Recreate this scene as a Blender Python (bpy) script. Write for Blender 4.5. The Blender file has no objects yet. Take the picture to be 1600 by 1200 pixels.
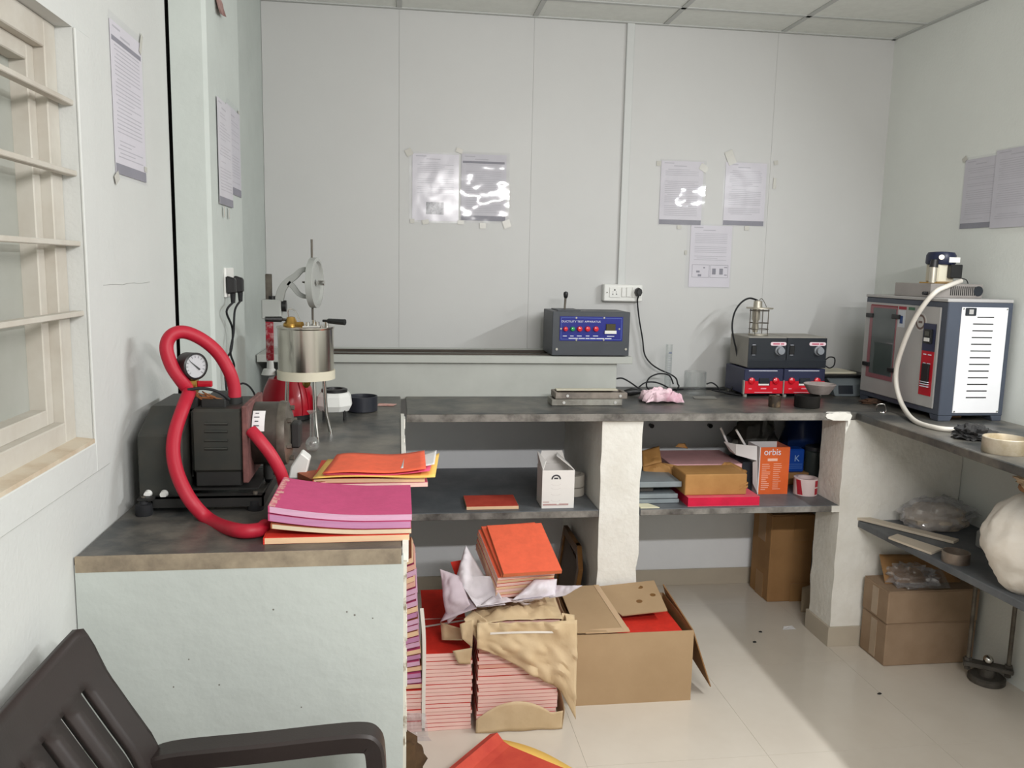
import bpy, bmesh, math, random
from mathutils import Vector, Matrix, noise
R = math.radians
sc = bpy.context.scene
col = sc.collection
random.seed(7)

# ------------------------------------------------------------------ camera
EYE = Vector((0.0, 0.0, 1.55))
YAW, PITCH, ROLL, FPX = 0.13775, 0.13952, -0.02094, 1290.0
_f = Vector((math.sin(YAW)*math.cos(PITCH), math.cos(YAW)*math.cos(PITCH), -math.sin(PITCH)))
_r = Vector((math.cos(YAW), -math.sin(YAW), 0.0))
_d = _f.cross(_r)
RIGHT = _r*math.cos(ROLL) + _d*math.sin(ROLL)
DOWN = -_r*math.sin(ROLL) + _d*math.cos(ROLL)
cam_d = bpy.data.cameras.new('camera')
cam_d.sensor_fit = 'HORIZONTAL'; cam_d.sensor_width = 36.0
cam_d.lens = FPX/1600*36.0
cam_d.clip_start = 0.02
cam = bpy.data.objects.new('camera', cam_d); col.objects.link(cam)
m = Matrix((RIGHT, -DOWN, -_f)).transposed().to_4x4(); m.translation = EYE
cam.matrix_world = m
sc.camera = cam

# ------------------------------------------------------------------ light and exposure
w = bpy.data.worlds.new('world'); sc.world = w; w.use_nodes = True
w.node_tree.nodes['Background'].inputs[0].default_value = (0.02, 0.021, 0.022, 1)
sc.view_settings.view_transform = 'Standard'
sc.view_settings.look = 'None'
sc.view_settings.gamma = 1.0
sc.view_settings.use_curve_mapping = False
sc.view_settings.exposure = 0.0

def area(name, loc, target, sx, sy, power, color, roll=0):
    d = bpy.data.lights.new(name, 'AREA'); d.shape = 'RECTANGLE'; d.size = sx; d.size_y = sy
    d.energy = power; d.color = color
    o = bpy.data.objects.new(name, d); col.objects.link(o)
    z = (Vector(loc) - Vector(target)).normalized()
    return o, z
# tube lamp on the wall behind the camera, running along X
o, z = area('front_tube_light', (0.9, -0.17, 2.19), (0.9, 1.0, 1.55), 1.2, 0.05, 47, (1.0, 0.978, 0.97))
x = Vector((1, 0, 0)); y = z.cross(x); o.matrix_world = Matrix((x, y, z)).transposed().to_4x4(); o.location = (0.9, -0.17, 2.19)
# tube lamp on the right wall just outside the frame, running along Y
o, z = area('right_tube_light', (2.28, 1.75, 2.13), (1.2, 1.75, 1.2), 1.2, 0.035, 30, (0.96, 0.985, 1.0))
x = Vector((0, 1, 0)); z = Vector((z.x, 0, z.z)).normalized(); y = z.cross(x)
o.matrix_world = Matrix((x, y, z)).transposed().to_4x4(); o.location = (2.28, 1.75, 2.13)

# ------------------------------------------------------------------ helpers
def at(px, py, X=None, Y=None, Z=None):
    """the point of the plane X=, Y= or Z= that the photograph shows at (px, py)"""
    v = _f + RIGHT*((px-800)/FPX) + DOWN*((py-600)/FPX)
    if X is not None: t = (X-EYE.x)/v.x
    elif Y is not None: t = (Y-EYE.y)/v.y
    else: t = (Z-EYE.z)/v.z
    return EYE + v*t

def lin(c): 
    c /= 255.0
    return c/12.92 if c <= 0.04045 else ((c+0.055)/1.055)**2.4
_mats = {}
def mat(name, rgb, rough=0.6, metal=0.0, k=1.0, var=0.08, scale=8.0, bump=0.0, bscale=60.0, rgb2=None, lo=0.35, hi=0.65, spec=0.5, coat=0.0, alpha=1.0, trans=0.0, ior=1.45, stretch=None):
    if name in _mats: return _mats[name]
    M = bpy.data.materials.new(name); M.use_nodes = True
    nt = M.node_tree; N = nt.nodes; L = nt.links
    b = N['Principled BSDF']
    c = [min(0.93, lin(x)*k) for x in rgb]
    c2 = [min(0.93, lin(x)*k) for x in rgb2] if rgb2 else [min(0.95, x*(1-var)) for x in c]
    if not rgb2: c = [min(0.95, x*(1+var)) for x in c]
    tc = N.new('ShaderNodeTexCoord')
    src = tc.outputs['Object']
    if stretch:
        mp = N.new('ShaderNodeMapping'); mp.inputs['Scale'].default_value = stretch
        L.new(src, mp.inputs['Vector']); src = mp.outputs[0]
    nz = N.new('ShaderNodeTexNoise'); nz.inputs['Scale'].default_value = scale; nz.inputs['Detail'].default_value = 5
    nz.inputs['Roughness'].default_value = 0.62
    L.new(src, nz.inputs['Vector'])
    rp = N.new('ShaderNodeValToRGB')
    rp.color_ramp.elements[0].position = lo; rp.color_ramp.elements[0].color = (*c, 1)
    rp.color_ramp.elements[1].position = hi; rp.color_ramp.elements[1].color = (*c2, 1)
    L.new(nz.outputs['Fac'], rp.inputs[0]); L.new(rp.outputs[0], b.inputs['Base Color'])
    b.inputs['Roughness'].default_value = rough; b.inputs['Metallic'].default_value = metal
    b.inputs['Specular IOR Level'].default_value = spec
    b.inputs['Coat Weight'].default_value = coat
    b.inputs['Alpha'].default_value = alpha
    b.inputs['Transmission Weight'].default_value = trans; b.inputs['IOR'].default_value = ior
    if bump:
        n2 = N.new('ShaderNodeTexNoise'); n2.inputs['Scale'].default_value = bscale; n2.inputs['Detail'].default_value = 4
        L.new(src, n2.inputs['Vector'])
        bp = N.new('ShaderNodeBump'); bp.inputs['Strength'].default_value = bump; bp.inputs['Distance'].default_value = 0.004
        L.new(n2.outputs['Fac'], bp.inputs['Height']); L.new(bp.outputs[0], b.inputs['Normal'])
    _mats[name] = M
    return M

def film_mat(name, gloss=0.10, bscale=14.0, bstr=0.9, tint=(0.9, 0.9, 0.92), rough=0.08, spread=0.0, fres=0.0):
    """clear plastic film: mostly see-through, wrinkled and shiny"""
    if name in _mats: return _mats[name]
    M = bpy.data.materials.new(name); M.use_nodes = True
    nt = M.node_tree; N = nt.nodes; L = nt.links
    N.remove(N['Principled BSDF'])
    tr = N.new('ShaderNodeBsdfTransparent'); tr.inputs[0].default_value = (*tint, 1)
    gl = N.new('ShaderNodeBsdfGlossy'); gl.inputs['Roughness'].default_value = rough; gl.inputs[0].default_value = (1, 1, 1, 1)
    df = N.new('ShaderNodeBsdfDiffuse'); df.inputs[0].default_value = (0.8, 0.8, 0.82, 1)
    lw = N.new('ShaderNodeLayerWeight'); lw.inputs['Blend'].default_value = 0.25
    ma = N.new('ShaderNodeMath'); ma.operation = 'MULTIPLY_ADD'; ma.inputs[1].default_value = fres; ma.inputs[2].default_value = gloss
    L.new(lw.outputs['Facing'], ma.inputs[0])
    mx = N.new('ShaderNodeMixShader'); L.new(ma.outputs[0], mx.inputs[0])
    m2 = N.new('ShaderNodeMixShader'); m2.inputs[0].default_value = spread
    tc = N.new('ShaderNodeTexCoord'); nz = N.new('ShaderNodeTexNoise'); nz.inputs['Scale'].default_value = bscale; nz.inputs['Detail'].default_value = 2
    bp = N.new('ShaderNodeBump'); bp.inputs['Strength'].default_value = bstr; bp.inputs['Distance'].default_value = 0.01
    L.new(tc.outputs['Object'], nz.inputs['Vector']); L.new(nz.outputs['Fac'], bp.inputs['Height']); L.new(bp.outputs[0], gl.inputs['Normal'])
    L.new(tr.outputs[0], m2.inputs[1]); L.new(df.outputs[0], m2.inputs[2])
    L.new(m2.outputs[0], mx.inputs[1]); L.new(gl.outputs[0], mx.inputs[2])
    L.new(mx.outputs[0], N['Material Output'].inputs['Surface'])
    _mats[name] = M
    return M

class MB:
    def __init__(s): s.v = []; s.f = []
    def add(s, vs, fs):
        n = len(s.v); s.v += [Vector(v) for v in vs]; s.f += [tuple(i+n for i in f) for f in fs]; return s
    def hexa(s, p):
        return s.add(p, [(0,3,2,1),(4,5,6,7),(0,1,5,4),(1,2,6,5),(2,3,7,6),(3,0,4,7)])
    def box(s, x0, x1, y0, y1, z0, z1):
        return s.hexa([(x0,y0,z0),(x1,y0,z0),(x1,y1,z0),(x0,y1,z0),(x0,y0,z1),(x1,y0,z1),(x1,y1,z1),(x0,y1,z1)])
    def obox(s, c, size, rot=None):
        c = Vector(c); hx, hy, hz = [q/2 for q in size]
        rot = rot or Matrix.Identity(3)
        return s.hexa([c + rot@Vector(q) for q in [(-hx,-hy,-hz),(hx,-hy,-hz),(hx,hy,-hz),(-hx,hy,-hz),(-hx,-hy,hz),(hx,-hy,hz),(hx,hy,hz),(-hx,hy,hz)]])
    def ring(s, c, ax, r, n, u=None):
        ax = Vector(ax).normalized()
        u = u or (Vector((0,0,1)) if abs(ax.z) < 0.9 else Vector((1,0,0)))
        u = (u - ax*u.dot(ax)).normalized(); v = ax.cross(u)
        return [Vector(c) + (u*math.cos(2*math.pi*i/n) + v*math.sin(2*math.pi*i/n))*r for i in range(n)]
    def loft(s, rings, cap0=True, cap1=True, closed=False):
        n = len(rings[0]); b = len(s.v)
        for r in rings: s.v += [Vector(q) for q in r]
        k = len(rings)
        for i in range(k if closed else k-1):
            for j in range(n):
                a = b+i*n+j; c = b+i*n+(j+1) % n; d = b+((i+1) % k)*n+(j+1) % n; e = b+((i+1) % k)*n+j
                s.f.append((a, c, d, e))
        if not closed:
            if cap0: s.f.append(tuple(b+j for j in reversed(range(n))))
            if cap1: s.f.append(tuple(b+(k-1)*n+j for j in range(n)))
        return s
    def cyl(s, a, b, r0, r1=None, n=20, cap=True):
        a = Vector(a); b = Vector(b); r1 = r0 if r1 is None else r1
        return s.loft([s.ring(a, b-a, r0, n), s.ring(b, b-a, r1, n)], cap, cap)
    def tube(s, pts, r, n=10):
        pts = [Vector(p) for p in pts]; rings = []; u = None
        for i, p in enumerate(pts):
            t = (pts[min(i+1, len(pts)-1)] - pts[max(i-1, 0)]).normalized()
            if u is None: u = Vector((0,0,1)) if abs(t.z) < 0.9 else Vector((1,0,0))
            u = (u - t*u.dot(t)).normalized(); v = t.cross(u)
            rr = r[i] if isinstance(r, (list, tuple)) else r
            rings.append([p + (u*math.cos(2*math.pi*j/n) + v*math.sin(2*math.pi*j/n))*rr for j in range(n)])
        return s.loft(rings)
    def lathe(s, c, prof, n=32, ax=(0,0,1), closed=False):
        c = Vector(c); ax = Vector(ax).normalized()
        return s.loft([s.ring(c+ax*h, ax, max(r, 1e-4), n) for r, h in prof], not closed, not closed, closed)
    def prism(s, poly, axis, a, b):
        def P(u, v, w): return {'X': (w, u, v), 'Y': (u, w, v), 'Z': (u, v, w)}[axis]
        n = len(poly); vs = [P(u, v, a) for u, v in poly] + [P(u, v, b) for u, v in poly]
        fs = [tuple(range(n)), tuple(reversed(range(n, 2*n)))] + [(i, i+n, (i+1) % n+n, (i+1) % n) for i in range(n)]
        return s.add(vs, fs)
    def sphere(s, c, rx, ry=None, rz=None, n=16, k=10):
        ry = ry or rx; rz = rz or rx; c = Vector(c); rings = []
        for i in range(1, k):
            a = math.pi*i/k
            rings.append([c + Vector((rx*math.sin(a)*math.cos(2*math.pi*j/n), ry*math.sin(a)*math.sin(2*math.pi*j/n), -rz*math.cos(a))) for j in range(n)])
        return s.loft(rings)
    def blob(s, c, rad, amp, freq, seed, n=28, k=18, flat=None, shape=None):
        """a lumpy closed body; flat = lowest z; shape(t) scales the width over the height t in 0..1"""
        c = Vector(c); rings = []
        for i in range(k+1):
            a = math.pi*(0.02+0.96*i/k); ring = []
            for j in range(n):
                d = Vector((math.sin(a)*math.cos(2*math.pi*j/n), math.sin(a)*math.sin(2*math.pi*j/n), -math.cos(a)))
                q = 1 + amp*noise.noise(d*freq + Vector((seed*7.3, seed*3.1, seed))) + amp*0.5*noise.noise(d*freq*2.7 + Vector((seed, 0, seed*5.1)))
                if shape: 
                    f = shape((d.z+1)/2); p = Vector((d.x*rad[0]*f*q, d.y*rad[1]*f*q, d.z*rad[2]*(1+(q-1)*0.4)))
                else: p = Vector((d.x*rad[0]*q, d.y*rad[1]*q, d.z*rad[2]*q))
                p += c
                if flat is not None: p.z = max(p.z, flat)
                ring.append(p)
            rings.append(ring)
        return s.loft(rings)
    def patch(s, p00, p10, p11, p01, nu=10, nv=10, amp=0.0, freq=9.0, seed=0, bulge=0.0, edge=True):
        """a sheet between four corners with creases"""
        p00, p10, p11, p01 = map(Vector, (p00, p10, p11, p01))
        nrm = (p10-p00).cross(p01-p00).normalized()
        b = len(s.v)
        for j in range(nv+1):
            for i in range(nu+1):
                u = i/nu; v = j/nv
                p = p00*(1-u)*(1-v)+p10*u*(1-v)+p11*u*v+p01*(1-u)*v
                e = 1.0 if not edge else min(1.0, 5*min(u, 1-u, v, 1-v)+0.25)
                q = p*freq + Vector((seed*3.7, seed*1.3, seed*2.1))
                h = (noise.noise(q)*1.0 + abs(noise.noise(q*2.3))*0.8)*amp*e + bulge*math.sin(math.pi*u)*math.sin(math.pi*v)
                s.v.append(p + nrm*h)
        for j in range(nv):
            for i in range(nu):
                a = b+j*(nu+1)+i; s.f.append((a, a+1, a+nu+2, a+nu+1))
        return s

def make_mesh(name, mb, M, base=None, smooth=False, angle=40, bevel=0.0):
    me = bpy.data.meshes.new(name)
    bm = bmesh.new()
    inv = base.inverted() if base is not None else None
    vs = [bm.verts.new(inv@v if inv else v) for v in mb.v]
    for f in mb.f:
        try: bm.faces.new([vs[i] for i in f])
        except ValueError: pass
    bmesh.ops.recalc_face_normals(bm, faces=bm.faces[:])
    if bevel:
        es = [e for e in bm.edges if len(e.link_faces) == 2 and e.calc_face_angle(0) > R(35)]
        bmesh.ops.bevel(bm, geom=es, offset=bevel, segments=1, affect='EDGES', clamp_overlap=True)
    bm.to_mesh(me); bm.free()
    if smooth:
        me.polygons.foreach_set('use_smooth', [True]*len(me.polygons)); me.set_sharp_from_angle(angle=R(angle))
    me.materials.append(M)
    return me

def thing(name, label, cat, loc=(0,0,0), rz=0.0, group=None):
    o = bpy.data.objects.new(name, None); col.objects.link(o); o.empty_display_size = 0.03
    o.matrix_world = Matrix.Translation(Vector(loc)) @ Matrix.Rotation(rz, 4, 'Z')
    o['label'] = label; o['category'] = cat
    if group: o['group'] = group
    return o
def full(o):
    mtx = o.matrix_basis.copy(); p = o.parent
    while p: mtx = p.matrix_basis @ mtx; p = p.parent
    return mtx
def part(name, mb, M, parent, world=True, smooth=False, bevel=0.0, angle=40, label=None, stuff=False, solid=0.0):
    me = make_mesh(name, mb, M, full(parent) if world else None, smooth, angle, bevel)
    o = bpy.data.objects.new(name, me); col.objects.link(o); o.parent = parent
    if label: o['label'] = label
    if stuff: o['kind'] = 'stuff'
    if solid: add_solid(o, solid)
    return o
def single(name, mb, M, label, cat, loc=None, group=None, smooth=False, bevel=0.0, angle=40, kind=None, solid=0.0):
    if loc is None:
        xs = [v.x for v in mb.v]; ys = [v.y for v in mb.v]; zs = [v.z for v in mb.v]
        loc = ((min(xs)+max(xs))/2, (min(ys)+max(ys))/2, min(zs))
    base = Matrix.Translation(Vector(loc))
    o = bpy.data.objects.new(name, make_mesh(name, mb, M, base, smooth, angle, bevel)); col.objects.link(o)
    o.matrix_world = base
    if label: o['label'] = label; o['category'] = cat
    if group: o['group'] = group
    if kind: o['kind'] = kind
    if solid: add_solid(o, solid)
    return o
def add_solid(o, t):
    md = o.modifiers.new('thickness', 'SOLIDIFY'); md.thickness = t; md.offset = 0
def struct(name, mb, M, **kw):
    return single(name, mb, M, None, None, kind='structure', **kw)
def spart(name, mb, M, parent, **kw): return part(name, mb, M, parent, **kw)

def text_part(s, size, origin, right, up, M, parent, name='lettering', align='CENTER', lift=0.0006, width=None):
    """flat letters lying on a surface: origin = centre (or left end) of the base line"""
    cu = bpy.data.curves.new('letters', 'FONT'); cu.body = s; cu.size = size; cu.align_x = align; cu.extrude = 0.0002
    t = bpy.data.objects.new('letters', cu); col.objects.link(t)
    me = bpy.data.meshes.new_from_object(t.evaluated_get(bpy.context.evaluated_depsgraph_get()))
    bpy.data.objects.remove(t)
    r = Vector(right).normalized(); u = Vector(up).normalized(); n = r.cross(u)
    kx = 1.0
    if width and len(me.vertices):
        xs = [v.co.x for v in me.vertices]; kx = width/max(1e-6, max(xs)-min(xs))
    mtx = Matrix((r*kx, u, n)).transposed().to_4x4(); mtx.translation = Vector(origin)+n*lift
    me.transform(full(parent).inverted() @ mtx)
    me.materials.clear(); me.materials.append(M); me.name = name
    o = bpy.data.objects.new(name, me); col.objects.link(o); o.parent = parent
    return o

def word_bars(widths, h, origin, right, up, M, parent, name='small_print', gap=0.3, lift=0.0004):
    """a line of print too small to read in the photograph: one short bar for each word"""
    r = Vector(right).normalized(); u = Vector(up).normalized(); n = r.cross(u); rot = Matrix((r, u, n)).transposed()
    tot = sum(widths)+gap*h*(len(widths)-1); x = -tot/2; mb = MB(); o = Vector(origin)
    for w_ in widths:
        mb.obox(o+r*(x+w_/2)+u*h/2+n*lift, (w_, h, 0.0004), rot); x += w_+gap*h
    return part(name, mb, M, parent)

def spline(pts, k=8):
    pts = [Vector(p) for p in pts]; out = []
    for i in range(len(pts)-1):
        p0 = pts[max(i-1, 0)]; p1 = pts[i]; p2 = pts[i+1]; p3 = pts[min(i+2, len(pts)-1)]
        for j in range(k):
            t = j/k
            out.append(0.5*((2*p1)+(p2-p0)*t+(2*p0-5*p1+4*p2-p3)*t*t+(3*p1-p0-3*p2+p3)*t**3))
    return out+[pts[-1]]

def copy_tree(o, parent=None):
    c = o.copy(); col.objects.link(c)
    if parent: c.parent = parent
    for ch in [q for q in bpy.data.objects if q.parent == o]: copy_tree(ch, c)
    return c

# ------------------------------------------------------------------ materials
WALL = mat('plaster_wall', (214,216,213), 0.75, k=0.88, var=0.02, scale=3, bump=0.25, bscale=90)
WALL2 = mat('plaster_rough', (212,219,214), 0.8, k=0.80, var=0.03, scale=5, bump=0.45, bscale=30)
PANEL = mat('painted_board', (216,216,214), 0.45, k=0.84, var=0.015, scale=2, bump=0.05, bscale=120)
PLASTER = mat('limewash_plaster', (226,224,217), 0.85, k=1.1, rgb2=(212,208,198), scale=6, bump=0.8, bscale=40, lo=0.4, hi=0.8)
TILEC = mat('ceiling_board', (206,208,203), 0.9, k=1.22, var=0.03, scale=30, bump=0.1, bscale=200)
TEE = mat('ceiling_tee', (186,188,185), 0.5, var=0.02)
FLOOR = mat('vitrified_tile', (206,198,186), 0.16, k=1.12, rgb2=(199,190,177), scale=2.5, spec=0.5)
GROUT = mat('tile_joint', (188,180,168), 0.8, k=1.05)
SKIRT = mat('skirting_tile', (176,166,150), 0.3, k=1.1, var=0.05, scale=4)
STONE = mat('kadappa_stone', (58,60,60), 0.38, k=1.0, rgb2=(124,118,108), scale=6, lo=0.40, hi=0.74, bump=0.15, bscale=50)
STONE2 = mat('shelf_stone', (84,88,92), 0.5, k=1.05, rgb2=(108,110,112), scale=8, lo=0.4, hi=0.75)
STONE_EDGE = mat('stone_edge', (134,130,124), 0.8, k=1.1, rgb2=(74,70,66), scale=9, lo=0.42, hi=0.66, bump=0.4, bscale=60)
FRAMEW = mat('window_paint', (204,200,190), 0.6, k=0.9, rgb2=(190,183,171), scale=7)
FROST = mat('painted_glass', (196,198,190), 0.5, k=0.68, rgb2=(182,184,174), scale=4)
DARK = mat('shadow_gap', (40,40,38), 0.9)
CONDUIT = mat('white_casing', (214,216,214), 0.4, k=0.88, var=0.01)

ZC = 1.0          # worktop height
ZS = 0.61         # shelf under the back worktop
ZR = 0.545        # shelf under the right worktop
CEIL = 2.65
YB = 3.8
def xr(y): return 2.313+0.03*(YB-y)     # right wall
YF = -0.3

# ------------------------------------------------------------------ floor
fl = struct('floor', MB().box(-0.9, 2.7, YF-0.2, 4.0, -0.06, -0.0012), GROUT, loc=(0, 0, -0.06))
tme = None
for i in range(-2, 2):
    for j in range(-5, 3):
        x0 = 1.19+0.6*i; y0 = 2.95+0.6*j
        x1 = min(x0+0.6, 2.6); y1 = min(y0+0.6, 3.85)
        if y1-y0 < 0.05: continue
        spart('floor_tile', MB().box(x0+0.0005, x1-0.0005, y0+0.0005, y1-0.0005, -0.01, 0.0), FLOOR, fl)
for j in range(-5, 3):                                   # the last column by the right wall and the one under the left bench
    y0 = 2.95+0.6*j; y1 = min(y0+0.6, 3.85)
    if y1-y0 < 0.05: continue
    spart('floor_tile', MB().box(2.3909, 2.6, y0+0.0005, y1-0.0005, -0.01, 0.0), FLOOR, fl)
    spart('floor_tile', MB().box(-0.7, -0.0109, y0+0.0005, y1-0.0005, -0.01, 0.0), FLOOR, fl)

# ------------------------------------------------------------------ back wall of painted boards
wb = struct('wall_back', MB().box(-0.9, 2.6, YB+0.012, YB+0.1, 0, 2.8), mat('joint_filler', (140,140,136), 0.9), loc=(0.8, YB+0.05, 0))
seams = [-0.582, 0.0, 0.594, 1.735, 2.45]
for a, b in zip(seams[:-1], seams[1:]):
    spart('wall_panel', MB().box(a+0.0004, b-0.0004, YB, YB+0.012, ZC-0.02, 2.7), PANEL, wb)
spart('wall_panel', MB().box(-0.75, -0.5832, YB, YB+0.012, 0, 2.7), PANEL, wb)
spart('plastered_dado', MB().box(-0.5825, 2.45, YB, YB+0.012, 0, ZC-0.021), mat('dado_plaster', (222,224,226), 0.85, k=1.15, var=0.02, scale=3, bump=0.2, bscale=60), wb)

# ------------------------------------------------------------------ right wall, wall behind the camera
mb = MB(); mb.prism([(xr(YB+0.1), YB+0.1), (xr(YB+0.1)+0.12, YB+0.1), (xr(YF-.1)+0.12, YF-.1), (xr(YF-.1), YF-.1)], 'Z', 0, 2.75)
struct('wall_right', mb, mat('right_wall_lightened', (214,217,212), 0.75, k=1.1, var=0.02, scale=3, bump=0.2, bscale=90), loc=(2.4, 1.7, 0))  # same paint as the left wall, colour lightened to stand in for missing light
struct('wall_front', MB().box(-0.8, 2.7, YF-0.12, YF, 0, 2.75), mat('front_wall_paint', (218,218,216), 0.8, k=1.12), loc=(0.9, YF-0.06, 0))

# ------------------------------------------------------------------ left wall with the window opening
XW = -0.60; XC = -0.50; XL = -0.583
WY0, WY1, WZ0, WZ1 = 0.55, 1.70, 1.19, 1.975
mb = MB()
mb.box(XW-0.2, XW, YF-0.1, WY0, 0, 2.75); mb.box(XW-0.2, XW, WY1, 2.345, 0, 2.75)
mb.box(XW-0.2, XW, WY0, WY1, 0, WZ0); mb.box(XW-0.2, XW, WY0, WY1, WZ1, 2.75)
wl = struct('wall_left', mb, WALL, loc=(XW, 1.0, 0))
# the pillar that stands out beside the black gap, and the wall behind it
mb = MB().prism([(XW-0.2, 2.43), (XW+0.009, 2.43), (XW+0.009, 2.346), (XC-0.010, 2.346), (XC, 2.357), (XC, 2.80), (XL, 2.812), (XL, YB+0.02), (XW-0.2, YB+0.02)], 'Z', 0, 2.75)
struct('trim_1', mb, WALL2, loc=(-0.6, 3.0, 0))
struct('trim_2', MB().box(XW-0.05, XW+0.0085, 2.395, 2.429, 0, 2.7), DARK)
# raised plaster band round the window
mb = MB(); t = 0.006
mb.box(XW, XW+t, WY1, WY1+0.075, WZ0-0.06, WZ1+0.0); mb.box(XW, XW+t, WY0-0.1, WY1, WZ0-0.06, WZ0)
struct('trim_3', mb, WALL, bevel=0.002)
# fine crack in the plaster
pts = [(XW+0.0003, 1.80+0.04*i, 1.497+0.0012*math.sin(i*1.7)+0.0015*random.random()) for i in range(9)]
struct('trim_4', MB().tube(pts, 0.0005, 5), mat('crack', (150,152,148), 0.9))

win = struct('window_1', MB().box(XW-0.088, XW-0.080, WY0+0.05, WY1-0.05, WZ0+0.05, WZ1-0.05), FROST, loc=(XW-0.12, 1.1, WZ0))
mb = MB()   # outer frame set back in the opening, and the sash inside it
def frame(mb, x0, x1, y0, y1, z0, z1, t):
    mb.box(x0, x1, y0, y0+t, z0, z1); mb.box(x0, x1, y1-t, y1, z0, z1); mb.box(x0, x1, y0+t, y1-t, z0, z0+t); mb.box(x0, x1, y0+t, y1-t, z1-t, z1)
frame(mb, XW-0.15, XW-0.030, WY0, WY1, WZ0, WZ1, 0.05)
spart('frame', mb, FRAMEW, win, bevel=0.002)
mb = MB(); frame(mb, XW-0.10, XW-0.050, WY0+0.049, WY1-0.049, WZ0+0.049, WZ1-0.049, 0.030)
spart('sash', mb, FRAMEW, win, bevel=0.002)
spart('sill', MB().prism([(XW-0.1, WZ0-0.002), (XW+0.004, WZ0-0.002), (XW+0.004, WZ0+0.008), (XW-0.1, WZ0+0.02)], 'Y', WY0, WY1), mat('sill_wood', (206,194,174), 0.6, k=0.95, rgb2=(176,150,120), scale=9, lo=.45, hi=.75), win)
for zz in (1.839, 1.710, 1.579, 1.446, 1.31):
    if zz < 1.35: continue
    spart('bar', MB().box(XW-0.024, XW-0.004, WY0-0.01, WY1+0.004, zz-0.005, zz+0.005), FRAMEW, win, bevel=0.0015)

# ------------------------------------------------------------------ ceiling of laid-in boards
ce = struct('ceiling', MB().box(-0.9, 2.7, YF-0.2, 4.0, CEIL+0.02, CEIL+0.1), TILEC, loc=(0.9, 1.8, CEIL+0.02))
gx = [-0.7, -0.595, 0.0, 0.595, 1.19, 1.75, 2.45]
gy = [YB, 3.545, 2.945, 2.345, 1.745, 1.145, 0.545, -0.055, -0.4]
for a, b in zip(gx[:-1], gx[1:]):
    for c, d in zip(gy[1:], gy[:-1]):
        spart('ceiling_tile', MB().box(a+0.010, b-0.010, c+0.010, d-0.010, CEIL+0.004, CEIL+0.014), TILEC, ce, bevel=0.002)
mb = MB()
for x in gx[1:-1]: mb.box(x-0.011, x+0.011, YF, YB, CEIL, CEIL+0.006)
for y in gy[1:-1]: mb.box(-0.7, 2.45, y-0.011, y+0.011, CEIL, CEIL+0.006)
mb.box(-0.7, 2.4, YB-0.02, YB, CEIL-0.002, CEIL+0.006)
mb.prism([(xr(YB)-0.02, YB), (xr(YB), YB), (xr(YF), YF), (xr(YF)-0.02, YF)], 'Z', CEIL-0.002, CEIL+0.006)
spart('ceiling_grid', mb, TEE, ce)

# ------------------------------------------------------------------ casing strip, skirting
struct('trim_5', MB().box(1.014, 1.049, YB-0.014, YB, 1.483, CEIL), CONDUIT, bevel=0.002)
struct('baseboard_back', MB().box(0.95, 1.86, YB-0.011, YB, 0, 0.082), SKIRT, bevel=0.001)
struct('baseboard_back', MB().box(-0.55, 0.80, YB-0.011, YB, 0, 0.082), SKIRT, bevel=0.001)

# ------------------------------------------------------------------ masonry piers
def rough_box(x0, x1, y0, y1, z0, z1, amp=0.006, n=14, seed=0):
    """a plastered pier with wavy arrises"""
    rings = []
    for k in range(n+1):
        z = z0+(z1-z0)*k/n; ring = []
        per = []
        for i in range(6): per.append((x0+(x1-x0)*i/6, y0))
        for i in range(6): per.append((x1, y0+(y1-y0)*i/6))
        for i in range(6): per.append((x1-(x1-x0)*i/6, y1))
        for i in range(6): per.append((x0, y1-(y1-y0)*i/6))
        for x, y in per:
            corner = (min(abs(x-x0), abs(x-x1)) < 1e-6) and (min(abs(y-y0), abs(y-y1)) < 1e-6)
            q = Vector((x*9+seed, y*9, z*14))
            dx = noise.noise(q)*amp*(1.0 if corner else 0.35); dy = noise.noise(q+Vector((5, 9, 2)))*amp*(1.0 if corner else 0.35)
            ring.append(Vector((x+dx, y+dy, z)))
        rings.append(ring)
    return MB().loft(rings)
pier = thing('masonry_pier', 'white plastered pier between the two open bays under the back worktop', 'pier', (0.87, 3.4, 0))
part('body', rough_box(0.787, 0.950, 3.085, YB, 0, 0.968, 0.007, 16, 1), PLASTER, pier, smooth=True, angle=50)
part('skirting', MB().box(0.779, 0.958, 3.075, YB, 0, 0.082), SKIRT, pier, bevel=0.001)
pier2 = thing('masonry_pier', 'white plastered corner pier with tiled foot, at the right end of the back bays', 'pier', (2.05, 3.25, 0))
part('body', rough_box(1.797, xr(3.2), 3.083, 3.265, 0, 0.968, 0.006, 16, 4), PLASTER, pier2, smooth=True, angle=50)
part('skirting', MB().box(1.787, xr(3.2), 3.072, 3.270, 0, 0.085), SKIRT, pier2, bevel=0.001)
top_ = [(1.735, 0.969), (1.722, 0.973), (1.708, 0.977), (1.700, 0.986), (1.703, 0.995), (1.716, 0.999), (1.726, 0.998), (1.741, 1.002), (1.760, 1.0005), (1.779, 1.003), (1.793, 0.999), (1.806, 0.998), (1.813, 0.988), (1.808, 0.972), (1.803, 0.950), (1.797, 0.946), (1.797, 0.968)]
part('plaster_cap', MB().prism(top_, 'Y', 3.0650, 3.0678), PLASTER, pier2)
part('plaster_lip', MB().prism([(1.703, 3.0715), (1.808, 3.0715), (1.800, 3.078), (1.77, 3.083), (1.74, 3.076), (1.715, 3.080)], 'Z', 1.0002, 1.0025), PLASTER, pier2)

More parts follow.
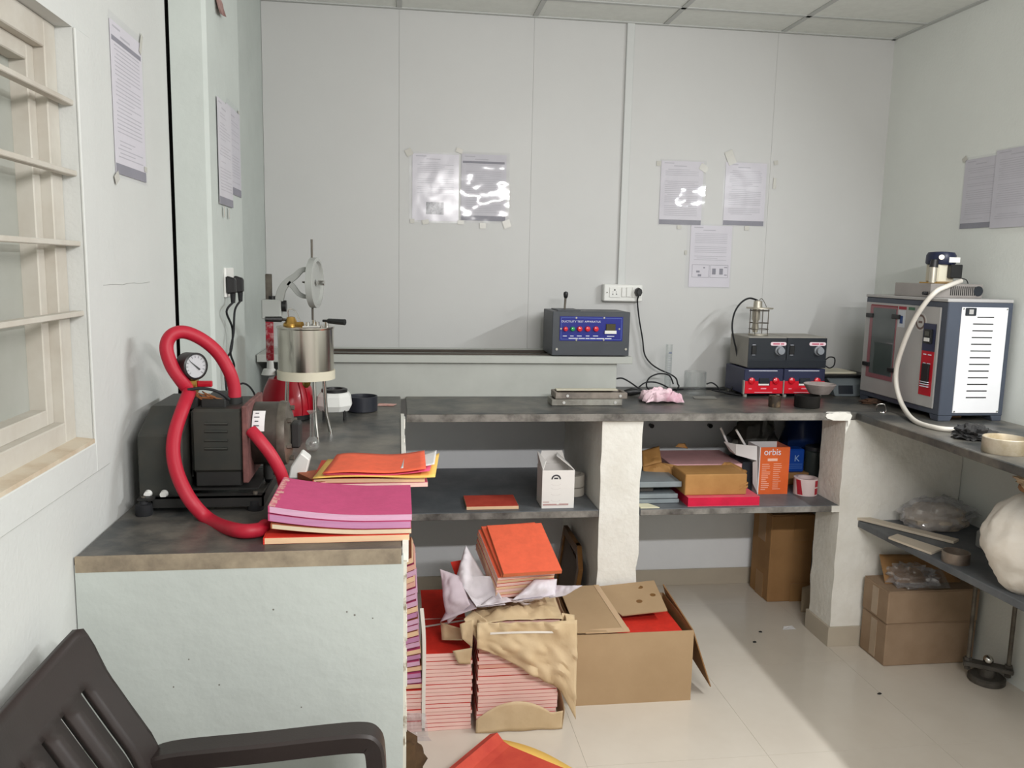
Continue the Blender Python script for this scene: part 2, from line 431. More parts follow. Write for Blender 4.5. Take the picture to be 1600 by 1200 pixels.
# left bench: a front wall, a slab on top, open on the right side
PY0 = at(632, 858, Z=ZC).y     # front edge of the left slab
lb = thing('masonry_bench_wall', 'large white plastered front wall of the left bench, behind the brown chair', 'bench wall', (-0.3, PY0+0.06, 0))
n = 40; mb = MB(); top = []
for i in range(n+1):
    x = XW+0.002+(0.008-XW)*i/n
    top.append((x, ZC-0.014+0.006*noise.noise(Vector((x*30, 1, 2)))+0.004*noise.noise(Vector((x*90, 3, 1)))))
mb.prism([(XW+0.002, 0)]+[(0.010, 0)]+list(reversed(top)), 'Y', PY0, PY0+0.11)
part('plaster_face', mb, WALL2, lb)
pe = mat('chipped_edge', (205,202,190), 0.9, k=1.1, rgb2=(140,128,110), scale=30, lo=.5, hi=.62)
mb = MB()
for k in range(30):
    z0 = (ZC-0.03)*k/30; z1 = (ZC-0.03)*(k+1)/30
    d = 0.004+0.003*noise.noise(Vector((k*0.7, 2, 1)))
    mb.box(0.004, 0.012+d, PY0+0.002, PY0+0.108, z0, z1)
part('rough_arris', mb, pe, lb)
for (x, z) in ((-0.345, 0.735), (-0.19, 0.68), (-0.05, 0.86), (-0.10, 0.875), (-0.085, 0.868), (-0.40, 0.79), (-0.43, 0.735), (-0.24, 0.885)):
    part('pock_mark', MB().cyl((x, PY0+0.003, z), (x, PY0-0.0004, z), 0.0014+0.0008*random.random(), n=8), mat('pock', (120,118,112), 0.9), lb)

slabL = thing('stone_worktop', 'dark stone slab of the left bench carrying the black pump', 'worktop', (-0.3, 2.6, ZC-0.03))
part('slab', MB().box(XW+0.003, 0.008, PY0+0.004, YB-0.002, ZC-0.03, ZC), STONE, slabL, bevel=0.003)
mb = MB()
for k in range(26):
    y0 = PY0+0.02+(3.05-PY0)*k/26; y1 = PY0+0.02+(3.05-PY0)*(k+1)/26
    q = 0.006+0.006*noise.noise(Vector((k*0.9, 0, 0)))
    mb.box(0.008, 0.014+q, y0, y1, ZC-0.034, ZC+0.002)
part('whitewashed_edge', mb, PLASTER, slabL)
part('dusty_edge', MB().box(XW+0.003, 0.006, PY0-0.0005, PY0+0.0045, ZC-0.03, ZC+0.0006), mat('tan_dust', (168,154,132), 0.9, rgb2=(130,118,102), scale=16), slabL)
slabB = thing('stone_worktop', 'long dusty dark stone worktop along the back wall', 'worktop', (1.1, 3.4, ZC-0.03))
part('slab', MB().box(0.03, xr(3.4)-0.002, 3.073, YB-0.002, ZC-0.03, ZC-0.0005), STONE, slabB, bevel=0.003)
part('dusty_edge', MB().box(0.03, 1.79, 3.068, 3.073, ZC-0.03, ZC-0.002), STONE_EDGE, slabB)
slabR = thing('stone_worktop', 'dark stone worktop along the right wall carrying the grey oven', 'worktop', (2.1, 2.2, ZC-0.03))
pr = at(1600, 731, Z=ZC)
def xe(y): return 1.835+(pr.x-1.835)*(3.07-y)/(3.07-pr.y)
part('slab', MB().prism([(xe(3.072), 3.072), (xr(3.072)-0.002, 3.072), (xr(0.9)-0.002, 0.9), (xe(0.9), 0.9)], 'Z', ZC-0.03, ZC), STONE, slabR, bevel=0.003)
# shelves
sh = single('stone_shelf', MB().box(0.03, 0.785, 3.085, YB-0.001, ZS-0.03, ZS), STONE2, 'grey stone shelf of the left bay, with one orange notebook and a white box', 'shelf', bevel=0.002)
sh2 = single('stone_shelf', MB().box(0.952, 1.80, 3.085, YB-0.001, ZS-0.027, ZS), STONE2, 'grey stone shelf of the right bay, piled with pink pads and boxes', 'shelf', bevel=0.002)
sh3 = single('stone_shelf', MB().prism([(1.885, 3.08), (xr(3.08)-0.002, 3.08), (xr(0.9)-0.002, 0.9), (2.02, 0.9)], 'Z', ZR-0.027, ZR), STONE2, 'grey stone shelf under the right worktop, holding the cloth sack', 'shelf', bevel=0.002)
part('dusty_edge', MB().box(0.032, 0.783, 3.0835, 3.0848, ZS-0.028, ZS-0.002), STONE_EDGE, sh)
part('dusty_edge', MB().box(0.955, 1.765, 3.0835, 3.0848, ZS-0.025, ZS-0.002), STONE_EDGE, sh2)
# whitewash drips where the shelf ends meet the piers
part('plaster_smear', MB().box(1.765, 1.80, 3.080, 3.087, ZS-0.027, ZS-0.001), PLASTER, sh2)

# ================================================================== LEFT BENCH
PUMP = mat('pump_paint', (46,49,46), 0.5, k=0.9, rgb2=(60,58,52), scale=12)
PUMPD = mat('pump_dark', (34,34,33), 0.55, var=0.2, scale=15)
PUMPG = mat('pump_casting', (120,114,104), 0.45, metal=0.4, k=0.9, rgb2=(84,78,70), scale=14)
GASKET = mat('red_primer', (128,84,80), 0.7, k=0.9, rgb2=(90,60,58), scale=25)
HOSE = mat('red_hose', (172,18,44), 0.5, k=1.0, rgb2=(184,48,66), scale=5, lo=.5, hi=.8)
BRASS = mat('brass', (190,150,80), 0.3, metal=0.9, k=1.0, var=0.1)
STEEL = mat('stainless', (206,200,190), 0.2, metal=1.0, k=1.0, var=0.05, scale=6, stretch=(1, 1, 0.1))
CHROME = mat('chrome', (210,208,204), 0.15, metal=1.0, var=0.05)
BLACKP = mat('black_plastic', (30,30,31), 0.4, var=0.15)
RUBBER = mat('black_rubber', (26,27,30), 0.7, var=0.2)
WHITEP = mat('white_plastic', (222,222,218), 0.4, k=1.1, var=0.03)
CREAM = mat('cream_enamel', (206,200,180), 0.45, k=1.1, var=0.04)
GREYE = mat('grey_enamel', (172,174,170), 0.45, k=1.05, var=0.05, scale=5)
REDP = mat('red_enamel', (174,8,34), 0.28, k=1.0, var=0.12, scale=4, coat=0.3)
PAPERW = mat('white_paper', (226,224,224), 0.7, k=1.05, var=0.03, scale=6)
INK = mat('ink', (60,60,66), 0.7)

# ---- vacuum pump
pump = thing('vacuum_pump', 'dark grey motor-driven vacuum pump with a round dial gauge, on the left bench', 'pump', at(330, 800, Z=ZC))
A = lambda px, py, Y: at(px, py, Y=Y)
c0 = A(218, 782, 1.86); c1 = A(275, 680, 1.86); c2 = A(240, 634, 1.97)
mb = MB().prism([(1.86, c0.z), (1.86, c1.z), (1.97, c2.z), (2.16, c2.z), (2.16, c0.z)], 'X', c0.x, c1.x+0.012)
part('control_box', mb, PUMP, pump, bevel=0.003)
for px in (232, 257):
    q = A(px, 771, 1.859); part('knob', MB().cyl(q, q+Vector((0, -0.012, 0)), 0.0085, 0.007, 14), WHITEP, pump, smooth=True, label='round white knob')
# fan grille between control box and motor
m0 = A(285, 655, 1.93); m1 = A(302, 745, 1.93)
mb = MB()
for k in range(7):
    x = c1.x+0.014+0.009*k
    mb.box(x, x+0.004, 1.93, 2.10, m1.z, m0.z)
mb.box(c1.x+0.012, c1.x+0.08, 1.95, 2.08, m1.z+0.008, m0.z-0.008)
part('cooling_fins', mb, PUMPD, pump)
# motor block
a = A(297, 640, 1.90); b = A(380, 738, 1.90)
part('motor_body', MB().box(a.x, b.x, 1.90, 2.10, b.z, a.z), PUMP, pump, bevel=0.006)
part('motor_foot', MB().box(a.x+0.006, b.x-0.004, 1.905, 2.09, b.z-0.034, b.z+0.002), PUMPD, pump, bevel=0.003)
for py in (662, 674, 688, 701):
    p = A(320, py, 1.90); q = A(356, py, 1.90)
    part('rib', MB().tube([p+Vector((0,-0.001,0)), q+Vector((0,-0.001,0))], 0.0032, 8), PUMP, pump, smooth=True)
mb = MB(); q = A(318, 625, 1.96); mb.box(q.x, q.x+0.055, 1.93, 2.07, a.z-0.004, a.z+0.018)
part('terminal_box', mb, PUMPD, pump, bevel=0.003)
part('gasket_plate', MB().box(b.x, b.x+0.013, 1.895, 2.11, b.z-0.024, a.z+0.008), GASKET, pump, bevel=0.002)
# cylinder head
cy = 2.0; top = A(410, 628, cy).z; bot = A(410, 732, 1.95).z; rc = (top-bot)/2; zc = (top+bot)/2
x0 = b.x+0.012; x1 = A(438, 660, cy).x
part('cylinder', MB().cyl((x0, cy, zc), (x1, cy, zc), rc, n=36), mat('pump_drum', (88,82,76), 0.35, metal=0.5, rgb2=(64,60,56), scale=10), pump, smooth=True)
part('end_flange', MB().lathe((x1, cy, zc), [(rc*1.02, 0), (rc*1.04, 0.006), (rc*1.0, 0.018), (rc*0.7, 0.026), (rc*0.3, 0.032)], 36, (1, 0, 0)), PUMPG, pump, smooth=True)
for k in range(6):
    an = R(20+60*k); p = Vector((x1+0.022, cy+math.cos(an)*rc*0.8, zc+math.sin(an)*rc*0.8))
    part('bolt', MB().cyl(p, p+Vector((0.01, 0, 0)), 0.006, n=6), PUMPG, pump)
part('outlet_bracket', MB().box(x1+0.028, x1+0.05, cy-0.04, cy+0.01, zc-0.03, zc+0.03), PUMPD, pump, bevel=0.004)
q = Vector((A(393, 653, cy-rc).x, 0, 0)); pts = []
mb = MB(); za = R(198); 
ls = []
for k in range(5):
    an = R(126+10*k)    # wraps the drum
    ls.append((cy+math.cos(an)*(rc+0.0008), zc+math.sin(an)*(rc+0.0008)))
for k in range(4):
    (ya, za), (yb, zb) = ls[k], ls[k+1]
    mb.add([(x0+0.004, ya, za), (x0+0.032, ya, za), (x0+0.032, yb, zb), (x0+0.004, yb, zb)], [(0,1,2,3)])
lab = part('rating_label', mb, PAPERW, pump, label='small white rating label')
for k, t in enumerate((132, 140, 148, 156)):
    an = R(t); yy = cy+math.cos(an)*(rc+0.0014); zz = zc+math.sin(an)*(rc+0.0014)
    part('print', MB().obox((x0+0.014, yy, zz), (0.012 if k % 2 else 0.008, 0.0005, 0.0022), Matrix.Rotation(an-math.pi, 3, 'X')), INK, lab)
# base frame of angle iron
f0 = A(236, 795, 1.845); f1 = A(412, 792, 1.845)
mb = MB()
mb.box(f0.x, f1.x, 1.845, 1.872, ZC+0.032, ZC+0.036); mb.box(f0.x, f1.x, 1.845, 1.849, ZC+0.012, ZC+0.036)
mb.box(f0.x, f1.x, 2.10, 2.127, ZC+0.032, ZC+0.036); mb.box(f0.x, f1.x, 2.123, 2.127, ZC+0.012, ZC+0.036)
mb.box(f1.x-0.004, f1.x, 1.845, 2.127, ZC+0.012, ZC+0.036); mb.box(f0.x, f0.x+0.004, 1.845, 2.127, ZC+0.012, ZC+0.036)
mb.box(f0.x+0.02, f1.x-0.02, 1.90, 2.08, ZC+0.036, ZC+0.040)
mb.box(a.x+0.01, b.x-0.02, 1.93, 2.05, ZC+0.039, b.z-0.03)
mb.box(c0.x+0.01, c1.x-0.005, 1.88, 2.12, ZC+0.035, c0.z+0.004)
mb.cyl((x1-0.03, cy, ZC+0.036), (x1-0.03, cy, zc-rc+0.006), 0.012)
part('base_frame', mb, PUMPD, pump)
for (x, y) in ((f0.x-0.012, 1.835), (f1.x-0.02, 1.86), (f0.x+0.02, 2.11), (f1.x-0.02, 2.11)):
    ft = part('foot', MB().lathe((x, y, ZC), [(0.017, 0), (0.0185, 0.004), (0.0175, 0.024), (0.010, 0.026), (0.008, 0.033)], 20), RUBBER, pump, smooth=True)
    part('foot_bolt', MB().cyl((x, y, ZC+0.024), (x, y, ZC+0.042), 0.005, n=8), PUMPG, ft)
part('foot_bracket', MB().box(f0.x-0.022, f0.x+0.01, 1.825, 1.85, ZC+0.034, ZC+0.039), PUMPD, pump)
# brass inlet with gauge and red lever
p = A(300, 603, 1.95)
part('inlet_fitting', MB().obox(p, (0.026, 0.026, 0.030)).cyl(p+Vector((0, 0, -0.04)), p+Vector((0, 0, 0.05)), 0.009, n=12), BRASS, pump, bevel=0.002)
part('lever', MB().box(p.x+0.012, p.x+0.045, p.y-0.006, p.y+0.006, p.z-0.002, p.z+0.012), REDP, pump, bevel=0.002, label='red valve lever')
# copper wires tangled under the fitting
mb = MB(); rnd = random.Random(3)
for k in range(7):
    s0 = A(292+4*k, 612, 1.94); mb.tube(spline([s0+Vector((rnd.uniform(-.01,.01), rnd.uniform(-.01,.01), rnd.uniform(-.004,.004))), s0+Vector((0.012, 0.004, -0.008+rnd.uniform(-.006,.006))), s0+Vector((0.035+rnd.uniform(-.01,.01), 0, -0.016+rnd.uniform(-.006,.004)))], 5), 0.0016, 5)
part('wire_binding', mb, mat('copper_wire', (176,120,80), 0.4, metal=0.6, var=0.2), pump, stuff=True)
part('inlet_block', MB().obox(A(302, 628, 1.96), (0.03, 0.05, 0.03)), PUMPD, pump, bevel=0.004)
gc = A(303, 572, 1.945); gax = Vector((0.74, -0.67, 0.04)).normalized(); gr = 0.031
g = part('gauge', MB().lathe(gc-gax*0.022, [(gr*0.8, -0.008), (gr, -0.004), (gr, 0.03), (gr*0.86, 0.032), (gr*0.86, 0.027), (0.001, 0.027)], 36, gax), BLACKP, pump, smooth=True, label='round black gauge with a white dial')
part('dial', MB().cyl(gc+gax*0.0055, gc+gax*0.0062, gr*0.85, n=36), WHITEP, g)
du = Vector((0, 0, 1)); du = (du-gax*du.dot(gax)).normalized(); dr = du.cross(gax)
if dr.x < 0: dr = -dr
mb = MB()
for k in range(13):
    an = R(225-270*k/12); v = dr*math.cos(an)+du*math.sin(an)
    mb.tube([gc+gax*0.0068+v*gr*0.62, gc+gax*0.0068+v*gr*0.78], 0.0005, 4)
part('dial_marks', mb, INK, g)
v = (dr*0.75-du*0.66).normalized()
part('needle', MB().tube([gc+gax*0.0075+v*gr*0.4, gc+gax*0.0075-v*gr*0.62], [0.0022, 0.0006], 6), BLACKP, g)
part('dial_glass', MB().cyl(gc+gax*0.0092, gc+gax*0.0096, gr*0.86, n=36), film_mat('gauge_glass', 0.06, 2, 0.0), g)

# ---- red hose
p = [A(366, 628, 1.99), A(366, 606, 1.99), A(358, 580, 1.985), A(340, 551, 1.98), A(315, 530, 1.97), A(288, 519, 1.955), A(268, 524, 1.94), A(260, 543, 1.93), A(268, 571, 1.925), A(283, 594, 1.93), A(296, 610, 1.945)]
h1 = spline(p, 8)
p2 = [A(296, 612, 1.93), A(285, 640, 1.88), A(273, 678, 1.845), A(271, 712, 1.82), A(280, 748, 1.80), A(300, 785, 1.785), A(330, 814, 1.775)]
z = ZC+0.0152
p2 += [at(372, 829, Z=z), at(405, 828, Z=z), at(414, 822, Z=z)]
e = at(414, 822, Z=z)
p3 = [A(447, 772, 1.90), A(440, 742, 1.885), A(425, 713, 1.88), A(406, 688, 1.885), A(393, 673, 1.90)]
hose = thing('vacuum_hose', 'thick red rubber hose looping over and round the dark pump', 'hose', p2[8])
part('upper_loop', MB().tube(h1, 0.0150, 14), HOSE, hose, smooth=True, angle=80)
part('lower_loop', MB().tube(spline(p2, 8), 0.0148, 14), HOSE, hose, smooth=True, angle=80)
part('hose_end', MB().tube(spline(p3, 8), 0.0140, 14), HOSE, hose, smooth=True, angle=80)
q = A(366, 628, 1.99)
part('hose_collar', MB().cyl(q+Vector((0, 0, -0.025)), q+Vector((0, 0, 0.012)), 0.019, n=20), PUMPD, pump, smooth=True)
# ---- black cable over the pump
cb = [A(296, 610, 1.93)+Vector((0, -0.016, 0.004)), A(318, 607, 1.92), A(340, 612, 1.93), A(358, 624, 1.95)]
single('power_cable', MB().tube(spline(cb, 6), 0.0035, 8), RUBBER, 'short black cable arching over the pump below its gauge', 'cable', smooth=True)

# ---- white plastic trough behind the pump end
q = at(464, 735, Z=ZC)
wt = MB().hexa([A(446, 738, 2.12), A(462, 745, 2.10), A(462, 745, 2.18), A(446, 738, 2.2), A(456, 712, 2.12), A(473, 707, 2.10), A(473, 704, 2.2), A(457, 702, 2.2)])
q = at(458, 748, Z=ZC)
holder = MB().prism([(q.x-0.012, ZC), (q.x+0.03, ZC), (q.x+0.042, ZC+0.05), (q.x+0.02, ZC+0.068), (q.x-0.006, ZC+0.03)], 'Y', q.y, q.y+0.05)
single('plastic_tray', holder, WHITEP, 'small tilted white plastic piece beside the pump flange', 'tray', bevel=0.003)

# ---- small round flask
q = at(487, 707, Z=ZC)
gl = film_mat('flask_glass', 0.05, 3, 0.0, (0.92, 0.92, 0.91), 0.05, 0.04, 0.55)
fh = (707-645)/1290*(q-EYE).length
r = 0.021; q = q+Vector((0, r, 0))
pr_o = [(0.008, 0.0006), (r*0.8, 0.006), (r, r), (r*0.8, r*1.62), (0.0075, r*2.1), (0.006, fh*0.72), (0.0065, fh*0.92), (0.015, fh)]
pr_i = [(0.0138, fh), (0.0055, fh*0.92), (0.005, fh*0.72), (0.0062, r*2.08), (r*0.75, r*1.6), (r*0.95, r), (r*0.74, 0.0075), (0.001, 0.002)]
single('glass_flask', MB().lathe(q, pr_o+pr_i, 28), gl, 'small round-bottomed glass flask beside the tripod leg', 'flask', loc=q, smooth=True)

# ---- viscometer pot on a tripod
PYY = 2.66
pa = A(433, 520, PYY-0.0); pb = A(522, 520, PYY)
cx = (pa.x+pb.x)/2; pr_ = (pb.x-pa.x)/2*0.985
zt = A(478, 517, PYY-pr_).z; zb = A(478, 583, PYY-pr_).z; zr = A(478, 597, PYY-pr_).z
pot = thing('tar_viscometer', 'polished steel pot on a cream ring and thin tripod legs, with two black handles', 'viscometer', (cx, PYY, ZC))
part('pot', MB().lathe((cx, PYY, 0), [(pr_, zb-0.004), (pr_, zt), (pr_*1.03, zt+0.004), (pr_*1.03, zt+0.008), (pr_*0.9, zt+0.010), (0.02, zt+0.012)], 56), STEEL, pot, smooth=True, angle=30)
part('ring', MB().lathe((cx, PYY, 0), [(pr_*0.8, zr), (pr_*1.04, zr), (pr_*1.04, zb), (pr_*0.8, zb)], 56), CREAM, pot, smooth=True, angle=30)
def leg(px, py, top):
    f = at(px, py, Z=ZC); f.z = ZC+0.001
    return f
for an in (-62, 35, 165):
    d = Vector((math.cos(R(an)), math.sin(R(an)), 0)); tp = Vector((cx, PYY, zr+0.004))+d*pr_*0.72
    mid = Vector((cx, PYY, ZC+0.08))+d*pr_*0.80; ft = Vector((cx, PYY, ZC+0.004))+d*pr_*0.98
    l = part('leg', MB().tube(spline([tp, tp*0.5+mid*0.5, mid, mid*0.45+ft*0.55, ft], 4), 0.0062, 10), CHROME, pot, smooth=True)
    part('leg_tip', MB().cyl(Vector((ft.x, ft.y, ZC)), ft+Vector((0, 0, 0.012)), 0.008, 0.0062, 12), CHROME, l, smooth=True)
part('drain_valve', MB().lathe((cx, PYY, 0), [(0.004, zr-0.03), (0.012, zr-0.022), (0.016, zr), (0.01, zr+0.01)], 16), BRASS, pot, smooth=True)
# lid fittings
zl = zt+0.011
hl = A(421, 495, PYY); hr = A(510, 498, PYY)
part('handle', MB().tube([(cx-0.045, PYY-0.02, zl+0.017), (cx-0.065, PYY-0.03, zl+0.019), (cx-0.07, PYY-0.033, zl+0.020), (cx-0.115, PYY-0.05, zl+0.021)], [0.004, 0.004, 0.009, 0.008], 12), BLACKP, pot, smooth=True)
part('handle', MB().tube([(cx+0.055, PYY-0.02, zl+0.016), (cx+0.068, PYY-0.025, zl+0.016), (cx+0.073, PYY-0.028, zl+0.016), (cx+0.125, PYY-0.05, zl+0.014)], [0.004, 0.004, 0.008, 0.0095], 12), BLACKP, pot, smooth=True)
part('brass_valve', MB().lathe((cx-0.042, PYY-0.02, zl), [(0.024, 0), (0.024, 0.006), (0.018, 0.012), (0.012, 0.026), (0.006, 0.028)], 20).cyl((cx-0.03, PYY-0.03, zl+0.004), (cx-0.005, PYY-0.045, zl+0.006), 0.008), BRASS, pot, smooth=True)
part('lifting_hook', MB().tube(spline([(cx-0.048, PYY-0.02, zl+0.02), (cx-0.05, PYY-0.02, zl+0.05), (cx-0.03, PYY-0.02, zl+0.046), (cx-0.012, PYY-0.03, zl+0.012)], 5), 0.002, 6), CHROME, pot, smooth=True)
for (dx, dy) in ((0.012, -0.05), (0.04, -0.04), (0.065, 0.0), (0.02, 0.05)):
    part('lid_screw', MB().cyl((cx+dx, PYY+dy, zl-0.002), (cx+dx, PYY+dy, zl+0.014), 0.006, n=10), CHROME, pot, smooth=True)
part('lid_pointer', MB().prism([(cx+0.0, PYY-pr_*1.0), (cx+0.05, PYY-pr_*0.85), (cx+0.055, PYY-0.03), (cx+0.005, PYY-0.03)], 'Z', zl-0.001, zl+0.004), CHROME, pot)

# ---- penetrometer: red bell stand, pole, clamp block, forked arm with a round dial frame
PY_ = 3.0
bc = A(440, 655, PY_); bc = Vector((at(440, 668, Z=ZC).x, PY_, ZC))
pen = thing('penetrometer', 'red bell-shaped stand with tall pole and grey forked arm holding a round dial frame', 'penetrometer', bc)
hz = A(440, 585, PY_).z-ZC
prof = [(0.088, 0), (0.092, 0.006), (0.092, 0.020)]
part('base_ring', MB().lathe(bc, [(0.080, 0), (0.088, 0.004), (0.089, 0.022), (0.07, 0.024)], 40), BLACKP, pen, smooth=True)
prof = [(0.094, 0.022), (0.0955, 0.045), (0.092, 0.075), (0.082, 0.11), (0.066, 0.145), (0.050, hz-0.012), (0.040, hz)]
part('bell', MB().lathe(bc, prof, 48), REDP, pen, smooth=True)
for s in (-14, 2):
    pts = [bc+Vector(((r_+0.001)*math.cos(R(-38+s)), (r_+0.001)*math.sin(R(-38+s)), h)) for r_, h in prof]
    part('bell_seam', MB().tube(spline(pts, 4), 0.0022, 6), REDP, pen, smooth=True)
part('top_collar', MB().lathe(bc, [(0.042, hz-0.002), (0.043, hz+0.014), (0.02, hz+0.018)], 32), BLACKP, pen, smooth=True)
px_ = A(421, 500, PY_).x; py_ = PY_-0.0
zt_ = A(421, 428, PY_).z
part('lower_pole', MB().cyl((px_, py_, ZC+hz), (px_, py_, ZC+hz+0.05), 0.014, 0.011, 16).cyl((px_-0.004, py_, ZC+hz+0.0), (px_-0.004, py_, ZC+hz+0.02), 0.028, 0.020), WHITEP, pen, smooth=True, label='white lower sleeve')
part('pole', MB().box(px_-0.013, px_+0.013, py_-0.008, py_+0.008, ZC+hz+0.05, A(421, 499, PY_).z), mat('red_rack', (150,28,44), 0.35, rgb2=(196,170,168), scale=40, lo=.5, hi=.7), pen, bevel=0.002, label='scuffed red pole')
part('rack_bar', MB().box(px_-0.011, px_+0.011, py_-0.006, py_+0.006, A(421, 499, PY_).z, zt_), PUMPG, pen, bevel=0.002, label='grey metal rack bar')
b0 = A(408, 468, PY_-0.03); b1 = A(437, 499, PY_-0.03)
blk = part('clamp_block', MB().box(b0.x, b1.x+0.004, PY_-0.03, PY_+0.03, b1.z, b0.z), GREYE, pen, bevel=0.003)
q = A(440, 478, PY_); part('clamp_knob', MB().cyl((b1.x+0.004, PY_, q.z), (b1.x+0.020, PY_, q.z), 0.020, n=20), BLACKP, blk, smooth=True)
part('clamp_knob', MB().cyl((px_+0.012, PY_-0.005, b0.z), (px_+0.012, PY_-0.005, b0.z+0.012), 0.012, n=12), BLACKP, blk, smooth=True)
# forked arm
def arm(mb, pts, w0, w1, t=0.010):
    pts = spline([A(x, y, PY_) for x, y in pts], 6); rings = []
    for i, p in enumerate(pts):
        tg = (pts[min(i+1, len(pts)-1)]-pts[max(i-1, 0)]).normalized(); nn = Vector((tg.z, 0, -tg.x)); ww = w0+(w1-w0)*i/(len(pts)-1)
        rings.append([p+nn*ww+Vector((0, t, 0)), p-nn*ww+Vector((0, t, 0)), p-nn*ww-Vector((0, t, 0)), p+nn*ww-Vector((0, t, 0))])
    mb.loft(rings)
mb = MB(); arm(mb, [(436, 470), (441, 452), (450, 440), (462, 431), (472, 422), (486, 421)], 0.0155, 0.0075); arm(mb, [(450, 441), (458, 448), (466, 458), (475, 463), (486, 463)], 0.010, 0.0065)
mb2 = mb
part('forked_arm', mb, GREYE, pen, bevel=0.0015)
dc = A(492, 442, PY_); dax = Vector((0.988, -0.155, 0)).normalized(); dR = (481-404)/2/1290*(dc-EYE).length*0.98
dial = part('dial_frame', MB().lathe(dc-dax*0.012, [(dR, 0), (dR, 0.022), (dR*0.86, 0.024), (dR*0.82, 0.014), (0.012, 0.014), (0.012, 0.012), (0.010, 0.0)], 48, dax), GREYE, pen, smooth=True, angle=30)
part('dial_knob', MB().cyl(dc, dc+dax*0.030, 0.004).cyl(dc+dax*0.012, dc+dax*0.034, 0.009, n=14), CHROME, dial, smooth=True)
part('release_lever', MB().tube([dc-dax*0.010, dc-dax*0.024, dc-dax*0.045+Vector((0, 0, 0.002))], [0.009, 0.006, 0.002], 8), PUMPG, dial, smooth=True)
q0 = A(487, 374, PY_); q1 = A(488, 500, PY_)
part('needle_rod', MB().cyl(Vector((q0.x, PY_-0.0, q1.z)), Vector((q0.x, PY_, q0.z)), 0.0038, n=10), PUMPG, pen, smooth=True)

# ---- white hot plate
hq = at(520, 655, Z=ZC); hx = A(523, 640, 2.99).x; hy = 2.985
hot = thing('hot_plate', 'white enamelled hot plate with a black ring on top, behind the tripod', 'hot plate', (hx, hy, ZC))
hh0 = ZC+0.030; hh1 = A(523, 612, hy).z
rot = lambda r, z, n=8: [Vector((hx+math.cos(R(22.5+360/n*k))*r, hy+math.sin(R(22.5+360/n*k))*r, z)) for k in range(n)]
part('body', MB().loft([rot(0.054, hh0), rot(0.066, hh0+0.022), rot(0.062, hh1-0.014), rot(0.052, hh1)]), mat('chipped_white', (226,226,222), 0.4, k=1.08, rgb2=(200,198,190), scale=18, lo=.6, hi=.72), hot, bevel=0.003)
part('heating_ring', MB().lathe((hx, hy, hh1), [(0.028, 0), (0.046, 0), (0.046, 0.010), (0.041, 0.012), (0.030, 0.012)], 36, closed=True), BLACKP, hot, smooth=True)
part('element', MB().cyl((hx, hy, hh1-0.001), (hx, hy, hh1+0.004), 0.031, n=28), PUMPG, hot, smooth=True)
for (dx, dy) in ((0.036, -0.034), (-0.036, -0.034), (0.036, 0.034), (-0.036, 0.034)):
    part('leg', MB().cyl((hx+dx, hy+dy, ZC), (hx+dx, hy+dy, hh0+0.01), 0.004, n=8), BLACKP, hot, smooth=True)
for dx, dz in ():
    part('chip', MB().cyl((hx+dx, hy-0.055, hh0+0.02+dz), (hx+dx, hy-0.0608, hh0+0.02+dz), 0.003, n=6), DARK, hot)

# ---- black tape ring
q = at(565, 646, Z=ZC); rr = 24/1290*(q-EYE).length*0.98; q.y += rr; hh = 0.058
single('plastic_dish', MB().lathe(q, [(rr*0.90, 0), (rr, 0.003), (rr, hh), (rr*0.92, hh), (rr*0.90, hh-0.01), (rr*0.88, 0.006), (0.001, 0.005)], 40), mat('dark_blue_plastic', (44,46,54), 0.4, var=0.08), 'dark blue-black round dish beside the white hot plate', 'dish', loc=q, smooth=True, angle=35)
q = at(604, 634, Z=ZC)
single('paper_scrap', MB().patch(q+Vector((-0.035, -0.012, 0.003)), q+Vector((0.025, -0.02, 0.003)), q+Vector((0.04, 0.018, 0.004)), q+Vector((-0.03, 0.02, 0.006)), 6, 4, 0.002, 40), mat('pink_paper', (226,186,176), 0.8, k=1.0, rgb2=(196,140,130), scale=30), 'small pinkish paper scrap on the worktop before the long trough', 'paper', solid=0.0015)

# ---- twin plugs and cables on the pillar
def plug(p, lab):
    t = thing('power_plug', lab, 'plug', p)
    part('body', MB().loft([[p+Vector((0.0, dy, dz)) for dy, dz in ((-.014,-.026),(.014,-.026),(.016,.026),(-.016,.026))], [p+Vector((0.026, dy, dz)) for dy, dz in ((-.010,-.024),(.010,-.024),(.012,.018),(-.012,.018))]]), BLACKP, t, bevel=0.004)
    part('strain_relief', MB().cyl(p+Vector((0.016, 0, -0.024)), p+Vector((0.016, 0, -0.052)), 0.008, 0.006, 10), RUBBER, t, smooth=True)
    return t
XCp = XC
p1 = at(350, 445, X=XCp); p2_ = at(361, 444, X=XCp)
sk = thing('wall_socket', 'small white socket plate on the pillar behind the two black plugs', 'socket', at(355, 436, X=XCp))
cs = at(355, 437, X=XCp)
part('plate', MB().box(XC, XC+0.008, cs.y-0.055, cs.y+0.06, cs.z-0.05, cs.z+0.035), WHITEP, sk, bevel=0.002)
p1.x = XC+0.008; p2_.x = XC+0.008; p2_.y += 0.012
t1 = plug(p1, 'left one of the two black plugs on the pillar'); t2 = plug(p2_, 'right one of the two black plugs on the pillar')
cab = [p1+Vector((0.016, 0, -0.05)), at(354, 487, X=XC+0.02), at(363, 513, X=XC+0.02), at(362, 545, X=XC+0.015), at(354, 562, X=XC+0.012), at(352, 590, X=XC+0.012), Vector((XC+0.02, 2.46, ZC+0.006))]
part('cord', MB().tube(spline(cab, 6), 0.0032, 8), RUBBER, t1, smooth=True)
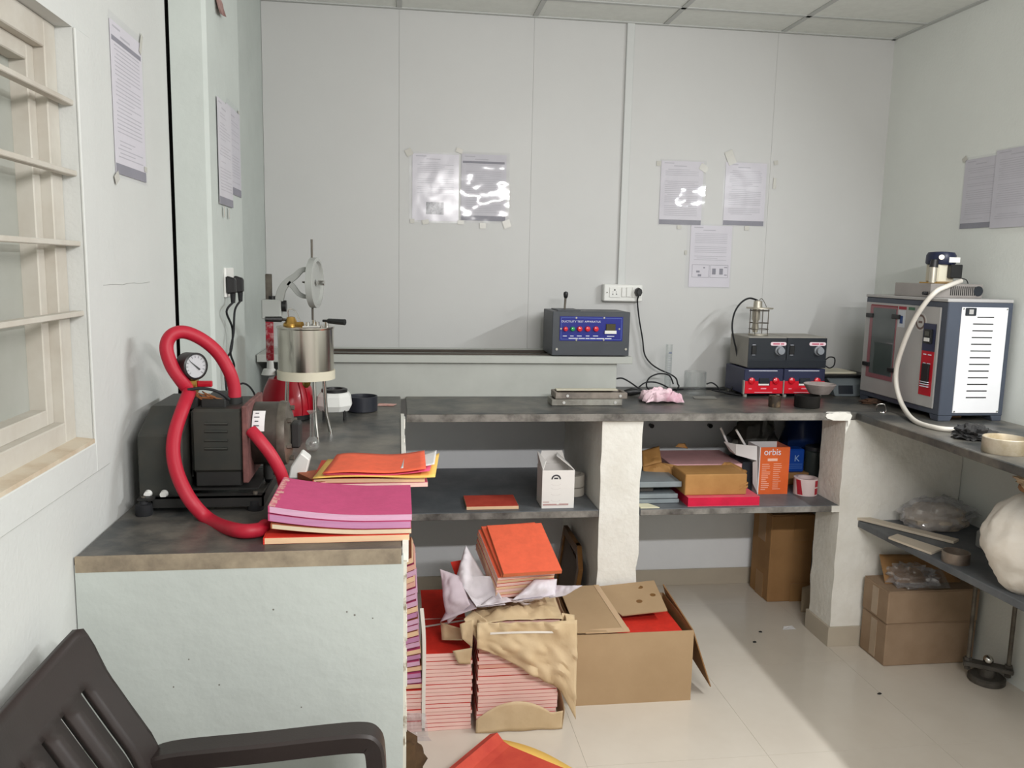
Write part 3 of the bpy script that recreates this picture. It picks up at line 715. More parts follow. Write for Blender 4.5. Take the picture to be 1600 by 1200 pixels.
cab = [p2_+Vector((0.016, 0, -0.05)), at(367, 485, X=XC+0.026), at(365, 520, X=XC+0.026), at(360, 550, X=XC+0.022), at(366, 572, X=XC+0.018), at(362, 595, X=XC+0.02), Vector((XC+0.03, 2.56, ZC+0.006))]
part('cord', MB().tube(spline(cab, 6), 0.0032, 8), RUBBER, t2, smooth=True)
# cable arching to the bench behind the pump
cb = [A(370, 603, 2.55), A(381, 599, 2.55), A(393, 608, 2.57), A(400, 628, 2.6), Vector((A(400, 650, 2.6).x, 2.6, ZC+0.004))]
single('power_cable', MB().tube(spline(cb, 6), 0.003, 8), RUBBER, 'black cable hooped up between the pump and the red bell stand', 'cable', smooth=True)

# ================================================================== NOTEBOOKS
def cov(name, rgb, **k): return mat('cover_'+name, rgb, 0.75, bump=0.12, bscale=160, **k)
C_OR = cov('orange', (234,102,70), var=0.06, scale=30, k=1.02)
C_RED = cov('red', (206,44,28), var=0.08, scale=30, k=1.0)
C_BRICK = cov('brick', (206,80,60), rgb2=(192,66,52), scale=14, k=1.0)
C_MAG = cov('magenta', (188,72,116), var=0.05, scale=40, k=1.02)
C_PINK = cov('pink', (226,170,170), var=0.05, scale=30)
C_CRIM = cov('crimson', (214,30,70), var=0.08, scale=18, k=1.0)
C_BROWN = cov('rust', (160,86,56), var=0.1, scale=20)
def pg(name, rgb, **k): return mat('pages_'+name, rgb, 0.85, scale=5, var=0.05, bump=0.25, bscale=30, stretch=(0.6, 0.6, 30), **k)
P_PINK = pg('pink', (240,200,190), k=1.03)
P_SAL = pg('salmon', (230,176,158))
P_LIL = pg('lilac', (214,170,196), k=1.03)
P_LILD = pg('mauve', (196,138,176))
P_PEACH = pg('peach', (236,198,160))
P_CREAM = pg('cream', (222,206,178))
KRAFT = mat('kraft_paper', (212,188,152), 0.7, k=1.02, rgb2=(198,172,134), scale=6, bump=0.1, bscale=120)
CARD = mat('cardboard', (178,150,116), 0.85, k=1.0, rgb2=(168,140,106), scale=3, bump=0.05, bscale=150)
CARDD = mat('old_cardboard', (164,124,80), 0.85, k=0.95, rgb2=(146,108,68), scale=4)
TAPE = mat('parcel_tape', (158,120,78), 0.3, k=0.95, var=0.06)
STRAPM = mat('white_strap', (232,226,216), 0.5, k=1.05, var=0.03)

_nb = {}
def notebook(label, loc, rz, w, d, t, cover, page, tilt=None, bend=None, bid='', group=None, spine='L', cat='notebook'):
    """covers and page block; loc = centre of the base; bend(u) lifts the book along its width"""
    key = (round(w, 4), round(d, 4), round(t, 4), cover.name, page.name, bid, spine)
    root = thing('notebook', label, cat, (0, 0, 0), 0, group)
    if key not in _nb:
        n = 12 if bend else 1; ct = 0.0006 if t < 0.02 else 0.0016
        f = bend or (lambda u: 0.0)
        def slab(mb, x0, x1, y0, y1, z0, z1):
            rings = []
            for i in range(n+1):
                x = x0+(x1-x0)*i/n; q = f(x/w+0.5)
                rings.append([(x, y0, z0+q), (x, y1, z0+q), (x, y1, z1+q), (x, y0, z1+q)])
            mb.loft(rings)
        p = MB(); slab(p, -w/2+0.0004, w/2-0.0004, -d/2+0.0003, d/2-0.002, ct, t-ct)
        e_ = 0.0010 if (t < 0.02 and not bend) else 0.0
        c = MB(); slab(c, -w/2+e_, w/2-e_, -d/2+e_, d/2, 0, ct); slab(c, -w/2+e_, w/2-e_, -d/2+e_, d/2, t-ct, t)
        q = f(0.0)
        if spine == 'L': c.box(-w/2-0.0015, -w/2+0.0015, -d/2, d/2, q, t+q)
        else: c.box(-w/2, w/2, d/2-0.0015, d/2+0.0015, 0, t)
        _nb[key] = (make_mesh('page_block', p, page), make_mesh('cover', c, cover))
    for nm, me in zip(('page_block', 'cover'), _nb[key]):
        o = bpy.data.objects.new(nm, me); col.objects.link(o); o.parent = root
    mtx = Matrix.Translation(Vector(loc)) @ Matrix.Rotation(rz, 4, 'Z')
    if tilt: mtx = mtx @ Matrix.Rotation(tilt[0], 4, 'X') @ Matrix.Rotation(tilt[1], 4, 'Y')
    root.matrix_basis = mtx
    return root
ORD = ['topmost', 'second', 'third', 'fourth', 'fifth', 'sixth', 'seventh', 'eighth', 'ninth', 'tenth', 'eleventh', 'twelfth', 'thirteenth', 'fourteenth', 'fifteenth', 'sixteenth', 'seventeenth', 'eighteenth', 'nineteenth', 'twentieth', 'twenty-first', 'twenty-second', 'twenty-third', 'twenty-fourth', 'twenty-fifth', 'twenty-sixth', 'twenty-seventh', 'twenty-eighth', 'twenty-ninth', 'thirtieth', 'thirty-first', 'thirty-second', 'thirty-third']
def nth(k): return 'topmost' if k == 0 else ORD[k]+' from the top'
rnd = random.Random(11)

# ---- magenta pile on the near end of the left bench
fl_ = at(413, 851, Z=ZC); W = 0.285; D_ = 0.225
cx_ = fl_.x+W/2; cy_ = fl_.y+D_/2+0.002
G = 'notebooks in the magenta pile on the left bench'
notebook('red notebook with peach page edges at the bottom of the magenta pile', (cx_-0.002, cy_, ZC), 0.01, W, D_, 0.013, C_RED, P_PEACH, group=G)
bend = lambda u: 0.016*max(0, 1-u*1.5)**1.6
notebook('cream-edged notebook under the two lilac-edged ones in the magenta pile', (cx_+0.008, cy_+0.006, ZC+0.0135), 0.0, W-0.01, D_, 0.010, C_BROWN, P_CREAM, bend=bend, bid='b', group=G)
bend2 = lambda u: 0.020*max(0, 1-u*1.45)**1.7
notebook('lilac-edged magenta notebook, second from the top of the pile near the bench edge', (cx_+0.006, cy_+0.008, ZC+0.0245), -0.01, W-0.006, D_, 0.0145, C_MAG, P_LILD, bend=bend2, bid='c', group=G)
bend3 = lambda u: 0.022*max(0, 1-u*1.4)**1.8
top = notebook('magenta notebook with lilac edges and a worn left rim, topmost near the bench edge', (cx_+0.006, cy_+0.010, ZC+0.0395), 0.0, W-0.004, D_, 0.0135, C_MAG, P_LIL, bend=bend3, bid='d', group=G)
# worn rim of the top cover
mb = MB(); ww = W-0.004
worn = mat('worn_rim', (206,160,150), 0.8, k=1.0, rgb2=(190,84,112), scale=60, lo=.42, hi=.56)
for i in range(14):
    y0 = -D_/2+D_*i/14; y1 = y0+D_/14; x1 = -ww/2+0.012+0.008*noise.noise(Vector((i*0.9, 3, 1)))
    z = 0.0139
    mb.add([(-ww/2, y0, z+bend3(0)), (x1, y0, z+bend3((x1+ww/2)/ww)+0.0002), (x1, y1, z+bend3((x1+ww/2)/ww)+0.0002), (-ww/2, y1, z+bend3(0))], [(0,1,2,3)])
part('worn_rim', mb, worn, top, world=False)

# ---- pile of orange sheets behind it
b0 = at(492, 764, Z=ZC)
G = 'notebooks and folders in the orange pile on the left bench'
notebook('pale-edged notebook at the bottom of the orange pile on the left bench', (b0.x+0.14, b0.y+0.10, ZC), 0.03, 0.27, 0.20, 0.012, C_MAG, P_PINK, group=G)
notebook('peach-edged notebook in the middle of the orange pile on the left bench', (b0.x+0.135, b0.y+0.105, ZC+0.0125), -0.02, 0.275, 0.20, 0.011, C_BRICK, P_PEACH, group=G)
notebook('rust-covered notebook lying askew at the left side of the orange pile', (b0.x+0.022, b0.y+0.075, ZC+0.001), 0.55, 0.10, 0.12, 0.016, C_BROWN, P_SAL, tilt=(0.0, -0.0), group=G)
YEL = mat('yellow_card', (244,200,104), 0.7, k=1.02, var=0.04)
def sheet(name, label, cat, fn, M, nu=16, nv=8, t=0.0012, group=None):
    mb = MB(); b = 0
    for j in range(nv+1):
        for i in range(nu+1): mb.v.append(Vector(fn(i/nu, j/nv)))
    for j in range(nv):
        for i in range(nu):
            a = j*(nu+1)+i; mb.f.append((a, a+1, a+nu+2, a+nu+1))
    return single(name, mb, M, label, cat, smooth=True, solid=t, group=group)
zt0 = ZC+0.0245
X0, Y0 = b0.x, b0.y
sheet('folder', 'yellow card folder sticking out under the orange cover on the left bench', 'folder', lambda u, v: (X0-0.005+0.300*u+0.02*v, Y0-0.004+0.205*v-0.01*u, zt0+0.003+0.004*math.sin(u*5)*(1-v)+0.006*u*u+(0.010*max(0, u-0.9)*10*v)), YEL)
sheet('folder', 'pink card folder between the yellow and the orange one', 'folder', lambda u, v: (X0+0.02+0.262*u+0.02*v, Y0+0.003+0.200*v, zt0+0.008+0.007*u*u+0.003*math.sin(u*6+1)), mat('pink_card', (222,88,126), 0.7, var=0.05))
sheet('folder', 'white sheet with a curled corner at the right of the orange pile', 'folder', lambda u, v: (X0+0.21+0.085*u+0.012*v, Y0+0.035+0.14*v, zt0+0.0165+0.010*u*u+0.012*max(0, u-.6)*v), PAPERW)
sheet('folder', 'orange card cover lying on top of the pile behind the magenta notebooks', 'folder', lambda u, v: (X0+0.018+0.255*u+0.022*v-0.02*u*v, Y0-0.001+0.205*v, zt0+0.014+0.008*u*u+0.003*math.sin(u*7)+0.004*math.exp(-((u-0.1)**2+(v-0.9)**2)*40)), C_OR)
q = at(545, 768, Z=ZC+0.03)
single('paper_scrap', MB().patch(q+Vector((-0.05, -0.01, 0.0)), q+Vector((0.045, -0.03, 0.004)), q+Vector((0.03, 0.03, -0.002)), q+Vector((-0.045, 0.03, -0.004)), 6, 5, 0.004, 25, 3), mat('dusty_paper', (196,182,168), 0.8, var=0.06), 'crumpled dusty grey paper between the orange and magenta piles', 'paper', solid=0.001)

# ---- stack B: red-topped stack on the floor
tB = 0.0138
GB = 'notebooks in the red-topped stack on the floor'
nB = 20
for k in range(nB):
    i = nB-1-k
    notebook('pink-edged notebook, %s of the narrow red-topped stack on the floor' % nth(i), (0.166+rnd.uniform(-.0025, .0025), 2.735+rnd.uniform(-.002, .002), k*tB), rnd.uniform(-.012, .012), 0.158, 0.27, tB-0.0006, C_RED, P_PINK if rnd.random() < .8 else P_SAL, group=GB, spine='B')
ream = single('paper_bundle', MB().box(0.09, 0.243, 2.885, 3.15, 0, 0.262), KRAFT, 'kraft-wrapped bundle behind the red-topped stack, under the shelf', 'bundle', bevel=0.004)
notebook('red notebook lying flat behind the red-topped stack, under the shelf', (0.166, 3.015, 0.2625), 0.0, 0.158, 0.27, tB-0.0006, C_RED, P_PINK, spine='B')
mb = MB(); zB = nB*tB+0.0012
mb.hexa([(0.088, 2.80, zB), (0.245, 2.845, zB), (0.245, 2.857, zB), (0.088, 2.812, zB), (0.088, 2.80, zB+0.0008), (0.245, 2.845, zB+0.0008), (0.245, 2.857, zB+0.0008), (0.088, 2.812, zB+0.0008)])
single('packing_strap', mb, STRAPM, 'white packing strap across the top of the red-topped stack', 'strap')

# ---- stack A: lilac and peach notebooks standing out of the bench's open side
GA = 'notebooks in the crooked lilac stack by the bench'
z = 0.0; tl = 0.0
for k in range(33):
    i = 32-k
    if k < 11: tl = 0.0; tk = 0.0138; pm = P_PINK; xo = 0; lab = 'pink-edged'
    elif k < 18: tl = -0.025*(k-10); tk = 0.016; pm = [P_LIL, P_LILD, P_PEACH][k % 3]; xo = 0.002*((k % 3)-1)
    elif k < 27: tl = -0.19-0.014*(k-17); tk = 0.0175; pm = [P_PEACH, P_LIL, P_LIL, P_LILD][k % 4]; xo = 0.0025*math.sin(k*2.1)
    else: tl = -0.33-0.008*(k-27); tk = 0.018; pm = [P_LIL, P_SAL, P_PEACH][k % 3]; xo = 0.004*math.sin(k*1.7)
    nm = {P_PINK: 'pink', P_LIL: 'lilac', P_LILD: 'mauve', P_PEACH: 'peach', P_SAL: 'salmon'}[pm]
    w = 0.20
    xr_ = 0.078-max(0, k-12)*0.0012+xo     # right end
    cxx = xr_-w/2*math.cos(tl)
    zc_ = z-math.sin(-tl)*w/2 + (0.0 if k < 11 else 0.0)
    # lie the book so its right end is at height z
    notebook('%s-edged notebook, %s of the crooked stack beside the bench wall' % (nm, nth(i)), (cxx, 2.70+rnd.uniform(-.004, .004), z-math.sin(tl)*w/2), rnd.uniform(-.015, .015), w, 0.21, tk-0.0006, C_RED if k < 11 else (C_MAG if k % 2 else C_BROWN), pm, tilt=(0, tl), group=GA, spine='B')
    z += tk/math.cos(tl)
# white strap and clear bag at its corner
mb = MB(); pts = [Vector((0.084, 2.586, 0.02)), Vector((0.084, 2.584, 0.12)), Vector((0.085, 2.584, 0.27)), Vector((0.083, 2.586, 0.36)), Vector((0.076, 2.59, 0.44))]
sp = spline(pts, 5)
for a_, b_ in zip(sp[:-1], sp[1:]): mb.hexa([a_+Vector((-.006,0,0)), a_+Vector((.006,0,0)), a_+Vector((.006,.001,0)), a_+Vector((-.006,.001,0)), b_+Vector((-.006,0,0)), b_+Vector((.006,0,0)), b_+Vector((.006,.001,0)), b_+Vector((-.006,.001,0))])
single('packing_strap', mb, STRAPM, 'white packing strap running down the corner of the crooked lilac stack', 'strap')
FILM = film_mat('clear_bag', 0.10, 22, 1.0, (0.92, 0.92, 0.94), 0.12, 0.18)
mb = MB().patch((-0.02, 2.575, 0.002), (0.10, 2.565, 0.003), (0.092, 2.583, 0.075), (-0.02, 2.585, 0.085), 12, 8, 0.012, 30, 5).patch((-0.02, 2.55, 0.001), (0.11, 2.54, 0.001), (0.10, 2.565, 0.003), (-0.02, 2.575, 0.002), 10, 4, 0.004, 40, 6)
single('plastic_bag', mb, FILM, 'clear crumpled plastic bag at the foot of the crooked stack', 'bag', smooth=True)

# ---- stack C in torn brown paper
GC = 'notebooks in the stack wrapped in brown paper'
nC = 28
for k in range(nC):
    i = nC-1-k
    notebook('pink-edged notebook, %s of the stack in torn brown paper' % nth(i), (0.4+rnd.uniform(-.003, .003), 2.705+rnd.uniform(-.002, .002), k*tB), rnd.uniform(-.01, .01)+(0.02 if k == 15 else 0), 0.272, 0.235, tB-0.0006, C_RED, P_PINK if rnd.random() < .85 else P_SAL, group=GC, spine='B')
wrap = thing('brown_wrapping_paper', 'torn creased brown paper draped over and round the middle notebook stack', 'wrapping paper', (0.4, 2.6, 0))
F = lambda px, py, Y: at(px, py, Y=Y)
zt = nC*tB+0.004
mb = MB()
# top, sagging over the edge
mb.patch((0.262, 2.572, zt), (0.545, 2.572, zt+0.006), (0.55, 2.83, zt+0.01), (0.255, 2.83, zt+0.012), 30, 24, 0.030, 12, 1, 0.012)
part('top_sheet', mb, KRAFT, wrap, smooth=True, angle=30, solid=0.001)
mb = MB()
# hanging front flap: slants from the left top corner to the right bottom
a0 = F(720, 1000, 2.572); a1 = F(905, 1108, 2.572)
N_ = 36; rows = 22
for j in range(rows+1):
    for i in range(N_+1):
        u = i/N_; v = j/rows
        x = 0.255+0.335*u
        zl = zt-0.075-0.20*u**1.15-0.06*max(0, u-0.85)/0.15
        zu = zt+0.004
        z_ = zu*(1-v)+zl*v
        y_ = 2.562-0.010*math.sin(math.pi*v)-0.012*v + 0.018*noise.noise(Vector((x*11+z_*6, z_*11-x*5, 3)))-0.022*abs(noise.noise(Vector((x*22+z_*14, z_*20, 8)))) - 0.02*max(0, u-.85)*v*4
        mb.v.append(Vector((x, min(y_, 2.580), z_)))
for j in range(rows):
    for i in range(N_):
        a = j*(N_+1)+i; mb.f.append((a, a+1, a+N_+2, a+N_+1))
part('front_flap', mb, KRAFT, wrap, smooth=True, angle=30, solid=0.001)
# lower pocket still round the bottom of the stack
mb = MB(); rows = 8
for j in range(rows+1):
    for i in range(N_+1):
        u = i/N_; v = j/rows
        x = 0.258+0.295*u; zz = 0.045+0.060*math.sin(math.pi*min(1, u*1.15+0.02))**0.8+0.025*u
        z_ = 0.002+(zz-0.002)*v
        y_ = 2.568-0.004*v-0.008*math.sin(math.pi*u)*v+0.004*noise.noise(Vector((x*18, z_*18, 6)))
        mb.v.append(Vector((x, y_, z_)))
for j in range(rows):
    for i in range(N_):
        a = j*(N_+1)+i; mb.f.append((a, a+1, a+N_+2, a+N_+1))
mb.patch((0.553, 2.568, 0.002), (0.556, 2.84, 0.002), (0.556, 2.84, 0.16), (0.560, 2.565, 0.075), 8, 5, 0.006, 14, 3)
part('lower_pocket', mb, KRAFT, wrap, smooth=True, angle=30, solid=0.001)
# right side and gathered corner
mb = MB()
mb.patch((0.556, 2.572, zt-0.20), (0.585, 2.66, 0.14), (0.565, 2.83, zt), (0.556, 2.572, zt+0.004), 10, 10, 0.014, 14, 9)
c_ = F(898, 965, 2.6)
mb.patch((0.545, 2.575, zt-0.10), (0.592, 2.600, zt-0.115), (0.600, 2.640, zt-0.015), (0.545, 2.60, zt+0.012), 8, 8, 0.012, 22, 12)
part('side_fold', mb, KRAFT, wrap, smooth=True, angle=30, solid=0.001)
# left corner: bunched lug and the torn tab
mb = MB()
mb.patch((0.215, 2.60, zt+0.002), (0.262, 2.570, zt-0.07), (0.29, 2.574, zt+0.006), (0.25, 2.64, zt+0.016), 8, 8, 0.016, 26, 15)
t0 = F(707, 1017, 2.57); t1 = F(716, 1037, 2.57); t2 = F(735, 1038, 2.57); t3 = F(738, 1012, 2.57); 
mb.patch(t1, t2, t3, t0, 6, 6, 0.003, 30, 16)
mb.patch(F(722, 998, 2.572), t3, F(740, 968, 2.575), F(718, 975, 2.58), 6, 6, 0.006, 30, 18)
part('corner_fold', mb, KRAFT, wrap, smooth=True, angle=30, solid=0.001)
s0 = F(766, 990, 2.546); s1 = F(872, 988, 2.546)
mb = MB(); pts = [s0+(s1-s0)*(i/8)+Vector((0, -0.008*math.sin(math.pi*i/8), 0.006*math.sin(math.pi*i/8))) for i in range(9)]
for a_, b_ in zip(pts[:-1], pts[1:]): mb.hexa([a_+Vector((0,0,-.0035)), b_+Vector((0,0,-.0035)), b_+Vector((0,.001,-.0035)), a_+Vector((0,.001,-.0035)), a_+Vector((0,0,.0035)), b_+Vector((0,0,.0035)), b_+Vector((0,.001,.0035)), a_+Vector((0,.001,.0035))])
single('packing_strap', mb, STRAPM, 'white packing strap over the brown paper on the middle stack', 'strap')

# ---- stack D tilted on top, in white paper
GD = 'notebooks in the tilted orange-topped stack'
base = Matrix.Translation(Vector((0.425, 2.665, 0.440))) @ Matrix.Rotation(R(10), 4, 'Z') @ Matrix.Rotation(R(19), 4, 'X')
nD = 9
for k in range(nD):
    i = nD-1-k
    tk = 0.0125 if k < 7 else 0.015
    zz = k*0.0127 if k < 7 else 7*0.0127+(k-7)*0.0155
    off = {7: (0.010, 0.0), 8: (0.018, -0.022)}.get(k, (rnd.uniform(-.002, .002), rnd.uniform(-.002, .002)))
    yw = {7: 0.0, 8: -0.05}.get(k, rnd.uniform(-.01, .01))
    o = notebook('%s, %s of the tilted stack in white paper' % ('pink-edged notebook' if k < 7 else 'orange notebook with orange edges', nth(i)), (0, 0, 0), 0, 0.205, 0.265, tk-0.0005, C_OR if k > 4 else C_BRICK, [P_PINK, P_PEACH][k % 2] if k < 7 else mat('pages_orange', (206,110,70), 0.8), group=GD, spine='B')
    o.matrix_basis = base @ Matrix.Translation((off[0], 0.133+off[1], zz)) @ Matrix.Rotation(yw, 4, 'Z')
WP = mat('tissue_paper', (226,220,224), 0.7, k=1.06, rgb2=(210,202,208), scale=5)
wp = thing('white_wrapping_paper', 'torn white wrapping paper flaring out round the tilted notebook stack', 'wrapping paper', (0.4, 2.7, 0.41))
B_ = lambda x, y, z: base @ Vector((x, y, z))
mb = MB()
mb.patch(F(790, 945, 2.60), F(745, 948, 2.60), F(712, 900, 2.74), B_(-0.108, 0.06, 0.05), 18, 18, 0.022, 13, 21, 0.02)
mb.patch(F(712, 905, 2.74), F(724, 945, 2.66), B_(-0.106, 0.10, 0.0), F(728, 852, 2.82), 18, 18, 0.020, 13, 22, 0.03)
mb.patch(B_(-0.10, 0.02, -0.004), B_(0.02, -0.03, -0.006), F(800, 940, 2.585), F(745, 948, 2.59), 18, 14, 0.022, 15, 23, -0.01)
mb.patch(B_(0.02, -0.03, -0.004), B_(0.105, 0.01, 0.0), F(868, 930, 2.60), F(800, 940, 2.585), 18, 14, 0.022, 15, 24, 0.01)
mb.patch(F(800, 938, 2.59), F(868, 932, 2.61), F(870, 905, 2.66), F(835, 905, 2.64), 16, 14, 0.026, 14, 25, 0.02)
mb.patch(F(858, 935, 2.62), F(884, 930, 2.60), F(910, 915, 2.58), F(865, 915, 2.66), 14, 10, 0.012, 16, 26, 0.012)
part('torn_sheet', mb, WP, wp, smooth=True, angle=70, solid=0.0008)
mb = MB()
mb.patch(F(700, 975, 2.66), F(735, 945, 2.62), F(718, 900, 2.72), F(687, 889, 2.74), 16, 16, 0.018, 12, 27, 0.03)
mb.patch(F(688, 972, 2.65), F(745, 950, 2.61), F(735, 935, 2.66), F(705, 940, 2.70), 10, 6, 0.008, 20, 28)
part('tissue_flap', mb, mat('lilac_tissue', (204,188,196), 0.7, var=0.05), wp, smooth=True, angle=70, solid=0.0008, label='greyish lilac flap of the torn paper')
mb = MB().patch(F(726, 940, 2.79), F(744, 935, 2.78), F(722, 875, 2.84), F(704, 878, 2.84), 6, 6, 0.006, 12, 29)
single('card_sheet', mb, C_RED, 'stiff red card sheet standing up behind the white wrapping paper', 'card', solid=0.002)
mb = MB().patch(F(688, 972, 2.70), F(730, 985, 2.60), F(722, 1000, 2.58), F(690, 1000, 2.66), 8, 6, 0.010, 18, 30, 0.015)
part('left_fold', mb, KRAFT, wrap, smooth=True, angle=30, solid=0.001)

# ---- pile E in the foreground
cE = Vector((0.33, 2.262, 0.0)); rE = R(-40)
G = 'notebooks and folders in the low pile at the bottom of the picture'
notebook('lilac-edged notebook at the bottom of the low red pile in the foreground', cE+Vector((-0.01, -0.01, 0)), rE-0.05, 0.29, 0.23, 0.014, C_MAG, P_LIL, group=G)
notebook('pink-edged notebook in the middle of the low red pile in the foreground', cE+Vector((0, 0, 0.0142)), rE+0.04, 0.29, 0.23, 0.014, C_RED, P_PINK, group=G)
def rot2(x, y): return Vector((x*math.cos(rE)-y*math.sin(rE), x*math.sin(rE)+y*math.cos(rE), 0))
sheet('folder', 'yellow card folder under the red cover of the foreground pile', 'folder', lambda u, v: cE+rot2(-0.165+0.30*u, -0.13+0.285*v+0.02*math.sin(u*3))+Vector((0, 0, 0.033+0.004*math.sin(u*4))), YEL, group=G)
sheet('folder', 'bright pink folder curling up at the right of the foreground pile', 'folder', lambda u, v: cE+rot2(0.06+0.13*u, -0.10+0.18*v)+Vector((0, 0, 0.036+0.028*u*u)), mat('hot_pink_card', (232,96,150), 0.5, var=0.05), group=G)
notebook('brick red notebook with a creased spine on top of the foreground pile', cE+Vector((0.0, 0, 0.042)), rE, 0.30, 0.245, 0.012, C_BRICK, P_PEACH, tilt=(0, 0.03), bend=lambda u: 0.028*math.exp(-((u-0.07)/0.08)**2)-0.004, bid='e', group=G)
# dark brown sack by the bench
q = at(628, 1208, Y=2.3)
single('brown_sack', MB().blob((q.x-0.01, 2.32, 0.075), (0.078, 0.07, 0.085), 0.25, 3, 4, 26, 18, 0.0), mat('brown_sack', (96,72,46), 0.9, k=0.95, rgb2=(70,52,34), scale=10), 'dark brown sack on the floor at the corner of the left bench', 'sack', smooth=True)

# ================================================================== OPEN CARTON
bx = thing('cardboard_box', 'open brown carton on the floor, flaps up, red notebook inside', 'box', (0.85, 2.9, 0))
x0, x1, y0, y1, hb = 0.628, 1.058, 2.71, 3.065, 0.268; tt = 0.004
part('front_wall', MB().box(x0, x1, y0, y0+tt, 0.0, hb), CARD, bx)
part('back_wall', MB().box(x0, x1, y1-tt, y1, 0.0, hb), CARD, bx)
part('side_wall', MB().box(x0, x0+tt, y0+tt, y1-tt, 0.0, hb), CARDD, bx)
part('side_wall', MB().box(x1-tt, x1, y0+tt, y1-tt, 0.0, hb), CARDD, bx)
part('bottom', MB().box(x0+tt, x1-tt, y0+tt, y1-tt, 0.0, tt), CARD, bx)
z1 = hb+0.006
def panel(mb, pts, t=0.004):
    pts = [Vector(p) for p in pts]; n = (pts[1]-pts[0]).cross(pts[3]-pts[0]).normalized()*t
    mb.hexa(pts+[p+n for p in pts])
f1 = part('flap', MB(), CARD, bx)
mb = MB(); L1 = at(985, 989, Z=z1); L2 = at(932, 914, Z=z1+0.02)
panel(mb, [(x0, y0+0.002, z1-0.001), (L1.x, y0-0.002, z1), (L2.x-0.0, y1, z1+0.03), (x0, y1, z1+0.029)])
f1.data = make_mesh('flap', mb, CARD, full(bx))
q0 = Vector((L1.x, y0-0.002, z1+0.0046)); q1 = Vector((L2.x, y1, z1+0.0346))
mb = MB(); panel(mb, [q0+Vector((-0.022, 0, 0)), q0, q1, q1+Vector((-0.022, 0, 0))], 0.0006)
mb.hexa([Vector((x0+0.03, y0-0.0025, z1-0.001)), Vector((L1.x, y0-0.0035, z1+0.001)), Vector((L1.x, y0+0.02, z1+0.0068)), Vector((x0+0.03, y0+0.02, z1+0.004)), Vector((x0+0.03, y0-0.0025, z1+0.0015)), Vector((L1.x, y0-0.0035, z1+0.0052)), Vector((L1.x, y0+0.02, z1+0.0074)), Vector((x0+0.03, y0+0.02, z1+0.0046))])
part('packing_tape', mb, mat('clear_tape', (196,164,128), 0.3, k=1.0, var=0.03), f1)
mb = MB(); m0 = at(972, 963, Z=z1-0.004); m1 = at(1043, 955, Z=z1+0.012); 
e0 = Vector((x1, y1, hb)); 
panel(mb, [m0, m1, (at(1022, 908, Y=y1)), Vector((L2.x-0.06, y1, z1+0.02))])
f2 = part('flap', mb, CARD, bx)
n2 = (m1-m0).cross(at(1022, 908, Y=y1)-m0).normalized()*0.0046
if n2.z < 0: n2 = -n2
for (px, py, r_) in ((1000, 919, 0.012), (1020, 931, 0.011), (999, 941, 0.012), (994, 914, 0.006)):
    u = (px-972)/(1043-972)
    # point on the flap plane
    v_ = at(px, py, Z=1.0)-EYE; nn = n2.normalized(); t_ = (m0-EYE).dot(nn)/v_.dot(nn); p = EYE+v_*t_
    part('oil_stain', MB().cyl(p+nn*0.0041, p+nn*0.0047, r_, n=16), mat('oil_stain', (120,84,44), 0.6, var=0.15, scale=80), f2)
mb = MB(); tip = Vector((1.145, 2.735, 0.035))
panel(mb, [(x1, y0+0.004, hb), (x1, y1, hb+0.035), (1.115, y1, 0.11), tip], 0.004)
part('flap', mb, CARDD, bx)
fill = single('paper_bundle', MB().box(x0+0.03, x1-0.03, y0+0.03, y1-0.02, tt, 0.215), KRAFT, 'kraft-wrapped bundle inside the open carton, under its red notebook', 'bundle', bevel=0.004)
notebook('bright red notebook inside the open carton', ((x0+x1)/2+0.05, (y0+y1)/2+0.0, 0.2155), 0.0, 0.28, 0.29, 0.03, C_CRIM if False else C_RED, P_PINK, spine='B')

# small litter on the floor
q = at(1231, 982, Z=0.001)
single('paper_scrap', MB().patch(q+Vector((-0.03, -0.012, 0.001)), q+Vector((0.03, -0.016, 0.002)), q+Vector((0.028, 0.018, 0.004)), q+Vector((-0.012, 0.016, 0.003)), 5, 4, 0.004, 50, 2), PAPERW, 'small white paper scrap on the floor by the corner pier', 'paper', solid=0.0006)
for px, py, nm in ((1179, 1004, 'left'), (1188, 988, 'right')):
    q = at(px, py, Z=0); single('floor_chip', MB().blob(q+Vector((0, 0, 0.003)), (0.008, 0.005, 0.004), 0.4, 3, px, 8, 6, 0.0), DARK, '%s of two tiny dark chips on the floor left of the paper scrap' % nm, 'chip')
q = at(1374, 1085, Z=0); single('floor_chip', MB().blob(q+Vector((0, 0, 0.003)), (0.008, 0.004, 0.004), 0.4, 3, 5, 8, 6, 0.0), DARK, 'tiny dark chip on the floor in front of the stacked boxes', 'chip')

# ================================================================== BACK WORKTOP
TROUGHC = mat('trough_paint', (184,186,180), 0.45, k=1.08, rgb2=(172,174,168), scale=3)
NAVYG = mat('slate_enamel', (66,70,76), 0.45, k=1.0, var=0.06)
BLUEP = mat('blue_panel', (4,22,128), 0.45, k=1.0, var=0.05)
WINK = mat('white_ink', (225,228,240), 0.6, var=0.02)
REDB = mat('red_button', (214,24,40), 0.25, k=1.0, coat=0.4)
GREENB = mat('green_button', (20,150,80), 0.25, coat=0.4)
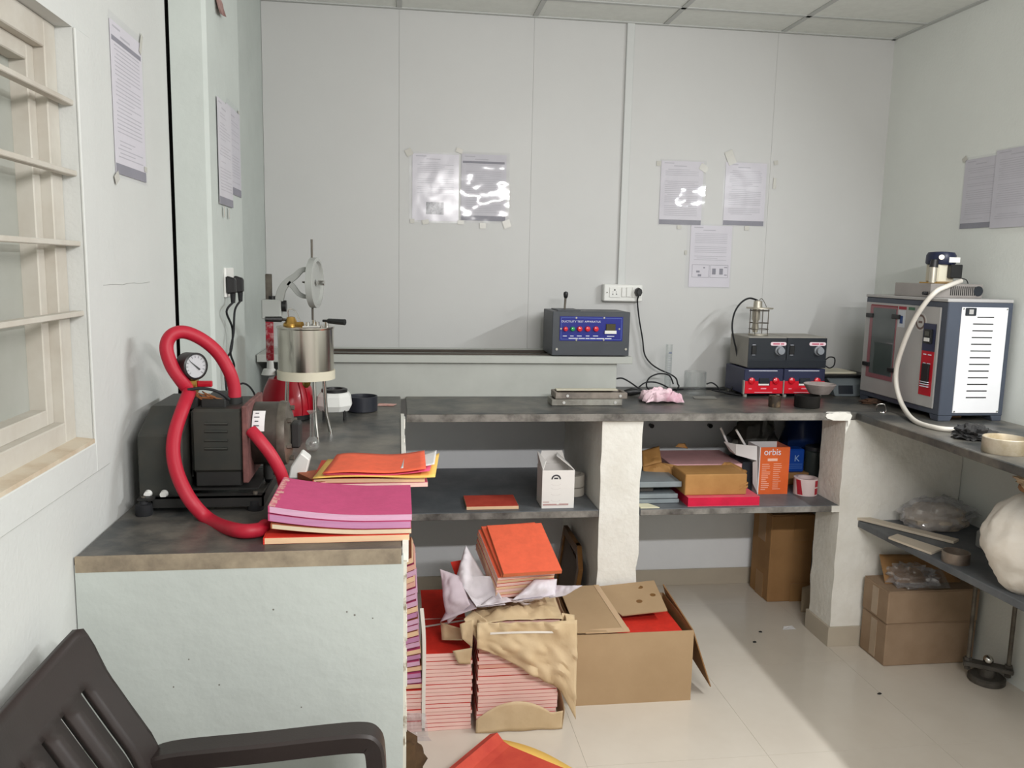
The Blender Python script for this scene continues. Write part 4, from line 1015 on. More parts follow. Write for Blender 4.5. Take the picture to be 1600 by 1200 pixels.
# ---- long trough
ty0, ty1 = 3.50, 3.77
xl = -0.578; xr0 = 0.948; xr1 = 1.012
zt_ = at(740, 556, Y=ty0-0.02).z; zr_ = at(740, 567.5, Y=ty0-0.02).z; zb_ = at(690, 624, Y=ty0).z
tr = thing('ductility_trough', 'long pale grey water trough standing on the back worktop, with a projecting rim', 'trough', (0.2, ty0, ZC))
mb = MB(); mb.box(-0.45, xr0, ty0, ty0+0.012, zb_, zr_); mb.box(-0.45, xr0, ty1-0.012, ty1, zb_, zr_); mb.box(xr0-0.012, xr0, ty0+0.012, ty1-0.012, zb_, zr_); mb.box(-0.45, -0.438, ty0+0.012, ty1-0.012, zb_, zr_); mb.box(-0.438, xr0-0.012, ty0+0.012, ty1-0.012, zb_, zb_+0.012)
part('body', mb, TROUGHC, tr, bevel=0.002)
mb = MB(); mb.box(xl, xr1, ty0-0.022, ty0+0.014, zr_, zt_); mb.box(xl, xr1, ty1-0.014, ty1+0.01, zr_, zt_+0.004); mb.box(xr0-0.01, xr1, ty0+0.014, ty1-0.014, zr_, zt_); mb.box(xl, -0.44, ty0+0.014, ty1-0.014, zr_, zt_)
part('rim', mb, TROUGHC, tr, bevel=0.002)
mb = MB(); mb.box(-0.44, xr0-0.012, ty0+0.03, ty0+0.05, zt_-0.006, zt_+0.004); mb.box(-0.44, xr0-0.012, ty1-0.10, ty1-0.08, zt_-0.006, zt_+0.006)
part('slide_rail', mb, mat('dark_rail', (70,62,54), 0.5, metal=0.3, var=0.2), tr)
for x in (0.185, -0.40, 0.90):
    part('foot', MB().box(x-0.013, x+0.013, ty0+0.004, ty0+0.05, ZC, zb_+0.002), TROUGHC, tr, bevel=0.001)
    part('foot', MB().box(x-0.013, x+0.013, ty1-0.05, ty1-0.004, ZC, zb_+0.002), TROUGHC, tr, bevel=0.001)
# ---- control box on its right end
cy0 = 3.475; k0 = at(862, 557, Y=cy0); k1 = at(985, 488, Y=cy0)
cb = thing('control_box', 'slate grey control box with a blue button panel, on the right end of the trough', 'control box', (k0.x, cy0, zt_))
part('case', MB().box(k0.x, k1.x, cy0, 3.70, zt_+0.0045, k1.z), NAVYG, cb, bevel=0.002)
PB = lambda px, py, dy=0.0: at(px, py, Y=cy0-dy)
a_ = PB(875, 494); b_ = PB(972, 533)
pn = part('button_panel', MB().box(a_.x, b_.x, cy0-0.003, cy0+0.001, b_.z, a_.z), BLUEP, cb, label='blue front panel')
mb = MB(); xa, xb, za, zb2 = a_.x+0.006, b_.x-0.006, b_.z+0.006, a_.z-0.006
for (q, r_, s, t) in ((xa, xb, za, za+0.0008), (xa, xb, zb2-0.0008, zb2), (xa, xa+0.0008, za, zb2), (xb-0.0008, xb, za, zb2)): mb.box(q, r_, cy0-0.0036, cy0-0.003, s, t)
part('printed_border', mb, mat('pale_blue_ink', (120,150,220), 0.6), pn)
yk = cy0-0.003
def btxt(s, size, px, py, par, M=WINK, width=None, **k):
    p = at(px, py, Y=yk); return text_part(s, size, p, (1, 0, 0), (0, 0, 1), M, par, width=width, **k)
btxt('DUCTILITY TEST APPARATUS', 0.0115, 908, 503.8, pn, width=0.170)
for w_, px in ((0.017, 882.5), (0.015, 893.5), (0.021, 905), (0.016, 918), (0.022, 930.5)): word_bars([w_], 0.0030, at(px, 525.5, Y=yk), (1, 0, 0), (0, 0, 1), WINK, pn)
word_bars([0.032], 0.0030, at(954, 526, Y=yk), (1, 0, 0), (0, 0, 1), WINK, pn)
word_bars([0.040, 0.028, 0.018, 0.024, 0.034, 0.030], 0.0036, at(922, 529.5, Y=yk), (1, 0, 0), (0, 0, 1), WINK, pn, gap=0.8)
for px, c, r_ in ((883.5, REDB, .0105), (894.5, GREENB, .0105), (905.5, REDB, .012), (918, REDB, .012), (931, REDB, .012)):
    p = at(px, 514, Y=yk); part('button', MB().lathe(p, [(r_, 0), (r_, 0.006), (r_*0.8, 0.011), (0.001, 0.013)], 18, (0, -1, 0)), c, pn, smooth=True)
d0 = at(947, 506, Y=yk); d1 = at(961, 521, Y=yk)
dsp = part('display', MB().box(d0.x, d1.x, yk-0.006, yk, d1.z, d0.z), mat('display_olive', (70,64,34), 0.3, var=0.1), pn, bevel=0.001)
e0 = at(944.5, 516.5, Y=yk); e1 = at(962.5, 521.5, Y=yk); part('display_label', MB().box(e0.x, e1.x, yk-0.0075, yk-0.001, e1.z, e0.z), WHITEP, dsp)
for px, py in ((900.5, 496.5), (944, 496.5), (900.5, 531), (943, 531), (876.5, 513.5), (967.5, 514)):
    p = at(px, py, Y=yk); part('screw', MB().cyl(p, p+Vector((0, -0.003, 0)), 0.004, n=10), CHROME, pn, smooth=True)
for px, py in ((869.5, 545.5), (977.5, 545.5)):
    p = at(px, py, Y=cy0); part('screw', MB().cyl(p, p+Vector((0, -0.005, 0)), 0.0055, n=10), CHROME, cb, smooth=True)
l0 = at(882, 487, Y=3.60); l0.z = k1.z; l1 = at(884, 462, Y=3.60)
lv = part('lever', MB().cyl(l0, l1, 0.0045, 0.0055, 12), PUMPG, cb, smooth=True)
part('lever_knob', MB().lathe(l1, [(0.005, -0.012), (0.009, -0.006), (0.011, 0.008), (0.009, 0.016), (0.001, 0.019)], 16), BLACKP, lv, smooth=True)
part('top_plate', MB().box(l0.x-0.045, l0.x+0.055, 3.52, 3.68, k1.z, k1.z+0.004), NAVYG, cb)

# ---- wall switchboard
s0 = at(944, 444, Y=YB); s1 = at(1003, 471, Y=YB); ysb = YB-0.045
sb = thing('switchboard', 'white wall switchboard with a three-pin socket and two switches, below the casing strip', 'switchboard', ((s0.x+s1.x)/2, YB, s1.z))
s0 = at(944, 444, Y=ysb); s1 = at(1003.5, 471.5, Y=ysb)
part('box', MB().box(s0.x, s1.x, ysb, YB, s1.z, s0.z), WHITEP, sb, bevel=0.004)
def plate(p0, p1, t, nm, M=WHITEP):
    a = at(*p0, Y=ysb); b = at(*p1, Y=ysb); return part(nm, MB().box(a.x, b.x, ysb-t, ysb+0.001, b.z, a.z), M, sb, bevel=0.0012)
so = plate((952.5, 449), (969, 465), 0.004, 'socket_plate')
for px, py, r_ in ((960.3, 453, .0035), (957.2, 459.5, .0028), (963, 459.5, .0028), (957.4, 456, .0015), (963, 456, .0015)):
    p = at(px, py, Y=ysb); part('pin_hole', MB().cyl(p+Vector((0, -0.0035, 0)), p+Vector((0, -0.0046, 0)), r_, n=10), DARK, so)
plate((971.5, 449), (977.5, 464), 0.006, 'rocker_switch'); plate((979, 449), (985.5, 464), 0.006, 'rocker_switch')
plate((988, 449), (1001, 465), 0.004, 'socket_plate')
for px, py in ((948.5, 457), (1006.0-3.5, 456.5)):
    p = at(px, py, Y=ysb); part('screw', MB().cyl(p+Vector((0, 0.001, 0)), p+Vector((0, -0.002, 0)), 0.003, n=10), PUMPG, sb)
pp = at(996.5, 456, Y=ysb-0.004)
pl = thing('power_plug', 'black three-pin plug with a long cord in the white switchboard', 'plug', pp)
part('body', MB().loft([[Vector((pp.x+x*s, pp.y-d, pp.z+z*s)) for x, z in ((-.010,-.020),(.010,-.020),(.017,-.004),(.014,.012),(0,.021),(-.014,.012),(-.017,-.004))] for d, s in ((0, 1.0), (0.02, 0.95), (0.032, 0.75))]), BLACKP, pl, bevel=0.002)
cpts = [pp+Vector((0, -0.016, -0.018)), at(996, 472, Y=YB-0.05), at(999, 500, Y=YB-0.045), at(1004, 530, Y=YB-0.04), at(1007, 553, Y=YB-0.04), at(1016, 567, Y=YB-0.05), at(1030, 577, Y=YB-0.06), at(1046, 584, Y=YB-0.08), at(1056, 591, Y=YB-0.10), at(1059, 600, Y=YB-0.12)]
q = cpts[-1]; cpts.append(Vector((q.x+0.002, q.y-0.01, ZC+0.02))); cpts.append(Vector((q.x-0.02, q.y-0.04, ZC+0.004)))
part('cord', MB().tube(spline(cpts, 6), 0.0036, 8), RUBBER, pl, smooth=True)
# ---- loose black cables
yc = 3.66
def cable(lab, pts, r=0.0035): return single('power_cable', MB().tube(spline(pts, 6), r, 8), RUBBER, lab, 'cable', smooth=True)
zc0 = ZC+0.0035
cable('black cable coiled behind the crumpled pink cloth', [at(1052, 600, Y=yc), at(1047, 588, Y=yc), at(1037, 584, Y=yc), at(1025, 585, Y=yc), at(1014, 591, Y=yc), at(1010, 601, Y=yc), at(1014, 608, Y=yc), at(1030, 607, Y=yc-0.02), at(1044, 610, Y=yc-0.04)])
cable('black cable curving up beside the right end of the trough', [at(962, 592, Y=3.56), at(972, 591, Y=3.56), at(984, 597, Y=3.55), at(997, 606, Y=3.54), at(1010, 613, Y=3.54), at(1024, 615, Y=3.54)])
cable('black cable lying along the wall from the cloth to the heaters', [Vector((0.99, 3.50, zc0)), Vector((1.06, 3.56, zc0)), Vector((1.2, 3.66, zc0)), Vector((1.33, 3.70, zc0)), Vector((1.45, 3.71, zc0)), Vector((1.53, 3.69, zc0))], 0.0045)
cable('black cable rising in a low arch behind the cloth', [at(997, 606, Y=3.60), at(1008, 598, Y=3.61), at(1022, 597, Y=3.62), at(1035, 601, Y=3.62), at(1046, 607, Y=3.62)])
q = at(985, 607, Y=3.52)
pg_ = thing('power_plug', 'black plug lying on the worktop at the end of the trough', 'plug', (q.x, q.y, ZC))
part('body', MB().loft([MB().ring(Vector((q.x-0.028+0.028*i, q.y, ZC+0.017)), (1, 0, -0.2), r_, 12) for i, r_ in enumerate((0.008, 0.019, 0.014, 0.007))]), BLACKP, pg_, smooth=True)

# ---- stack of metal moulds
LEAD = mat('dusty_metal', (128,124,116), 0.5, metal=0.35, rgb2=(168,166,158), scale=12, lo=.4, hi=.7)
m0 = at(862, 634, Z=ZC); m1 = at(978, 634, Z=ZC); my = m0.y
G = 'flat metal moulds stacked before the trough'
def mould(lab, x0, x1, y0, y1, z0, z1, M):
    t = thing('metal_mould', lab, 'mould', ((x0+x1)/2, (y0+y1)/2, z0), 0, G)
    mb = MB(); w_ = 0.012
    mb.box(x0, x1, y0, y0+w_, z0, z1); mb.box(x0, x1, y1-w_, y1, z0, z1); mb.box(x0, x0+w_, y0+w_, y1-w_, z0, z1); mb.box(x1-w_, x1, y0+w_, y1-w_, z0, z1)
    part('frame', mb, M, t, bevel=0.002)
    part('base_plate', MB().box(x0+w_, x1-w_, y0+w_, y1-w_, z0, z0+0.004), M, t)
    for x in (x0+0.05, x1-0.03): part('rivet', MB().cyl((x, y0, (z0+z1)/2), (x, y0-0.003, (z0+z1)/2), 0.006, n=8), mat('dull_rivet', (200,198,194), 0.5, metal=0.2), t)
mould('bottom one of the two flat grey metal moulds in front of the trough', m0.x, m1.x-0.015, my, my+0.10, ZC, ZC+0.026, LEAD)
mould('upper one of the two flat grey metal moulds in front of the trough', m0.x+0.016, m1.x+0.008, my+0.008, my+0.11, ZC+0.0265, ZC+0.052, mat('dusty_metal_dark', (112,104,98), 0.6, metal=0.2, rgb2=(150,140,130), scale=14))
single('cream_strip', MB().box(m0.x+0.03, m1.x-0.02, my+0.06, my+0.10, ZC+0.0525, ZC+0.058), CREAM, 'thin cream strip lying on the upper flat metal mould', 'strip', bevel=0.001)

# ---- crumpled pink cloth
q = at(1040, 632, Z=ZC)
mb = MB(); n = 22
for j in range(n+1):
    for i in range(n+1):
        u = i/n*2-1; v = j/n*2-1; r_ = math.hypot(u, v)
        x = q.x+u*0.083+0.012*noise.noise(Vector((u*2, v*2, 5))); y = q.y+0.075+v*0.06+0.014*noise.noise(Vector((u*2.5, v*2, 9)))
        h = 0.060*max(0, 1-r_**1.8*0.7)*(0.75+0.5*noise.noise(Vector((u*2.2, v*2.2, 1))))+0.034*abs(noise.noise(Vector((u*3.2+v, v*3.5, 3))))+0.012*abs(math.sin(u*5+v*3))*min(1, r_)
        if abs(u) > 0.93 or abs(v) > 0.93: h *= 0.25
        mb.v.append(Vector((x, y, ZC+0.002+max(0, h))))
for j in range(n):
    for i in range(n): a = j*(n+1)+i; mb.f.append((a, a+1, a+n+2, a+n+1))
single('cleaning_cloth', mb, mat('pink_cloth', (234,206,214), 0.85, k=1.05, rgb2=(200,140,160), scale=11, lo=.48, hi=.72), 'crumpled pale pink cloth on the back worktop beside the cables', 'cloth', smooth=True, angle=18, solid=0.002)

# ---- measuring cylinder and beaker
GLASS = film_mat('thin_glass', 0.03, 3, 0.0, (0.96, 0.97, 0.97), 0.05, 0.01, 0.30)
q = Vector((at(1043, 600, Y=3.70).x, 3.70, ZC)); htop = at(1043, 538, Y=3.70).z-ZC; rr = 0.0165
cyl_ = thing('measuring_cylinder', 'tall clear measuring cylinder standing behind the pink cloth', 'cylinder', q)
part('tube', MB().lathe(q, [(rr, 0.008), (rr, htop), (rr-0.0015, htop), (rr-0.0015, 0.010), (0.0005, 0.010)], 28), GLASS, cyl_, smooth=True)
part('foot', MB().lathe(q, [(0.03, 0), (0.03, 0.004), (rr, 0.012)], 24), GLASS, cyl_, smooth=True)
mb = MB()
for k in range(12): mb.box(q.x-0.009, q.x+(0.004 if k % 3 else 0.009), q.y-rr-0.0008, q.y-rr-0.0002, ZC+0.05+k*0.011, ZC+0.0512+k*0.011)
mb.box(q.x-0.006, q.x+0.008, q.y-rr-0.0008, q.y-rr-0.0002, ZC+htop-0.042, ZC+htop-0.034)
part('graduations', mb, mat('blue_grey_print', (120,128,146), 0.6), cyl_)
bq = at(1091, 620, Z=ZC); br = 17/1290*(bq-EYE).length; bq.y += br; bh = at(1091, 580, Y=bq.y).z-ZC
bk = thing('glass_beaker', 'clear straight-sided glass beaker on the back worktop, left of the heaters', 'beaker', bq)
part('wall', MB().lathe(bq, [(0.0005, 0), (br*0.93, 0), (br, 0.008), (br, bh), (br-0.002, bh), (br-0.002, 0.008), (0.0005, 0.003)], 32), GLASS, bk, smooth=True)
single('paper_sheet', MB().patch((bq.x-0.04, bq.y-0.11, ZC+0.002), (bq.x+0.06, bq.y-0.12, ZC+0.002), (bq.x+0.07, bq.y-0.065, ZC+0.003), (bq.x-0.03, bq.y-0.06, ZC+0.004), 5, 4, 0.002, 30), mat('grey_rag', (128,126,120), 0.9, var=0.1), 'flat grey rag on the worktop in front of the beaker', 'rag', solid=0.002)

# ---- four heater units
HB = mat('heater_black', (40,44,50), 0.35, k=1.0, var=0.08); HG = mat('heater_side', (150,146,138), 0.5, k=0.95, var=0.05); HN = mat('heater_navy', (44,48,74), 0.4, var=0.06); HR = mat('heater_red', (206,14,36), 0.4, k=1.0, var=0.05)
hy = 3.475
def heater_top(px0, px1, lab):
    a = at(px0, 528, Y=hy); b = at(px1, 575, Y=hy)
    t = thing('heater_control', lab, 'heater', ((a.x+b.x)/2, hy, b.z))
    part('case', MB().box(a.x, b.x, hy+0.004, 3.68, b.z, a.z+0.005), HG, t, bevel=0.003)
    zm = b.z+0.034
    part('front_panel', MB().prism([(hy-0.003, b.z), (hy-0.005, zm), (hy-0.0005, zm+0.001), (hy-0.0005, a.z), (hy+0.006, a.z), (hy+0.006, b.z)], 'X', a.x+0.001, b.x-0.001), HB, t)
    w_ = b.x-a.x
    k = Vector((a.x+w_*0.80, hy, b.z+0.078))
    kn = part('knob', MB().lathe(k, [(0.022, 0), (0.021, 0.006), (0.017, 0.008), (0.0155, 0.024), (0.001, 0.025)], 24, (0, -1, 0)), mat('grey_knob', (140,144,150), 0.4), t, smooth=True)
    part('rocker_switch', MB().box(a.x+w_*0.08, a.x+w_*0.20, hy-0.006, hy, b.z+0.06, b.z+0.10), BLACKP, t, bevel=0.002)
    for zz in (0.057, 0.102): part('switch_mark', MB().box(a.x+w_*0.10, a.x+w_*0.18, hy-0.0014, hy, b.z+zz, b.z+zz+0.0015), WINK, t)
    mb = MB(); x0, x1 = a.x+w_*0.56, a.x+w_*0.97; zc_ = b.z+0.108
    pts = []
    for i in range(9): an = R(90+180*i/8); pts.append((x0+0.008+0.008*math.cos(an), zc_+0.008*math.sin(an)))
    for i in range(9): an = R(-90+180*i/8); pts.append((x1-0.008+0.008*math.cos(an), zc_+0.008*math.sin(an)))
    st = part('sticker', mb.prism(pts, 'Y', hy-0.0016, hy), mat('pink_white', (236,214,220), 0.5, k=1.0), t)
    word_bars([(x1-x0)*0.42, (x1-x0)*0.2], 0.006, ((x0+x1)/2, hy-0.0018, zc_-0.003), (1, 0, 0), (0, 0, 1), mat('red_ink', (196,84,110), 0.6), st, gap=0.8)
    return t
def heater_low(px0, px1, lab):
    a = at(px0, 577, Y=hy-0.005); b = at(px1, 616, Y=hy-0.005); a.z = min(a.z, at(px0, 576.5, Y=hy).z)
    t = thing('heating_mantle', lab, 'heater', ((a.x+b.x)/2, hy, ZC))
    w_ = b.x-a.x; zb3 = ZC+0.013; ztp = at(px0, 576.0, Y=hy).z-0.0007; h_ = ztp-zb3
    part('case', MB().box(a.x, b.x, hy, 3.69, zb3, ztp), HN, t, bevel=0.003)
    part('silver_edge', MB().box(a.x-0.003, a.x+0.002, hy-0.005, hy+0.01, zb3, zb3+h_*0.55), HG, t)
    part('white_line', MB().box(a.x+0.02, b.x-0.03, hy-0.0012, hy, ztp-0.010, ztp-0.0075), WINK, t)
    z5 = zb3+h_*0.52
    poly = [(a.x+0.004, zb3+0.004), (b.x-0.002, zb3+0.004), (b.x-0.002, z5), (a.x+w_*0.66, z5), (a.x+w_*0.66, zb3+h_*0.34), (a.x+w_*0.36, zb3+h_*0.34), (a.x+w_*0.36, z5), (a.x+0.004, z5)]
    rp = part('red_panel', MB().prism(poly, 'Y', hy-0.003, hy), HR, t)
    for fx in (0.18, 0.80): part('indicator', MB().lathe((a.x+w_*fx, hy-0.003, z5+0.002), [(0.015, 0), (0.014, 0.008), (0.001, 0.014)], 18, (0, -1, 0)), REDB, t, smooth=True)
    part('rocker_switch', MB().box(a.x+w_*0.38, a.x+w_*0.63, hy-0.006, hy, zb3+h_*0.42, zb3+h_*0.64), HB, t, bevel=0.002)
    part('white_plate', MB().box(a.x+w_*0.37, a.x+w_*0.64, hy-0.0015, hy, zb3+h_*0.35, zb3+h_*0.415), WHITEP, t)
    for fx, s in ((0.16, 0.014), (0.5, 0.026), (0.80, 0.016)): word_bars([s], 0.004 if s < .02 else 0.006, (a.x+w_*fx, hy-0.0030, zb3+h_*0.20), (1, 0, 0), (0, 0, 1), mat('pink_ink', (236,150,164), 0.6), rp)
    part('white_line', MB().box(a.x+0.05, b.x-0.05, hy-0.0036, hy-0.003, zb3+0.008, zb3+0.0095), WINK, rp)
    for x in (a.x+0.014, b.x-0.014):
        for y in (hy+0.015, 3.66): part('foot', MB().cyl((x, y, ZC), (x, y, zb3+0.001), 0.009, n=12), HG, t, smooth=True)
heater_low(1164.5, 1223, 'lower left red-fronted heater unit, under the black unit with a grey knob')
heater_low(1226.5, 1288, 'lower right red-fronted heater unit, partly hidden by the grey bowl')
heater_top(1170.5, 1228, 'upper left black heater control with a grey knob, on the back worktop')
heater_top(1229.5, 1289.5, 'upper right black heater control with a grey knob, on the back worktop')
# ---- wire cage sample holder on top
bz = at(1185, 521, Y=3.56).z; cgx = at(1186, 500, Y=3.57); cz = at(1200, 528, Y=hy).z+0.0055
cg = thing('stirring_frame', 'small wire-framed ring-and-ball stand on top of the left heater control', 'stand', (cgx.x, 3.57, cz))
s_ = (3.57/3.475)
zt2 = at(1186, 481, Y=3.57).z; hw = 0.046
ALU = mat('aluminium', (196,190,176), 0.35, metal=0.7, var=0.05)
part('top_plate', MB().lathe((cgx.x, 3.57, zt2-0.004), [(0.001, 0), (0.060, 0), (0.060, 0.006), (0.001, 0.006)], 28), ALU, cg, smooth=True, angle=30)
part('base_plate', MB().lathe((cgx.x, 3.57, cz), [(0.001, 0), (0.044, 0), (0.044, 0.005), (0.001, 0.005)], 28), ALU, cg, smooth=True, angle=30)
for an in (45, 135, 225, 315):
    p = Vector((cgx.x+0.042*math.cos(R(an)), 3.57+0.042*math.sin(R(an)), 0)); part('rod', MB().cyl(Vector((p.x, p.y, cz)), Vector((p.x, p.y, zt2)), 0.0022, n=8), PUMPG, cg, smooth=True)
for f in (0.22, 0.45, 0.9):
    zz = cz+(zt2-cz)*f; part('wire_ring', MB().tube([Vector((cgx.x+0.043*math.cos(R(a)), 3.57+0.043*math.sin(R(a)), zz)) for a in range(0, 361, 20)], 0.0016, 6), PUMPG, cg, smooth=True)
part('burner_tube', MB().lathe((cgx.x-0.016, 3.57, cz+0.012), [(0.010, 0), (0.016, 0.02), (0.012, 0.05), (0.018, 0.06), (0.018, zt2-cz-0.012)], 18), ALU, cg, smooth=True)
part('cap', MB().lathe((cgx.x-0.010, 3.57, zt2), [(0.020, 0), (0.019, 0.03), (0.008, 0.034)], 18), ALU, cg, smooth=True)
part('hook_wire', MB().tube(spline([(cgx.x-0.004, 3.57, zt2+0.034), (cgx.x+0.006, 3.57, zt2+0.042), (cgx.x+0.02, 3.57, zt2+0.026), (cgx.x+0.032, 3.57, zt2+0.004)], 5), 0.0016, 6), PUMPG, cg, smooth=True)
yk2 = 3.60
cab = [Vector((cgx.x-0.012, 3.57, zt2+0.033)), at(1171, 466, Y=yk2), at(1158, 473, Y=yk2), at(1148, 488, Y=yk2), at(1144, 508, Y=yk2), at(1146, 528, Y=yk2), at(1150, 545, Y=yk2), at(1153, 565, Y=yk2), at(1153, 585, Y=yk2), at(1148, 600, Y=yk2), Vector((at(1140, 612, Y=yk2).x, yk2, ZC+0.005)), Vector((at(1155, 612, Y=yk2).x, yk2-0.02, ZC+0.005))]
part('cable', MB().tube(spline(cab, 6), 0.0042, 8), RUBBER, cg, smooth=True)
cable('thin tangled black cable on the worktop left of the heaters', [at(1104, 600, Y=3.6), at(1112, 598, Y=3.6), at(1120, 603, Y=3.6), Vector((1.47, 3.60, zc0+0.006)), Vector((1.50, 3.55, zc0)), Vector((1.42, 3.58, zc0+0.012)), Vector((1.53, 3.50, zc0))])
cable('cable looped beside the right heater control', [at(1289, 563, Y=3.6), at(1296, 558, Y=3.6), at(1304, 560, Y=3.6), at(1303, 571, Y=3.6), at(1296, 575, Y=3.6), at(1289, 571, Y=3.6)], 0.003)
# ---- flat grey scale behind the oven
q = at(1326, 626, Z=ZC); 
scl = thing('platform_scale', 'grey bench scale with a dark pan half hidden behind the oven', 'scale', (2.06, 3.60, ZC))
part('base', MB().loft([[Vector(p) for p in ((1.975, 3.49, ZC), (2.20, 3.49, ZC), (2.20, 3.72, ZC), (1.975, 3.72, ZC))], [Vector(p) for p in ((1.96, 3.50, ZC+0.055), (2.19, 3.50, ZC+0.055), (2.19, 3.71, ZC+0.055), (1.96, 3.71, ZC+0.055))], [Vector(p) for p in ((1.95, 3.53, ZC+0.08), (2.17, 3.53, ZC+0.08), (2.17, 3.70, ZC+0.08), (1.95, 3.70, ZC+0.08))]]), mat('slate_grey', (112,120,124), 0.5, var=0.05), scl, bevel=0.004)
part('pan', MB().box(1.93, 2.17, 3.52, 3.71, ZC+0.084, ZC+0.096), BLACKP, scl, bevel=0.003)
part('pan_stem', MB().cyl((2.06, 3.62, ZC+0.078), (2.06, 3.62, ZC+0.086), 0.03), BLACKP, scl)
part('tray', MB().box(1.94, 2.10, 3.54, 3.70, ZC+0.097, ZC+0.106), CREAM, scl, bevel=0.002)
part('key_panel', MB().prism([(3.4905, ZC+0.012), (3.4995, ZC+0.05), (3.497, ZC+0.05), (3.488, ZC+0.012)], 'X', 1.99, 2.06), HB, scl)
# ---- tins and bowl
q = at(1214, 637, Z=ZC); r_ = 9/1290*(q-EYE).length; q.y += r_
tn = mat('tarred_tin', (62,52,44), 0.6, metal=0.2, rgb2=(150,126,96), scale=22, lo=.5, hi=.75)
single('small_tin', MB().lathe(q, [(r_*0.95, 0), (r_, 0.004), (r_, 0.046), (r_*0.9, 0.046), (r_*0.88, 0.006), (0.001, 0.005)], 24), tn, 'small tar-stained tin in front of the left red heater', 'tin', loc=q, smooth=True, angle=35)
q = at(1270, 639, Z=ZC); r_ = 18.5/1290*(q-EYE).length; q.y += r_; hh = 0.05
single('black_tin', MB().lathe(q, [(r_*0.96, 0), (r_, 0.004), (r_, hh), (r_*0.92, hh), (r_*0.9, 0.006), (0.001, 0.005)], 30), mat('tar_black', (22,21,21), 0.75, rgb2=(36,34,31), scale=12, spec=0.25), 'wide black tarry tin below the grey bowl', 'tin', loc=q, smooth=True, angle=35)
q2 = Vector((at(1280, 612, Y=q.y+0.03).x, q.y+0.03, ZC+hh+0.0005)); rb = 23/1290*(q2-EYE).length
single('grey_bowl', MB().lathe(q2, [(rb*0.5, 0), (rb*0.62, 0.002), (rb, 0.042), (rb*0.96, 0.044), (rb*0.58, 0.008), (0.001, 0.006)], 32), mat('dusty_bowl', (160,150,146), 0.7, rgb2=(128,118,114), scale=9), 'dusty grey bowl resting on the black tin', 'bowl', loc=q2, smooth=True, angle=40)

# ================================================================== OVEN
OVN = mat('oven_slate', (70,76,88), 0.45, k=1.0, var=0.04); OVD = mat('oven_door', (172,170,168), 0.4, k=1.0, var=0.03); OVW = mat('oven_white', (232,232,234), 0.4, k=1.05, var=0.02)
ox0, ox1, oy0, oy1 = 2.055, 2.325, 2.875, 3.43
oz0 = at(1480, 650, Y=oy0).z; oz1 = at(1480, 472, Y=oy0).z
ov = thing('thin_film_oven', 'grey bench oven with white louvred side and red control strip', 'oven', (2.19, 3.15, ZC))
part('case', MB().box(ox0, ox1, oy0, oy1, oz0, oz1), OVN, ov, bevel=0.003)
part('top_lid', MB().box(ox0-0.004, ox1, oy0+0.0, oy1, oz1, oz1+0.012), OVD, ov, bevel=0.002)
# legs
def leg_(x0, x1, y0, y1, sx, sy):
    mb = MB(); mb.hexa([(x0+sx*0.010, y0+sy*0.012, ZC), (x1+sx*0.0-(0.010 if sx == 0 else 0), y0+sy*0.012, ZC), (x1-(0.010 if sx == 0 else 0), y1-(0.012 if sy == 0 else 0), ZC), (x0+sx*0.010, y1-(0.012 if sy == 0 else 0), ZC), (x0, y0, oz0+0.002), (x1, y0, oz0+0.002), (x1, y1, oz0+0.002), (x0, y1, oz0+0.002)])
    part('leg', mb, OVN, ov, bevel=0.002)
leg_(ox0+0.002, ox0+0.062, oy0+0.002, oy0+0.062, 0, 0); leg_(ox1-0.05, ox1-0.002, oy0+0.002, oy0+0.062, 1, 0)
leg_(ox0+0.002, ox0+0.062, oy1-0.062, oy1-0.002, 0, 1); leg_(ox1-0.05, ox1-0.002, oy1-0.062, oy1-0.002, 1, 1)
# side vent panel facing the room
SY = lambda px, py: at(px, py, Y=oy0)
a = SY(1502, 480); b = SY(1591, 636)
a.x = ox0+0.055; b.x = ox1-0.022
vp = part('vent_panel', MB().box(a.x, b.x, oy0-0.003, oy0+0.001, oz0+0.012, oz1-0.018), OVW, ov, bevel=0.001, label='white louvred side panel')
zv0 = at(1540, 621, Y=oy0).z; zv1 = at(1555, 496, Y=oy0).z
for k in range(13):
    zz = zv1+(zv0-zv1)*k/12
    x0 = a.x+(b.x-a.x)*(0.34 if k == 0 else 0.26); x1 = a.x+(b.x-a.x)*0.70
    part('louvre_slot', MB().box(x0, x1, oy0-0.0036, oy0-0.001, zz-0.0022, zz+0.0022), DARK, vp)
s0 = SY(1513, 483); hw_ = 0.022
lk = part('latch_plate', MB().box(a.x+0.014, a.x+0.058, oy0-0.008, oy0-0.002, oz1-0.05, oz1-0.02), HB, vp, bevel=0.002)
part('latch_insert', MB().box(a.x+0.026, a.x+0.044, oy0-0.0095, oy0-0.007, oz1-0.044, oz1-0.026), OVD, lk)
for (x, z) in ((a.x+0.006, oz0+0.018), (b.x-0.006, oz0+0.018), (b.x-0.006, oz1-0.024), (a.x+0.006, oz1-0.024)):
    part('screw', MB().cyl((x, oy0-0.002, z), (x, oy0-0.005, z), 0.0035, n=8), CHROME, vp)
